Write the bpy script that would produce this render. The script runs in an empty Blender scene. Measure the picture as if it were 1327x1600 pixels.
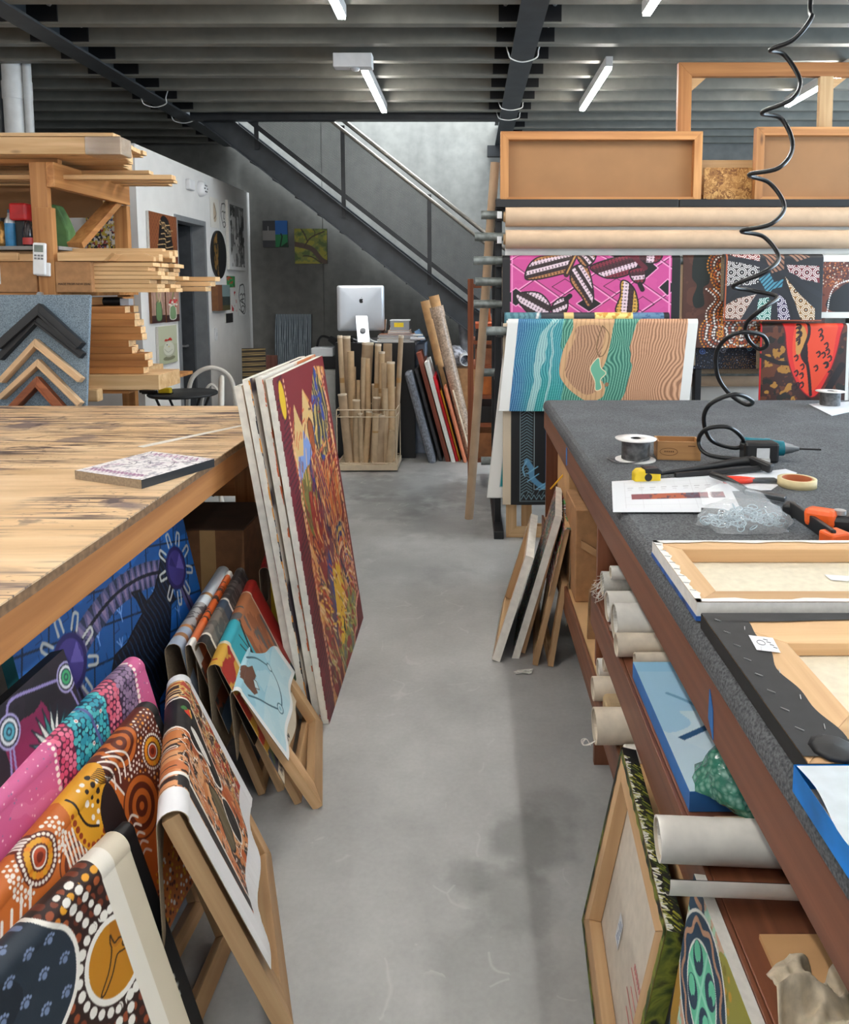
import bpy, math, random
import numpy as np
from mathutils import Vector, Matrix

random.seed(7)
S = bpy.context.scene
COL = S.collection
PI = math.pi

# ------------------------------------------------------------------ camera
EYE = 1.55
FPX = 1150.0
CX, CY = 733.0, 565.0
PITCH = math.radians(5.7)
cd = bpy.data.cameras.new('camera'); cam = bpy.data.objects.new('camera', cd); COL.objects.link(cam)
cd.sensor_fit = 'VERTICAL'; cd.sensor_height = 24.0; cd.sensor_width = 24.0
cd.lens = FPX / 1600 * 24.0
cd.shift_x = (663.5 - CX) / 1600; cd.shift_y = (CY - 800) / 1600
cd.clip_start = 0.02; cd.clip_end = 100
cam.location = (0, 0, EYE); cam.rotation_euler = (PI / 2 - PITCH, 0, 0)
S.camera = cam
# ------------------------------------------------------------------ light and exposure
S.view_settings.view_transform = 'Standard'; S.view_settings.look = 'None'
S.view_settings.gamma = 1.0; S.view_settings.use_curve_mapping = False
S.view_settings.exposure = 0.2
TUBE_STRENGTH = 100.0
wd = bpy.data.worlds.new('world'); S.world = wd; wd.use_nodes = True
_bg = wd.node_tree.nodes['Background']
_bg.inputs[0].default_value = (0.80, 0.90, 1.0, 1); _bg.inputs[1].default_value = 0.55
def area_light(name, loc, rot, sx, sy, power, col):
    l = bpy.data.lights.new(name, 'AREA'); l.shape = 'RECTANGLE'; l.size = sx; l.size_y = sy
    l.energy = power; l.color = col
    o = bpy.data.objects.new(name, l); COL.objects.link(o); o.location = loc; o.rotation_euler = rot
    return o
area_light('stairwell_daylight', (-0.3, 7.65, 5.2), (0, 0, 0), 4.2, 1.2, 700, (0.90, 0.97, 1.0))
area_light('daylight_rear', (1.2, -2.2, 2.2), (PI / 2 - 0.25, 0, 0), 5.0, 2.0, 30, (0.92, 0.96, 1.0))  # unseen daylight from behind the viewer; no window is modelled
area_light('daylight_fill_side', (4.9, 3.6, 1.9), (0, PI / 2 + 0.35, 0), 1.6, 4.5, 260, (0.66, 0.84, 1.0))  # unseen daylight fill from the right, tilted up to blue the ceiling

def px(u, v, X=None, Y=None, Z=None):
    """a point of the place seen at pixel (u, v) and lying on the given plane"""
    c, s = math.cos(PITCH), math.sin(PITCH)
    t = (CY - v) / FPX
    d = Vector(((u - CX) / FPX, c + t * s, -s + t * c))
    if Y is not None: k = Y / d.y
    elif Z is not None: k = (Z - EYE) / d.z
    else: k = X / d.x
    return Vector((d.x * k, d.y * k, EYE + d.z * k))

# ------------------------------------------------------------------ colour + materials
def lin(c):
    return tuple(((x / 255) / 12.92 if x / 255 <= .04045 else ((x / 255 + .055) / 1.055) ** 2.4) for x in c)
class NT:
    def __init__(self, name):
        self.m = bpy.data.materials.new(name); self.m.use_nodes = True
        self.t = self.m.node_tree; self.b = self.t.nodes['Principled BSDF']
        self.out = self.t.nodes['Material Output']
    def n(self, typ, **kw):
        x = self.t.nodes.new(typ)
        for k, v in kw.items():
            if k.startswith('i_'): x.inputs[k[2:].replace('_', ' ')].default_value = v
            else: setattr(x, k, v)
        return x
    def l(self, a, ao, b, bi): self.t.links.new(a.outputs[ao], b.inputs[bi])
    def coords(self, scale=(1, 1, 1), rot=(0, 0, 0), rnd=True):
        tc = self.n('ShaderNodeTexCoord'); mp = self.n('ShaderNodeMapping')
        mp.inputs['Scale'].default_value = scale; mp.inputs['Rotation'].default_value = rot
        self.l(tc, 'Object', mp, 'Vector')
        if rnd:
            oi = self.n('ShaderNodeObjectInfo'); ml = self.n('ShaderNodeMath', operation='MULTIPLY'); ml.inputs[1].default_value = 31.0
            self.l(oi, 'Random', ml, 0); self.l(ml, 'Value', mp, 'Location')
        return mp
    def ramp(self, stops):
        r = self.n('ShaderNodeValToRGB'); e = r.color_ramp.elements
        while len(e) < len(stops): e.new(0.5)
        for i, (p, c) in enumerate(stops):
            e[i].position = p; e[i].color = (*lin(c), 1)
        return r
    def bump(self, src, out, strength=.2, dist=.002):
        b = self.n('ShaderNodeBump'); b.inputs['Strength'].default_value = strength; b.inputs['Distance'].default_value = dist
        self.l(src, out, b, 'Height'); self.l(b, 'Normal', self.b, 'Normal')
    def mix(self, fac_node, fac_out, a, b, mode='MIX'):
        m = self.n('ShaderNodeMix', data_type='RGBA', blend_type=mode)
        if fac_node is None: m.inputs[0].default_value = fac_out
        else: self.l(fac_node, fac_out, m, 0)
        for k, s in ((6, a), (7, b)):
            if isinstance(s, tuple): m.inputs[k].default_value = (*lin(s), 1)
            else: self.t.links.new(s, m.inputs[k])
        return m
_mats = {}
def plain(name, c, rough=.6, metal=0.0, var=.08, scale=14, bump=0.0, trans=0.0):
    if name in _mats: return _mats[name]
    k = NT(name); mp = k.coords()
    no = k.n('ShaderNodeTexNoise'); no.inputs['Scale'].default_value = scale; no.inputs['Detail'].default_value = 3
    k.l(mp, 'Vector', no, 'Vector')
    lo = tuple(x * (1 - var) for x in c); hi = tuple(min(255, x * (1 + var)) for x in c)
    r = k.ramp([(.3, lo), (.7, hi)]); k.l(no, 'Fac', r, 'Fac'); k.l(r, 'Color', k.b, 'Base Color')
    k.b.inputs['Roughness'].default_value = rough; k.b.inputs['Metallic'].default_value = metal
    if trans: k.b.inputs['Transmission Weight'].default_value = trans
    if bump: k.bump(no, 'Fac', bump, .004)
    _mats[name] = k.m; return k.m
def wood(name, c_lo, c_hi, axis='x', rough=.55, grain=1.0, knots=True):
    """timber with the grain along one local axis; per-object random shade"""
    key = name + '_' + axis
    if key in _mats: return _mats[key]
    k = NT(key)
    sc = [26 * grain, 26 * grain, 26 * grain]; sc['xyz'.index(axis)] = 1.1
    mp = k.coords(tuple(sc))
    no = k.n('ShaderNodeTexNoise'); no.inputs['Scale'].default_value = 1.0; no.inputs['Detail'].default_value = 5; no.inputs['Distortion'].default_value = .6
    k.l(mp, 'Vector', no, 'Vector')
    r = k.ramp([(.28, c_lo), (.5, tuple((a + b) / 2 for a, b in zip(c_lo, c_hi))), (.72, c_hi)]); k.l(no, 'Fac', r, 'Fac')
    oi = k.n('ShaderNodeObjectInfo')
    mr = k.n('ShaderNodeMapRange'); mr.inputs['To Min'].default_value = .86; mr.inputs['To Max'].default_value = 1.1
    k.l(oi, 'Random', mr, 'Value')
    hs = k.n('ShaderNodeHueSaturation'); k.l(mr, 'Result', hs, 'Value'); k.l(r, 'Color', hs, 'Color')
    last = hs.outputs['Color']
    if knots:
        sc2 = [7, 7, 7]; sc2['xyz'.index(axis)] = 2.2
        mp2 = k.coords(tuple(sc2)); vo = k.n('ShaderNodeTexVoronoi'); vo.inputs['Scale'].default_value = 1.0
        k.l(mp2, 'Vector', vo, 'Vector')
        r2 = k.ramp([(.035, (255, 255, 255)), (.10, (0, 0, 0))]); k.l(vo, 'Distance', r2, 'Fac')
        mx = k.mix(r2, 'Color', last, tuple(x * .62 for x in c_lo)); last = mx.outputs[2]
    k.t.links.new(last, k.b.inputs['Base Color'])
    k.b.inputs['Roughness'].default_value = rough
    k.bump(no, 'Fac', .12, .002)
    _mats[key] = k.m; return k.m
def emitter(name, c, strength):
    k = NT(name); k.b.inputs['Base Color'].default_value = (*lin(c), 1)
    k.b.inputs['Emission Color'].default_value = (*lin(c), 1); k.b.inputs['Emission Strength'].default_value = strength
    return k.m
def painted(name='painted_canvas', rough=.5):
    if name in _mats: return _mats[name]
    k = NT(name); a = k.n('ShaderNodeAttribute'); a.attribute_name = 'paint'
    k.l(a, 'Color', k.b, 'Base Color'); k.b.inputs['Roughness'].default_value = rough
    mp = k.coords((420, 420, 420)); no = k.n('ShaderNodeTexNoise'); no.inputs['Scale'].default_value = 1.0
    k.l(mp, 'Vector', no, 'Vector'); k.bump(no, 'Fac', .12, .001)
    _mats[name] = k.m; return k.m

PINE_LO, PINE_HI = (186, 144, 96), (222, 188, 142)
def pine(ax): return wood('pine', PINE_LO, PINE_HI, ax)
def oldpine(ax): return wood('weathered_pine', (156, 100, 52), (206, 150, 92), ax)
def amber(ax): return wood('amber_pine', (150, 92, 46), (192, 132, 76), ax)
def mahog(ax): return wood('mahogany', (98, 56, 38), (140, 86, 60), ax, rough=.42, knots=False)
def rawbar(ax): return wood('stretcher_pine', (182, 142, 100), (214, 178, 134), ax, knots=False)
M_canvas = plain('raw_canvas', (206, 194, 174), .85, scale=90, var=.05)
M_linen = plain('canvas_reverse', (150, 132, 110), .9, scale=120, var=.08)
M_primed = plain('primed_canvas', (222, 219, 212), .8, scale=80, var=.03)
M_paper = plain('white_paper', (214, 216, 220), .7, scale=20, var=.02)
M_card = plain('cardboard', (168, 124, 84), .85, scale=30, var=.06)
M_carddark = plain('cardboard_brown', (120, 80, 50), .85, scale=22, var=.08)
M_kraft = plain('kraft_tube', (186, 156, 120), .8, scale=24, var=.05)
M_black = plain('black_plastic', (22, 22, 24), .4, scale=30, var=.1)
M_blacksteel = plain('black_steel', (38, 40, 43), .5, metal=.2, scale=12, var=.12)
M_beam = plain('dark_grey_steel', (58, 62, 66), .5, metal=.15, scale=8, var=.1)
M_zinc = plain('bolt_zinc', (190, 192, 194), .35, metal=.8, scale=30)
M_pipe = plain('galvanised_pipe', (128, 134, 132), .45, metal=.5, scale=26, var=.15)
M_paint = painted()

# ------------------------------------------------------------------ mesh building
class MB:
    def __init__(s): s.v = []; s.f = []; s.m = []; s.sm = []
    def _add(s, vs, fs, m, smooth=False):
        o = len(s.v); s.v += [tuple(v) for v in vs]
        for f in fs:
            s.f.append(tuple(i + o for i in f)); s.m.append(m); s.sm.append(smooth)
    def box(s, x0, x1, y0, y1, z0, z1, m=0):
        s._add([(x0, y0, z0), (x1, y0, z0), (x1, y1, z0), (x0, y1, z0), (x0, y0, z1), (x1, y0, z1), (x1, y1, z1), (x0, y1, z1)],
               [(0, 3, 2, 1), (4, 5, 6, 7), (0, 1, 5, 4), (1, 2, 6, 5), (2, 3, 7, 6), (3, 0, 4, 7)], m); return s
    def bar(s, p, q, w, h, up=(0, 0, 1), m=0):
        p, q = Vector(p), Vector(q); d = (q - p).normalized(); up = Vector(up)
        sd = d.cross(up)
        if sd.length < 1e-5: sd = d.cross(Vector((0, 1, 0)))
        sd.normalize(); u = sd.cross(d).normalized()
        a = [p + sd * (i * w / 2) + u * (j * h / 2) for i, j in ((-1, -1), (1, -1), (1, 1), (-1, 1))]
        b = [x + (q - p) for x in a]
        s._add(a + b, [(3, 2, 1, 0), (4, 5, 6, 7), (0, 1, 5, 4), (1, 2, 6, 5), (2, 3, 7, 6), (3, 0, 4, 7)], m); return s
    def tube(s, pts, r, seg=10, m=0, caps=True):
        P = [Vector(p) for p in pts]; n = len(P); rr = r if isinstance(r, (list, tuple)) else [r] * n
        rings = []; nrm = None
        for i in range(n):
            t = (P[min(i + 1, n - 1)] - P[max(i - 1, 0)]).normalized()
            if nrm is None:
                nrm = t.orthogonal().normalized()
            else:
                nrm = (nrm - t * nrm.dot(t))
                nrm = nrm.normalized() if nrm.length > 1e-6 else t.orthogonal().normalized()
            b = t.cross(nrm)
            rings.append([P[i] + (nrm * math.cos(2 * PI * k / seg) + b * math.sin(2 * PI * k / seg)) * rr[i] for k in range(seg)])
        vs = [v for R in rings for v in R]
        fs = [(i * seg + k, i * seg + (k + 1) % seg, (i + 1) * seg + (k + 1) % seg, (i + 1) * seg + k) for i in range(n - 1) for k in range(seg)]
        s._add(vs, fs, m, True)
        if caps:
            s._add(rings[0], [tuple(range(seg - 1, -1, -1))], m); s._add(rings[-1], [tuple(range(seg))], m)
        return s
    def cyl(s, p, q, r, r2=None, seg=20, m=0, caps=True):
        return s.tube([p, q], [r, r if r2 is None else r2], seg, m, caps)
    def pipe(s, p, q, r, ri, seg=22, m=0, mi=None):
        """hollow tube with wall"""
        p, q = Vector(p), Vector(q); t = (q - p).normalized(); n = t.orthogonal().normalized(); b = t.cross(n)
        def ring(c, rad): return [c + (n * math.cos(2 * PI * k / seg) + b * math.sin(2 * PI * k / seg)) * rad for k in range(seg)]
        A, B, C, D = ring(p, r), ring(q, r), ring(q, ri), ring(p, ri)
        mi = m if mi is None else mi
        def band(U, V, mm, sm): s._add(U + V, [(k, (k + 1) % seg, seg + (k + 1) % seg, seg + k) for k in range(seg)], mm, sm)
        band(A, B, m, True); band(B, C, m, False); band(C, D, mi, True); band(D, A, m, False); return s
    def lathe(s, prof, c=(0, 0, 0), seg=28, m=0, axis='z'):
        c = Vector(c); rings = []
        for r, h in prof:
            R = []
            for k in range(seg):
                a, b = r * math.cos(2 * PI * k / seg), r * math.sin(2 * PI * k / seg)
                R.append(c + Vector({'z': (a, b, h), 'x': (h, a, b), 'y': (b, h, a)}[axis]))
            rings.append(R)
        vs = [v for R in rings for v in R]
        s._add(vs, [(i * seg + k, i * seg + (k + 1) % seg, (i + 1) * seg + (k + 1) % seg, (i + 1) * seg + k) for i in range(len(prof) - 1) for k in range(seg)], m, True)
        if prof[0][0] > 1e-6: s._add(rings[0], [tuple(range(seg - 1, -1, -1))], m)
        if prof[-1][0] > 1e-6: s._add(rings[-1], [tuple(range(seg))], m)
        return s
    def prism(s, poly, h0, h1, plane='xz', m=0):
        """polygon (counter-clockwise) extruded from h0 to h1 along the axis left out"""
        def P(a, b, h): return {'xz': (a, h, b), 'xy': (a, b, h), 'yz': (h, a, b)}[plane]
        n = len(poly); vs = [P(a, b, h0) for a, b in poly] + [P(a, b, h1) for a, b in poly]
        fs = [tuple(range(n - 1, -1, -1)), tuple(range(n, 2 * n))] + [(i, (i + 1) % n, n + (i + 1) % n, n + i) for i in range(n)]
        if plane == 'xz': fs = [tuple(reversed(f)) for f in fs]
        s._add(vs, fs, m); return s
    def quad(s, a, b, c, d, m=0): s._add([a, b, c, d], [(0, 1, 2, 3)], m); return s
    def mesh(s, name, mats):
        me = bpy.data.meshes.new(name); me.from_pydata(s.v, [], s.f)
        for mt in (mats if isinstance(mats, (list, tuple)) else [mats]): me.materials.append(mt)
        me.polygons.foreach_set('material_index', s.m); me.polygons.foreach_set('use_smooth', s.sm)
        me.update(); return me
def link(name, me, parent=None, M=None):
    o = bpy.data.objects.new(name, me); COL.objects.link(o)
    if parent is not None: o.parent = parent
    if M is not None: o.matrix_local = M
    return o
def bevel(o, w, seg=2):
    b = o.modifiers.new('bevel', 'BEVEL'); b.width = w; b.segments = seg; b.limit_method = 'ANGLE'; b.angle_limit = math.radians(40)
    return o
def tag(o, label, cat, group=None, kind=None):
    o['label'] = label; o['category'] = cat
    if group: o['group'] = group
    if kind: o['kind'] = kind
    return o
def thing(name, label, cat, loc=(0, 0, 0), M=None, group=None):
    o = bpy.data.objects.new(name, None); COL.objects.link(o); o.empty_display_size = .05
    if M is not None: o.matrix_world = M
    else: o.location = loc
    return tag(o, label, cat, group)
def part(name, mb, mats, parent, bev=0, label=None, M=None):
    o = link(name, mb.mesh(name, mats), parent, M)
    if bev: bevel(o, bev)
    if label: o['label'] = label
    return o
def solo(name, label, cat, mb, mats, M=None, group=None, bev=0, kind=None):
    o = link(name, mb.mesh(name, mats), None, M)
    if bev: bevel(o, bev)
    return tag(o, label, cat, group, kind)
def struct(name, mb, mats, bev=0, parent=None):
    o = link(name, mb.mesh(name, mats), parent)
    if bev: bevel(o, bev)
    if parent is None: o['kind'] = 'structure'
    return o
def dup(root, M, label=None, group=None):
    r = root.copy(); COL.objects.link(r); r.matrix_world = M
    if label: r['label'] = label
    if group: r['group'] = group
    for ch in list(root.children):
        c = ch.copy(); COL.objects.link(c); c.parent = r
        for g in list(ch.children):
            d = g.copy(); COL.objects.link(d); d.parent = c
    return r
def frameM(o, ex, ez):
    ex = Vector(ex).normalized(); ez = Vector(ez); ez = (ez - ex * ez.dot(ex)).normalized(); ey = ez.cross(ex)
    return Matrix(((ex.x, ey.x, ez.x, o[0]), (ex.y, ey.y, ez.y, o[1]), (ex.z, ey.z, ez.z, o[2]), (0, 0, 0, 1)))
def T(x, y, z, rz=0): return Matrix.Translation((x, y, z)) @ Matrix.Rotation(rz, 4, 'Z')
def smooth(pts, n=8, closed=False):
    P = [Vector(p) for p in pts]; out = []
    N = len(P)
    for i in range(N if closed else N - 1):
        a = P[(i - 1) % N] if closed or i > 0 else P[0]; b = P[i]; c = P[(i + 1) % N]
        d = P[(i + 2) % N] if closed or i + 2 < N else P[-1]
        for k in range(n):
            t = k / n
            out.append(0.5 * ((2 * b) + (c - a) * t + (2 * a - 5 * b + 4 * c - d) * t * t + (3 * b - a - 3 * c + d) * t ** 3))
    if not closed: out.append(P[-1])
    return out
def text_mesh(s, size, depth=.0004):
    cu = bpy.data.curves.new('lettering', 'FONT'); cu.body = s; cu.size = size; cu.extrude = depth
    o = bpy.data.objects.new('lettering', cu); COL.objects.link(o)
    dg = bpy.context.evaluated_depsgraph_get(); me = bpy.data.meshes.new_from_object(o.evaluated_get(dg))
    bpy.data.objects.remove(o); bpy.data.curves.remove(cu); return me
def lettering(name, s, size, mat, parent, M):
    me = text_mesh(s, size); me.materials.clear(); me.materials.append(mat)
    return link(name, me, parent, M)
# ------------------------------------------------------------------ painting with numpy: colours of a sheet's points
class Art:
    """x runs 0..a to the right, y 0..1 upwards; n points per unit of height"""
    def __init__(s, a, n, bg):
        s.a = a; s.h = n; s.w = max(2, int(round(n * a)))
        s.x = np.linspace(0, a, s.w)[None, :].repeat(s.h, 0); s.y = np.linspace(0, 1, s.h)[:, None].repeat(s.w, 1)
        s.c = np.zeros((s.h, s.w, 3)); s.c[:] = np.array(bg) / 255
        s.rng = np.random.RandomState(3)
    def noise(s, fx, fy=None, oct=3, seed=0):
        fy = fx if fy is None else fy
        r = np.random.RandomState(seed); out = np.zeros_like(s.x); amp = 1
        for o in range(oct):
            gx, gy = max(2, int(fx * s.a * 2 ** o) + 2), max(2, int(fy * 2 ** o) + 2)
            g = r.rand(gy, gx); X = np.clip(s.x / s.a, 0, 1) * (gx - 1.001); Y = np.clip(s.y, 0, 1) * (gy - 1.001)
            i, j = X.astype(int), Y.astype(int); u, v = X - i, Y - j; u = u * u * (3 - 2 * u); v = v * v * (3 - 2 * v)
            out += amp * ((g[j, i] * (1 - u) + g[j, i + 1] * u) * (1 - v) + (g[j + 1, i] * (1 - u) + g[j + 1, i + 1] * u) * v); amp *= .5
        return out / (2 - .5 ** (oct - 1))
    def put(s, mask, col, al=1.0):
        m = np.clip(mask.astype(float) * al, 0, 1)[..., None]; s.c = s.c * (1 - m) + np.array(col) / 255 * m; return s
    def win(s, x0, x1, y0, y1):
        i0 = max(0, int(x0 / s.a * (s.w - 1))); i1 = min(s.w, int(x1 / s.a * (s.w - 1)) + 2)
        j0 = max(0, int(y0 * (s.h - 1))); j1 = min(s.h, int(y1 * (s.h - 1)) + 2)
        return (slice(j0, j1), slice(i0, i1)) if i1 > i0 and j1 > j0 else None
    def disc(s, x, y, r, col, ri=0, ry=None):
        ry = ry or r; w = s.win(x - r, x + r, y - ry, y + ry)
        if w is None: return s
        d = np.hypot((s.x[w] - x), (s.y[w] - y) * r / ry); e = .6 / s.h
        m = np.clip((r - d) / e + .5, 0, 1)
        if ri: m = m * np.clip((d - ri) / e + .5, 0, 1)
        m = m[..., None]; s.c[w] = s.c[w] * (1 - m) + np.array(col) / 255 * m; return s
    def rings(s, x, y, spec):
        for r, col in spec: s.disc(x, y, r, col)
        return s
    def line(s, pts, wd, col):
        e = .6 / s.h
        for (x0, y0), (x1, y1) in zip(pts[:-1], pts[1:]):
            w = s.win(min(x0, x1) - wd, max(x0, x1) + wd, min(y0, y1) - wd, max(y0, y1) + wd)
            if w is None: continue
            dx, dy = x1 - x0, y1 - y0; L = dx * dx + dy * dy + 1e-12
            t = np.clip(((s.x[w] - x0) * dx + (s.y[w] - y0) * dy) / L, 0, 1)
            d = np.hypot(s.x[w] - x0 - t * dx, s.y[w] - y0 - t * dy)
            m = np.clip((wd / 2 - d) / e + .5, 0, 1)[..., None]
            s.c[w] = s.c[w] * (1 - m) + np.array(col) / 255 * m
        return s
    def curve(s, pts, wd, col, n=7, closed=False):
        P = smooth([(p[0], p[1], 0) for p in pts], n, closed); q = [(p.x, p.y) for p in P]
        if closed: q.append(q[0])
        return s.line(q, wd, col)
    def dots(s, pts, r, gap, col, n=8, closed=False, jit=0):
        P = smooth([(p[0], p[1], 0) for p in pts], n, closed)
        if closed: P.append(P[0])
        acc = 0
        for a, b in zip(P[:-1], P[1:]):
            L = (b - a).length
            while acc <= L and L > 0:
                q = a + (b - a) * (acc / L); c = col[s.rng.randint(len(col))] if isinstance(col, list) else col
                s.disc(q.x + jit * s.rng.randn(), q.y + jit * s.rng.randn(), r * (1 + .12 * s.rng.randn()), c); acc += gap
            acc -= L
        return s
    def ringdots(s, x, y, R, r, n, col, ry=1.0):
        for k in range(n):
            c = col[s.rng.randint(len(col))] if isinstance(col, list) else col
            s.disc(x + R * math.cos(2 * PI * k / n), y + R * ry * math.sin(2 * PI * k / n), r, c)
        return s
    def inside(s, pts):
        m = np.zeros(s.x.shape, bool); n = len(pts)
        for i in range(n):
            (x0, y0), (x1, y1) = pts[i], pts[(i + 1) % n]
            if y0 == y1: continue
            cnd = ((s.y >= min(y0, y1)) & (s.y < max(y0, y1))) & (s.x < (x1 - x0) * (s.y - y0) / (y1 - y0) + x0)
            m ^= cnd
        return m
    def poly(s, pts, col, curved=False, edge=None, ew=.01):
        if curved: pts = [(p.x, p.y) for p in smooth([(a, b, 0) for a, b in pts], 7, True)]
        s.put(s.inside(pts), col)
        if edge: s.line(list(pts) + [pts[0]], ew, edge)
        return s
    def grain(s, k=.05, seed=1):
        s.c = np.clip(s.c * (1 + k * (np.random.RandomState(seed).rand(s.h, s.w, 1) * 2 - 1)), 0, 1); return s
    def dotfield(s, mask, gap, r, cols, jit=.25, seed=5):
        R = np.random.RandomState(seed); y = gap / 2; row = 0
        while y < 1:
            x = gap / 2 + (row % 2) * gap / 2
            while x < s.a:
                xx, yy = x + jit * gap * R.randn(), y + jit * gap * R.randn()
                i = int(np.clip(xx / s.a * (s.w - 1), 0, s.w - 1)); j = int(np.clip(yy * (s.h - 1), 0, s.h - 1))
                if mask[j, i]: s.disc(xx, yy, r * (1 + .15 * R.randn()), cols[R.randint(len(cols))])
                x += gap
            y += gap * .87; row += 1
        return s
    def linear(s):
        c = np.clip(s.c, 0, 1); l = np.where(c <= .04045, c / 12.92, ((c + .055) / 1.055) ** 2.4)
        return l
def grid_mesh(name, V, art_lin, mats, mi_extra=None):
    """V: (h, w, 3) points; art_lin: (h, w, 3) linear colours"""
    h, w = V.shape[:2]
    idx = np.arange(h * w).reshape(h, w)
    q = np.stack([idx[:-1, :-1], idx[:-1, 1:], idx[1:, 1:], idx[1:, :-1]], -1).reshape(-1, 4)
    me = bpy.data.meshes.new(name); me.vertices.add(h * w); me.vertices.foreach_set('co', V.reshape(-1).astype(np.float32))
    me.loops.add(q.size); me.loops.foreach_set('vertex_index', q.reshape(-1).astype(np.int32))
    me.polygons.add(len(q)); me.polygons.foreach_set('loop_start', (np.arange(len(q)) * 4).astype(np.int32))
    try: me.polygons.foreach_set('loop_total', np.full(len(q), 4, np.int32))
    except Exception: pass
    me.polygons.foreach_set('use_smooth', np.ones(len(q), bool))
    for m in mats: me.materials.append(m)
    me.update(calc_edges=True)
    a = me.color_attributes.new('paint', 'FLOAT_COLOR', 'POINT')
    rgba = np.ones((h * w, 4), np.float32); rgba[:, :3] = art_lin.reshape(-1, 3); a.data.foreach_set('color', rgba.reshape(-1))
    me.validate(); return me
def solid(o, th, back=1, off=-1):
    s = o.modifiers.new('thickness', 'SOLIDIFY'); s.thickness = th; s.offset = off; s.material_offset = back; s.material_offset_rim = back
    return o
def stretcher(root, W, H, bw=.045, bt=.02, y0=.002, mats=None, cross=False):
    """four timber bars, mitred, in the thing's local x-z plane"""
    mx, mz = (rawbar('x'), rawbar('z')) if mats is None else mats
    y1 = y0 + bt; MO = Matrix.Translation((.002, 0, .002))
    part('rail', MB().prism([(0, 0), (W, 0), (W - bw, bw), (bw, bw)], y0, y1, 'xz'), mx, root, .0015, M=MO)
    part('rail', MB().prism([(bw, H - bw), (W - bw, H - bw), (W, H), (0, H)], y0, y1, 'xz'), mx, root, .0015, M=MO)
    part('stile', MB().prism([(0, 0), (bw, bw), (bw, H - bw), (0, H)], y0, y1, 'xz'), mz, root, .0015, M=MO)
    part('stile', MB().prism([(W, 0), (W, H), (W - bw, H - bw), (W - bw, bw)], y0, y1, 'xz'), mz, root, .0015, M=MO)
    if cross: part('cross_bar', MB().box(bw, W - bw, y0 + .003, y1 - .003, H / 2 - bw / 2, H / 2 + bw / 2), mx, root, .0015, M=MO)
def canvas(name, label, M, W, H, D, art, side=None, cat='painting', group=None, bw=.045, fold=.0, back=None, bars=True, wave=0):
    """stretched canvas: painted front, turned edges, timber bars behind"""
    root = thing(name, label, cat, M=M, group=group)
    A = art.linear(); h, w = A.shape[:2]
    X = np.linspace(0, W, w)[None, :].repeat(h, 0); Z = np.linspace(0, H, h)[:, None].repeat(w, 1)
    V = np.stack([X, np.zeros_like(X), Z], -1)
    f = link('painted_face', grid_mesh('painted_face', V, A, [M_paint]), root)
    e = MB(); sd = side or M_primed; n = 24; r = random.Random(len(label))
    e.quad((0, 0, 0), (0, 0, H), (0, D, H), (0, D, 0)); e.quad((W, 0, H), (W, 0, 0), (W, D, 0), (W, D, H))
    e.quad((0, 0, H), (W, 0, H), (W, D, H), (0, D, H)); e.quad((W, 0, 0), (0, 0, 0), (0, D, 0), (W, D, 0))
    if fold:
        yb = D + .0012
        def strip(P, Q, inn):
            P, Q, inn = Vector(P), Vector(Q), Vector(inn)
            for k in range(n):
                a, b = P.lerp(Q, k / n), P.lerp(Q, (k + 1) / n)
                wa, wb = [1 + .18 * math.sin(t * 9.7 + r.random()) for t in (k, k + 1)]
                c_, d_ = b + inn * wb, a + inn * wa
                e.quad(a, b, c_, d_)
        strip((0, yb, 0), (0, yb, H), (fold, 0, 0)); strip((W, yb, H), (W, yb, 0), (-fold, 0, 0))
        strip((0, yb, H), (W, yb, H), (0, 0, -fold)); strip((W, yb, 0), (0, yb, 0), (0, 0, fold))
    o = part('turned_edge', e, sd, root)
    part('canvas_back', MB().quad((0, .0025, 0), (0, .0025, H), (W, .0025, H), (W, .0025, 0)), back or M_canvas, root)
    if bars: stretcher(root, W - .004, H - .004, bw, D - .004, .0035)
    return root
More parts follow.
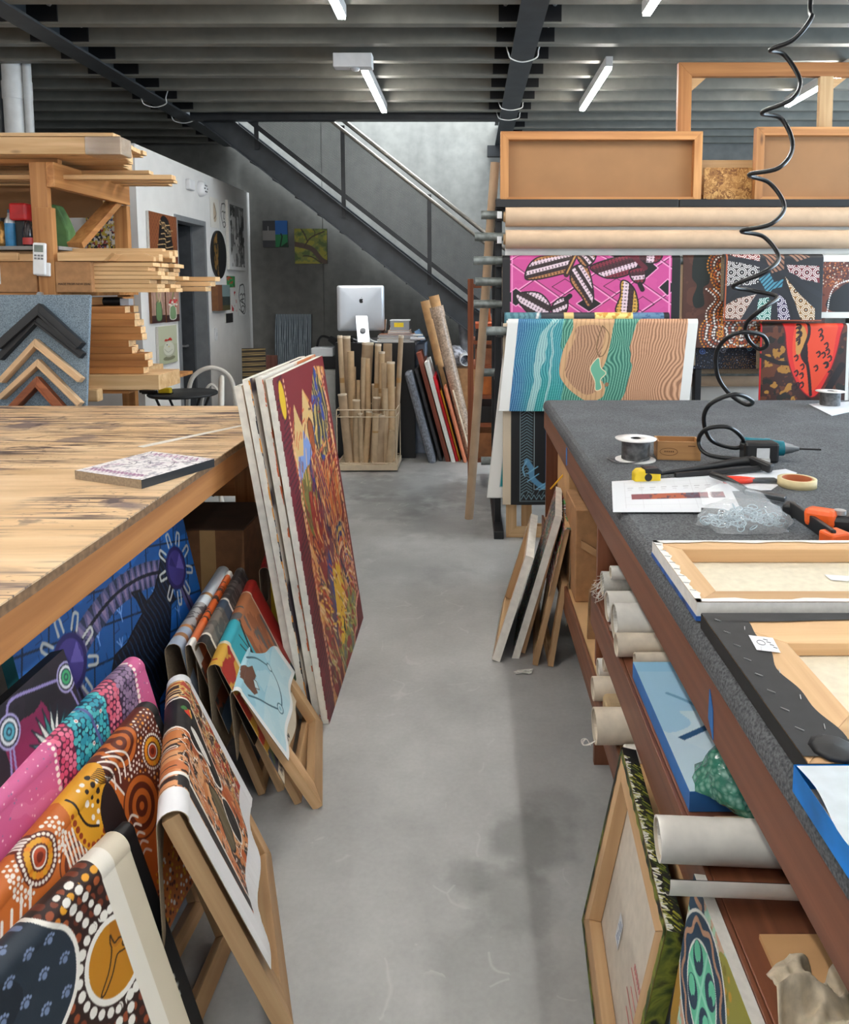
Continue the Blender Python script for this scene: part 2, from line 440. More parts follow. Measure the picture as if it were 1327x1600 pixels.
def drape(name, label, A, B, face, Lf, Lb, art, r=.02, lean=.3, blean=.05, shear=0, wave=.006, waves=2.0, cat='painting', group=None, th=.0018, backmat=None, ph=0.0, rough_edge=0, curl=0.0, mats=None):
    """sheet hung over a bar: ridge from A to B, falling on the `face` side by Lf and behind by Lb"""
    A, B, face = Vector(A), Vector(B), Vector(face).normalized()
    nu = art.w; nf = art.h
    ds = (Lf + 1e-9) / (nf - 1); nb = max(6, int(Lb / max(ds * 2, .01)))
    # profile, front end first (v = 0 at the front hem)
    prof = []
    arc = PI * r * .5
    sv = np.linspace(Lf, 0, nf)       # distance from the ridge going down the front
    for d in sv:
        if d < arc:
            t = d / r; prof.append((r * math.sin(t), -r + r * math.cos(t)))
        else:
            k = d - arc; x = r + math.sin(lean) * k + curl * max(0, k - .6 * Lf) ** 2 / max(Lf, .01); prof.append((x, -r - math.cos(lean) * k))
    bk = []
    for i in range(1, nb + 1):
        d = Lb * i / nb
        if d < arc:
            t = d / r; bk.append((-r * math.sin(t), -r + r * math.cos(t)))
        else:
            k = d - arc; bk.append((-r + math.sin(blean) * k, -r - math.cos(blean) * k))
    P = np.array(prof + bk); n = len(P)
    dist = np.concatenate([sv, np.linspace(Lb / nb, Lb, nb)])
    u = np.linspace(0, 1, nu); AB = np.array(B - A); L = float((B - A).length); un = AB / L
    V = np.zeros((n, nu, 3)); base = np.array(A)[None, None, :] + AB[None, None, :] * u[None, :, None]
    wv = wave * np.sin(2 * PI * waves * u + ph)[None, :] * np.clip(dist / max(Lf, Lb), 0, 1)[:, None] ** 1.2
    off = P[:, 0][:, None] + wv
    V += base + np.array(face)[None, None, :] * off[..., None]
    zz = P[:, 1][:, None] + np.zeros((1, nu))
    if rough_edge:
        rr = np.random.RandomState(nu).rand(nu); rr = np.convolve(np.pad(rr, 3, 'edge'), np.ones(7) / 7, 'valid') - .5
        zz += (rough_edge * rr[None, :]) * (dist / max(dist))[:, None]
    V[..., 2] += zz
    V += un[None, None, :] * (shear * np.concatenate([sv, -sv[:1] * 0 - np.linspace(0, Lb, nb) * 0]))[:, None, None]
    lin_ = art.linear(); C = np.concatenate([lin_, lin_[-1:].repeat(nb, 0)], 0)
    me = grid_mesh(name, V, C, mats or [M_paint, backmat or M_linen])
    o = link(name, me); solid(o, th, 1, -1)
    return tag(o, label, cat, group)
# ------------------------------------------------------------------ setting
def floor_mat():
    k = NT('polished_concrete'); mp = k.coords(rnd=False)
    a = k.n('ShaderNodeTexNoise'); a.inputs['Scale'].default_value = 1.6; a.inputs['Detail'].default_value = 7; a.inputs['Roughness'].default_value = .62
    k.l(mp, 'Vector', a, 'Vector')
    r = k.ramp([(.30, (146, 147, 146)), (.48, (164, 165, 164)), (.66, (180, 181, 180))]); k.l(a, 'Fac', r, 'Fac')
    b = k.n('ShaderNodeTexNoise'); b.inputs['Scale'].default_value = 70; b.inputs['Detail'].default_value = 5
    k.l(mp, 'Vector', b, 'Vector')
    rb = k.ramp([(.35, (248, 248, 248)), (.65, (255, 255, 255))]); k.l(b, 'Fac', rb, 'Fac')
    m = k.mix(None, 1.0, r.outputs['Color'], rb.outputs['Color'], 'MULTIPLY'); last = m.outputs[2]
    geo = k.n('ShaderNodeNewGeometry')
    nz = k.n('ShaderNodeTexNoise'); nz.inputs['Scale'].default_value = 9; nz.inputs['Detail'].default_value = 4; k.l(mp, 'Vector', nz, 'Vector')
    for (u, v, rad, s) in ((826, 1312, .13, .42), (800, 1402, .12, .34), (735, 1375, .07, .26), (862, 1255, .10, .25), (770, 1520, .16, .22), (640, 880, .30, .18), (700, 815, .36, .34), (600, 790, .36, .34), (650, 760, .5, .36), (760, 770, .45, .34), (560, 760, .4, .3), (700, 900, .16, .14)):  # nearer spots are oil; broad far ones colour in wetness and weaker light
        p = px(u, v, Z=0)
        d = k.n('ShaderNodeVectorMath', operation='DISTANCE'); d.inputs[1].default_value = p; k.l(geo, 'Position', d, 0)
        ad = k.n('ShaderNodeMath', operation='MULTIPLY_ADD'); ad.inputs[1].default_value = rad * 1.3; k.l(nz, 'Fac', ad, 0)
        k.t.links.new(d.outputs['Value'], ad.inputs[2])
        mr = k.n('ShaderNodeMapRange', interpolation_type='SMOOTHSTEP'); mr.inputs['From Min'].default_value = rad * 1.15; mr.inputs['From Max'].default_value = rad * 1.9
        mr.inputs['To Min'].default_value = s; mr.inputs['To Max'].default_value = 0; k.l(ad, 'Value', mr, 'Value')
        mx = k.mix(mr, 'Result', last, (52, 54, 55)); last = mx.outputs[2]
    # pale scuffs
    w = k.n('ShaderNodeTexVoronoi'); w.feature = 'DISTANCE_TO_EDGE'; w.inputs['Scale'].default_value = 1.3
    ds = k.n('ShaderNodeVectorMath', operation='ADD'); k.l(mp, 'Vector', ds, 0)
    nn = k.n('ShaderNodeTexNoise'); nn.inputs['Scale'].default_value = 3; k.l(mp, 'Vector', nn, 'Vector'); k.l(nn, 'Color', ds, 1); k.l(ds, 'Vector', w, 'Vector')
    rw = k.ramp([(.0, (255, 255, 255)), (.012, (0, 0, 0))]); k.l(w, 'Distance', rw, 'Fac')
    gt = k.n('ShaderNodeMath', operation='GREATER_THAN'); gt.inputs[1].default_value = .56; k.l(nz, 'Fac', gt, 0)
    ml = k.n('ShaderNodeMath', operation='MULTIPLY'); k.l(rw, 'Color', ml, 0); k.l(gt, 'Value', ml, 1)
    m2 = k.n('ShaderNodeMath', operation='MULTIPLY'); m2.inputs[1].default_value = .3; k.l(ml, 'Value', m2, 0)
    mx = k.mix(m2, 'Value', last, (196, 196, 194)); last = mx.outputs[2]
    k.t.links.new(last, k.b.inputs['Base Color'])
    rr = k.n('ShaderNodeMapRange'); rr.inputs['To Min'].default_value = .28; rr.inputs['To Max'].default_value = .55; k.l(a, 'Fac', rr, 'Value'); k.l(rr, 'Result', k.b, 'Roughness')
    return k.m
def concrete_wall(name, lo, hi, streak=1.0):
    k = NT(name); mp = k.coords((3, 3, .5), rnd=False); mp2 = k.coords((5, 5, 5), rnd=False)
    a = k.n('ShaderNodeTexNoise'); a.inputs['Scale'].default_value = 1.5; a.inputs['Detail'].default_value = 5; k.l(mp, 'Vector', a, 'Vector')
    b = k.n('ShaderNodeTexNoise'); b.inputs['Scale'].default_value = 2; b.inputs['Detail'].default_value = 6; k.l(mp2, 'Vector', b, 'Vector')
    m = k.n('ShaderNodeMath', operation='ADD'); k.l(a, 'Fac', m, 0); k.l(b, 'Fac', m, 1)
    h = k.n('ShaderNodeMath', operation='MULTIPLY'); h.inputs[1].default_value = .5; k.l(m, 'Value', h, 0)
    r = k.ramp([(.36, lo), (.62, hi)]); k.l(h, 'Value', r, 'Fac'); k.l(r, 'Color', k.b, 'Base Color'); k.b.inputs['Roughness'].default_value = .75
    k.bump(b, 'Fac', .15, .004); return k.m
BACK = 8.3
M_white = plain('white_plaster', (222, 221, 219), .8, scale=6, var=.02)
M_conc = concrete_wall('tilt_up_concrete', (104, 104, 101), (124, 124, 120))
M_galv = plain('galvanised_purlin', (122, 121, 114), .5, metal=.3, scale=9, var=.05)
M_deck = plain('floor_deck', (100, 100, 98), .6, metal=.2, scale=5, var=.1)
struct('floor', MB().box(-7, 6, -4, 9, -.12, 0), floor_mat())
# back wall: two concrete panels with an open joint
struct('wall_back', MB().box(-7, -1.634, BACK, BACK + .2, 0, 6.2).box(-1.626, 6, BACK, BACK + .2, 0, 6.2).box(-1.634, -1.626, BACK + .012, BACK + .2, 0, 6.2), M_conc)
struct('wall_left', MB().box(-7, -6.8, -4, BACK, 0, 3.4), M_white)
# white office box
RX, RY, RZ = -2.44, 5.49, 2.56
D0, D1, DZ = 6.17, 6.88, 2.16
wb = MB()
wb.box(RX - .1, RX, RY, D0, 0, RZ); wb.box(RX - .1, RX, D1, BACK, 0, RZ); wb.box(RX - .1, RX, D0, D1, DZ, RZ)
struct('wall_partition', wb, M_white)
struct('wall_partition_front', MB().box(-6.8, RX - .1, RY, RY + .1, 0, RZ), M_white)
struct('ceiling_office', MB().box(-6.8, RX, RY, BACK, RZ, RZ + .04), M_white)
struct('wall_office_inner', MB().box(-4.2, -4.1, RY + .1, BACK - .02, 0, RZ), plain('office_grey', (96, 98, 102), .8))
M_alu = plain('aluminium_frame', (150, 154, 158), .4, metal=.4, scale=12, var=.04)
d = struct('door_1', MB().box(RX - .13, RX + .012, D0, D0 + .045, 0, DZ).box(RX - .13, RX + .012, D1 - .045, D1, 0, DZ).box(RX - .13, RX + .012, D0 + .045, D1 - .045, DZ - .045, DZ), M_alu)
lf = part('door_leaf', MB().box(RX - .72, RX - .1, D1 - .09, D1 - .05, .01, DZ - .05), plain('door_grey', (70, 73, 78), .5), d)
part('door_handle', MB().cyl((RX - .16, D1 - .09, 1.02), (RX - .16, D1 - .14, 1.02), .01).bar((RX - .16, D1 - .14, 1.02), (RX - .28, D1 - .14, 1.02), .016, .016), M_zinc, lf)
# ceiling: deck, purlins, beams
BZ = 3.10
XL, XC = -2.61, .36
struct('ceiling', MB().box(-6.8, XL, -4, BACK, 3.335, 3.40).box(XL, XC, -4, 6.95, 3.335, 3.40).box(XC, 6, -4, BACK, 3.335, 3.40), M_deck)
PY = [4.165 + .357 * k for k in range(-9, 12)]
def purlin(x0, x1, y):
    o = (y, BZ); t = .004
    prof = [(0, 0), (.065, 0), (.065, .022), (.061, .022), (.061, t), (t, t), (t, .2 - t), (.061, .2 - t), (.061, .18), (.065, .18), (.065, .2), (0, .2)]
    mb = MB(); mb.prism([(y + a, BZ + .005 + b) for a, b in prof], x0, x1, 'yz')
    struct('ceiling_purlin', mb, M_galv)
for y in PY:
    if y < 8.15: purlin(-6.8, XL - .03, y); purlin(XC + .03, 6, y)
    if y < 6.7: purlin(XL + .03, XC - .03, y)
def ibeam(name, x, y0, y1):
    w, h, tf, tw = .155, .235, .012, .01
    mb = MB(); mb.box(x - w / 2, x + w / 2, y0, y1, BZ - .004, BZ + tf); mb.box(x - w / 2, x + w / 2, y0, y1, BZ + h - tf, BZ + h); mb.box(x - tw / 2, x + tw / 2, y0, y1, BZ + tf, BZ + h - tf)
    struct(name, mb, M_beam)
ibeam('ceiling_beam_left', XL, -4, BACK - .02); ibeam('ceiling_beam_centre', XC, -4, BACK - .02)
for y in PY:
    for xb, sides in ((XL, (-1, 1)), (XC, (-1, 1))):
        for sgn in sides:
            if y > 8.1 or (y > 6.7 and ((xb == XL and sgn == 1) or (xb == XC and sgn == -1))): continue
            if y < 2.2: continue
            a, b = sorted((xb + sgn * .006, xb + sgn * .185))
            c = struct('ceiling_cleat', MB().box(a, b, y - .012, y - .002, BZ + .014, BZ + .2), M_black)
            bx = xb + sgn * .145
            part('bolt', MB().cyl((bx, y - .012, BZ + .11), (bx, y - .026, BZ + .11), .014, seg=6), M_zinc, c)
mb = MB(); mb.box(XL + .08, XC - .08, 6.86, 6.868, BZ - .03, 3.335); mb.box(XL + .08, XC - .08, 6.868, 6.95, BZ - .03, BZ - .018)
struct('ceiling_edge_beam', mb, M_blacksteel)
struct('trim_1', MB().box(XC - .16, XC + .1, BACK - .1, BACK - .02, 2.98, BZ - .004), M_blacksteel)
# ------------------------------------------------------------------ lamps
M_lamp = plain('lamp_body', (190, 192, 194), .4, scale=10, var=.02)
M_tube = emitter('lamp_diffuser', (255, 252, 246), TUBE_STRENGTH)
def batten(x, y, label, grp=None):
    t = thing('batten_light', label, 'light', (x, y, BZ - .075), group=grp)
    part('housing', MB().box(-.024, .024, 0, 1.2, .012, .078), M_lamp, t, .003)
    part('diffuser', MB().box(-.02, .02, .012, 1.188, -.004, .012), M_tube, t, .002)
batten(-.715, 5.2, 'slim batten light glowing under the ceiling near the stair opening'); batten(-.70, 3.03, 'slim batten light cut by the top edge, above the white ceiling box')
batten(.945, 5.13, 'slim batten light in the bay right of the centre beam, nearer the back wall'); batten(.965, 2.98, 'slim batten light right of the centre beam, cut by the top edge')
batten(2.60, 5.0, 'slim batten light seen through the open timber frame at the right')
for x, y in ((-.70, .8), (-.70, -1.4), (.965, -.35), (.965, -1.4), (2.6, 2.8), (2.6, .6), (-4.0, 2.5), (-4.0, .3), (-4.0, -1.9), (-2.0, .3)):
    batten(x, y, 'slim batten light on the purlins behind the viewer', 'batten lights over the near part of the workshop')
t = thing('detector_box', 'white plastic box with a round lens under the purlins between two battens', 'sensor', (-.775, 5.06, BZ))
part('housing', MB().box(-.13, .13, 0, .09, -.085, .006), plain('white_plastic', (225, 226, 228), .4, var=.02), t, .006)
part('mount_bracket', MB().box(-.05, .05, .09, .21, -.004, .007), M_zinc, t); part('lens', MB().lathe([(.032, 0), (.028, -.012), (.0, -.02)], (0.01, .045, -.085)), plain('grey_lens', (170, 172, 176), .2, var=.02), t)
def cable(lbl, xb, y, sag=.05):
    w = .1
    pts = smooth([(xb - w - .02, y, BZ + .07), (xb - w, y, BZ + .0), (xb - w * .8, y + .01, BZ - sag * .7), (xb, y + .03, BZ - sag), (xb + w * .9, y + .02, BZ - sag * .5), (xb + w, y, BZ + .02), (xb + w + .02, y, BZ + .08)], 6)
    solo('cable', lbl, 'cable', MB().tube(pts, .0045, 8), plain('white_cable', (214, 214, 212), .4, var=.02))
cable('white cable looped under the centre beam, the nearest of its loops', XC, 5.05); cable('white cable looped under the centre beam, the middle loop of three', XC, 6.45, .035); cable('white cable looped under the centre beam, the loop closest to the wall', XC, 6.85, .03)
cable('white cable looped under the left beam, nearer loop', XL, 6.28, .05); cable('white cable looped under the left beam, farther loop', XL, 6.9, .045)
# ------------------------------------------------------------------ staircase
YS = 7.0
def sx(X): return 1.39 - .782 * X          # upper line of the stringer
st = thing('staircase', 'dark steel staircase with mesh balustrade rising to the left', 'staircase', (1.4, YS, 0)); st['kind'] = 'structure'
off = Matrix.Translation((-1.4, -YS, 0))
def stringer(y):
    x0, x1 = -2.5, 1.45; mb = MB()
    lo, hi = -.255, 0
    P = lambda x, dz: (x, sx(x) + dz)
    mb.prism([P(x0, lo), P(x1, lo), P(x1, hi), P(x0, hi)], y, y + .008)
    mb.prism([P(x0, lo), P(x1, lo), P(x1, lo + .012), P(x0, lo + .012)], y - .05, y); mb.prism([P(x0, hi - .012), P(x1, hi - .012), P(x1, hi), P(x0, hi)], y - .05, y)
    return mb
part('stringer', stringer(YS), M_beam, st, M=off); part('stringer', stringer(YS + 1.2), M_beam, st, M=off)
n = 19
for k in range(n):
    z = 3.1 * (k + 1) / n * .99; x = (1.39 - .13 - z) / .782 + .12
    part('tread', MB().box(x - .26, x, YS + .01, YS + 1.19, z - .03, z).box(x - .264, x - .26, YS + .01, YS + 1.19, z - .03, z + .15), M_blacksteel, st, M=off)
for X in (-1.966, -1.169, -.371, .43):
    part('post', MB().box(X - .02, X + .02, YS - .025, YS - .012, sx(X) - .1, sx(X) + .74), M_blacksteel, st, M=off)
def rail(dz, r, m, x0=-2.4, x1=1.2, y=YS - .03):
    return MB().cyl((x0, y, sx(x0) + dz), (x1, y, sx(x1) + dz), r)
M_steelrail = plain('brushed_steel', (122, 118, 112), .42, metal=.7, scale=30, var=.05)
part('handrail', rail(.80, .021, 0, y=YS + .05), M_steelrail, st, M=off); part('top_rail', rail(.70, .017, 0), M_steelrail, st, M=off)
part('bottom_rail', MB().bar((-2.4, YS - .018, sx(-2.4) + .11), (1.2, YS - .018, sx(1.2) + .11), .012, .04), M_blacksteel, st, M=off)
mw = MB(); s_ = -.782
zlo, zhi = .12, .69
x = -2.4
while x < 1.2:
    mw.bar((x, YS - .02, sx(x) + zlo), (x, YS - .02, sx(x) + zhi), .0055, .0045, up=(0, 1, 0)); x += .0125
h = zlo
while h < zhi:
    mw.bar((-2.4, YS - .0165, sx(-2.4) + h), (1.2, YS - .0165, sx(1.2) + h), .0045, .0055); h += .0145
part('mesh_infill', mw, plain('mesh_steel', (74, 77, 80), .5, metal=.3, scale=10, var=.05), st, M=off)
# waste pipes at the left
for i, (u, r, c, l) in enumerate(((0, .035, (70, 74, 78), 'dark grey vertical waste pipe left of the wide white pipe'), (25, .07, (206, 208, 208), 'wide white vertical waste pipe above the timber rack'), (47, .028, (196, 198, 198), 'thin white vertical pipe right of the wide white pipe'))):
    p = px(u, 200, Y=5.38)
    solo('waste_pipe', l, 'pipe', MB().cyl((p.x, 5.38, 0), (p.x, 5.38, 3.33), r).cyl((p.x, 5.38, 2.88), (p.x, 5.38, 3.0), r * 1.08), plain('pvc_%d' % c[0], c, .4, var=.03))
# ------------------------------------------------------------------ desk corner under the stair
t = thing('office_desk', 'tall black desk with a grey cabinet side, under the stair', 'desk', (-.85, 6.62, 0))
part('front_panel', MB().box(-.36, .36, 0, .03, 0, 1.06), plain('black_laminate', (24, 24, 26), .45, scale=5), t, .003)
part('desk_top', MB().box(-.36, .37, .03, .7, 1.035, 1.06), plain('grey_laminate', (150, 154, 160), .4), t, .003)
part('cabinet', MB().box(-.3, .44, .2, .7, 0, 1.034), plain('blue_grey_laminate', (152, 164, 184), .4), t, .004)
part('trim_strip', MB().box(.37, .446, .19, .71, 1.06, 1.078), M_black, t)
# desktop computer, seen from behind
M_mac = plain('anodised_aluminium', (206, 212, 220), .32, metal=.35, scale=4, var=.02)
t = thing('desktop_computer', 'silver all-in-one computer seen from behind on the black desk', 'computer', M=T(-.985, 6.74, 1.06, math.radians(14)))
bx = MB(); W_, H_ = .43, .415
def rrect(w, h, r, n=6, cx=0, cz=0):
    out = []
    for (sx_, sz_, a0) in ((1, -1, -PI / 2), (1, 1, 0), (-1, 1, PI / 2), (-1, -1, PI)):
        for i in range(n + 1):
            a = a0 + PI / 2 * i / n
            out.append((cx + sx_ * (w / 2 - r) + r * math.cos(a), cz + sz_ * (h / 2 - r) + r * math.sin(a)))
    return out
# back shell bulging a little in the middle
rings = [(1.0, .03), (1.0, .022), (.985, .014), (.86, .006), (.6, .0), (.3, -.004), (.1, -.005)]
base = rrect(W_, H_, .02)
vs = [(x * k, y, .10 + H_ / 2 + z * k) for k, y in rings for x, z in base]; nb_ = len(base)
bx._add(vs, [(i * nb_ + j, i * nb_ + (j + 1) % nb_, (i + 1) * nb_ + (j + 1) % nb_, (i + 1) * nb_ + j) for i in range(len(rings) - 1) for j in range(nb_)] + [tuple(range(nb_ - 1, -1, -1)), tuple(range((len(rings) - 1) * nb_, len(rings) * nb_))], 0, True)
part('back_shell', bx, M_mac, t)
part('screen', MB().box(-.205, .205, .0302, .031, .17, .50), M_black, t)
stn = MB(); stn.prism([(-.022, .225), (-.014, .24), (-.20, .012), (-.19, .0), (-.185, .0)], -.055, .055, 'yz'); stn.box(-.055, .055, -.19, .0, 0, .008)
part('stand', stn, M_mac, t, .002)
part('cable_port', MB().cyl((0, -.128, .105), (0, -.140, .115), .024), plain('port_grey', (90, 92, 96), .5), t)
apple = [(0, .028), (.012, .032), (.022, .027), (.026, .018), (.019, .010), (.020, -.002), (.027, -.010), (.020, -.026), (.010, -.033), (0, -.029), (-.010, -.033), (-.020, -.026), (-.028, -.006), (-.027, .016), (-.018, .029), (-.008, .031)]
lg = MB(); lg.prism([(x * .62, z * .62) for x, z in apple], -.0, .003, 'xz'); lg.prism([(x * .62, .024 + z * .62) for x, z in ((-.001, 0), (.003, .012), (.012, .018), (.011, .008))], 0, .003, 'xz')
part('fruit_emblem', lg, M_black, t, M=Matrix.Translation((0, -.006, .10 + H_ * .66)))
def wire(name, lbl, pts, r, m, n=6, grp=None): return solo(name, lbl, 'cable', MB().tube(smooth(pts, n), r, 8), m, group=grp)
M_wc = plain('white_flex', (222, 222, 222), .4, var=.02)
wire('cable', 'white cable running from the computer stand across the black desk', [(-.99, 6.66, 1.17), (-.93, 6.64, 1.12), (-.86, 6.66, 1.07), (-.78, 6.7, 1.066)], .006, M_wc)
wire('cable', 'white cable lying to the left of the computer stand on the desk', [(-1.19, 6.68, 1.12), (-1.12, 6.66, 1.10), (-1.05, 6.68, 1.09), (-1.0, 6.70, 1.068)], .006, M_wc)
solo('power_board', 'black tangle of adaptors at the foot of the silver computer', 'adaptor', MB().box(-1.15, -1.05, 6.64, 6.72, 1.06, 1.10).box(-1.12, -1.03, 6.7, 6.76, 1.06, 1.12).tube(smooth([(-1.15, 6.66, 1.07), (-1.1, 6.63, 1.12), (-1.03, 6.64, 1.07), (-.98, 6.63, 1.075)], 5), .006), M_black, bev=.004)
# books on the desk
r = random.Random(4)
BK = [(.165, .012, (206, 190, 168), 'wide cream book at the bottom of the desk pile'), (.17, .016, (220, 216, 206), 'white book second from the bottom of the desk pile'), (.16, .012, (196, 176, 150), 'tan book in the middle of the desk pile'), (.168, .018, (226, 222, 214), 'thick white book under the brown one in the desk pile'), (.155, .012, (150, 96, 66), 'brown book in the upper half of the desk pile'), (.10, .02, (214, 186, 160), 'small pale pink book on top of the desk pile'), (.105, .012, (186, 150, 126), 'small brown book lying under the pale pink one')]
BK = BK[:5] + [BK[6], BK[5]]
z = 1.06
def book(x, y, z, w, d, h, c, lbl, rz=0, grp=None):
    t = thing('book', lbl, 'book', M=T(x, y, z, rz), group=grp)
    m = plain('cover_%d_%d_%d' % c, c, .55, var=.06)
    part('cover', MB().box(-w, w, 0, d, 0, h * .12).box(-w, w, 0, d, h * .88, h).box(-w, -w + .003, 0, d, h * .1, h * .9), m, t)
    part('pages', MB().box(-w + .003, w - .003, .004, d - .004, h * .12, h * .88), M_paper, t)
for i, (w, h, c, l) in enumerate(BK):
    book(-.655 + (.02 if i > 4 else r.uniform(-.012, .012)), 6.66 + r.uniform(0, .02), z, w, .24, h, c, l, r.uniform(-.05, .05)); z += h + .0008
t = thing('storage_tub', 'clear plastic tub with a yellow label on top of the desk books', 'tub', (-.63, 6.69, z))
M_clear = plain('clear_plastic', (214, 220, 228), .12, var=.02, trans=.55)
w_ = MB(); w_.box(-.085, .085, 0, .14, 0, .004); w_.box(-.085, .085, 0, .003, .004, .085); w_.box(-.085, .085, .137, .14, .004, .085); w_.box(-.085, -.082, .003, .137, .004, .085); w_.box(.082, .085, .003, .137, .004, .085)
part('tub_body', w_, M_clear, t); part('lid', MB().box(-.09, .09, -.004, .144, .085, .095), plain('milky_plastic', (226, 230, 236), .3, var=.02), t, .003)
part('label', MB().box(-.05, .035, -.0012, 0, .03, .07), plain('yellow_label', (234, 204, 40), .5), t)
solo('plastic_pack', 'blue and red plastic packet leaning beside the clear tub', 'packet', MB().prism([(-.50, 1.155), (-.44, 1.07), (-.40, 1.075), (-.46, 1.175)], 6.70, 6.82), plain('blue_packet', (118, 160, 204), .25, var=.25, scale=18))
solo('roll_of_paper', 'small white paper roll at the right end of the desk', 'roll', MB().pipe((-.53, 6.65, 1.095), (-.40, 6.65, 1.095), .014, .009).pipe((-.53, 6.68, 1.125), (-.42, 6.67, 1.125), .011, .007), M_paper)
t = thing('brush_jar', 'dark jar of pencils and brushes on the desk behind the books', 'jar', (-.78, 6.86, 1.06))
part('jar', MB().lathe([(.035, 0), (.04, .01), (.04, .10), (.036, .10), (.034, .012), (0, .012)]), plain('dark_tin', (60, 44, 40), .5), t)
for k in range(7):
    a = k * .9; b = Vector((.02 * math.cos(a), .02 * math.sin(a), .014)); e = Vector((.07 * math.cos(a) + .02, .05 * math.sin(a), .16 + .02 * (k % 3)))
    part('brush', MB().cyl(b, e, .004), [(plain('bristle_white', (220, 214, 206), .6), plain('brush_wood', (190, 130, 80), .5))[k % 2]], t)
solo('wooden_tray', 'small reddish wooden box standing behind the computer', 'box', MB().box(-.76, -.62, 7.0, 7.12, 1.06, 1.20), plain('redwood_box', (96, 56, 44), .6))
# cabinets left of the desk
p = px(500, 577, Y=6.75)
solo('filing_cabinet', 'low pale grey cabinet to the left of the tube basket', 'cabinet', MB().box(-1.52, -1.215, 6.72, 7.2, 0, .80).box(-1.50, -1.23, 6.712, 6.72, .42, .76).box(-1.50, -1.23, 6.712, 6.72, .05, .39), plain('filing_grey', (172, 174, 170), .45, var=.03), bev=.004)
t = thing('printer', 'small printer in white and black on the low grey cabinet', 'printer', (-1.36, 6.8, .80))
part('body', MB().box(-.13, .13, 0, .28, 0, .12), M_black, t, .01); part('paper_tray', MB().box(-.10, .10, -.02, .2, .12, .20), plain('printer_white', (214, 218, 222), .4, var=.02), t, .006)
solo('desk_lamp', 'black lamp head leaning over the low grey cabinet', 'lamp', MB().tube(smooth([(-1.44, 6.95, .80), (-1.44, 6.95, 1.0), (-1.38, 6.9, 1.1), (-1.25, 6.86, 1.06)], 6), .012).cyl((-1.30, 6.87, 1.08), (-1.2, 6.84, 1.03), .03, .045), M_black)
# ------------------------------------------------------------------ basket of cardboard tubes
bz = thing('wire_basket', 'cream wire basket on castor board holding many cardboard tubes', 'basket', (-.865, 6.12, 0))
M_cream = plain('cream_steel', (214, 196, 168), .5, var=.03)
BW, BD, BH = .50, .36, .535
wr = MB(); rw = .005
for z in (.075, .47, .53):
    wr.tube([(-BW / 2, 0, z), (BW / 2, 0, z), (BW / 2, BD, z), (-BW / 2, BD, z), (-BW / 2, 0, z)], rw, 6)
for x in (-BW / 2, BW / 2):
    for y in (0, BD): wr.cyl((x, y, .05), (x, y, .53), rw, seg=6)
part('wire_frame', wr, M_cream, bz)
w2 = MB()
for k in range(1, 5):
    x = -BW / 2 + BW * k / 5; w2.cyl((x, 0, .47), (x, 0, .53), .003, seg=6); w2.cyl((x, BD, .06), (x, BD, .53), .003, seg=6); w2.cyl((x, 0, .05), (x, 0, .09), .003, seg=6)
part('wire_infill', w2, M_cream, bz)
part('base_board', MB().box(-BW / 2 - .01, BW / 2 + .01, -.01, BD + .01, .012, .062), M_cream, bz, .004)
tb = [  # px of the tube's top centre, px of its foot, diameter px, depth along Y
 (466, 526, 470, 716, 9, .20), (490, 526, 492, 700, 14, .28), (506, 0, 0, 0, 0, 0)]
tubes = [(536, 527, 540, 13, .28, 1), (546, 0, 0, 0, 0, 0)]
TB = [  # (u_top, v_top, u_foot, width_px, y offset in the basket, kind)
 (531, 525, 541, 8, .24, 0), (541, 526, 548, 13, .30, 1), (548, 549, 552, 11, .17, 2), (554, 573, 556, 5, .26, 0), (535, 616, 546, 14, .05, 1), (557, 625, 558, 12, .07, 0), (552, 600, 556, 5, .18, 0), (560, 594, 561, 6, .22, 2),
 (575, 536, 566, 18, .32, 1), (568, 559, 566, 7, .14, 0), (574, 560, 577, 9, .20, 2), (570, 575, 563, 6, .24, 0), (583, 600, 584, 5, .25, 0), (589, 621, 583, 11, .10, 1), (591, 538, 587, 10, .26, 0), (597, 550, 594, 9, .21, 2),
 (606, 537, 606, 14, .31, 1), (600, 567, 601, 8, .17, 0), (611, 566, 612, 12, .12, 2), (602, 607, 603, 9, .06, 0), (627, 525, 617, 8, .25, 1), (563, 646, 566, 8, .04, 0), (577, 643, 571, 10, .05, 2), (588, 646, 586, 12, .035, 0), (595, 648, 593, 16, .055, 1), (614, 673, 608, 12, .035, 0), (604, 640, 602, 8, .09, 2), (619, 605, 614, 6, .28, 0)]
KR = [plain('kraft_tube_pale', (196, 172, 140), .8, var=.05), plain('kraft_tube_grey', (178, 154, 126), .8, var=.05), plain('kraft_tube_tan', (204, 174, 136), .8, var=.05)]
M_tape = plain('parcel_tape', (178, 140, 92), .3, var=.03); M_pale = plain('tube_rim', (226, 212, 190), .8)
for (ut, vt, uf, w, yo, kd) in TB:
    Y = 6.14 + yo; a = px(ut, vt, Y=Y); b = px(uf, 730, Y=Y); a.z = max(a.z, .12)
    rad = w / 2 / 1150 * Y * .98
    X0 = min(max(b.x, -1.105 + rad), -.625 - rad)
    t = thing('cardboard_tube', 'kraft cardboard tube standing among the others in the cream basket', 'tube', (X0, Y, .0625), group='tubes in the wire basket')
    q = Vector((a.x - X0, 0, a.z - .0625))
    part('tube_wall', MB().pipe((0, 0, 0), q, rad, rad * .82, 18), [KR[kd]], t)
    if (int(ut) % 3) == 0: part('tape_band', MB().pipe(q * .62, q * .66, rad * 1.01, rad * .99, 18), M_tape, t)
    if int(ut) % 2: part('end_cap', MB().pipe(q * .985, q * 1.004, rad * 1.06, rad * .78, 18), M_pale, t)
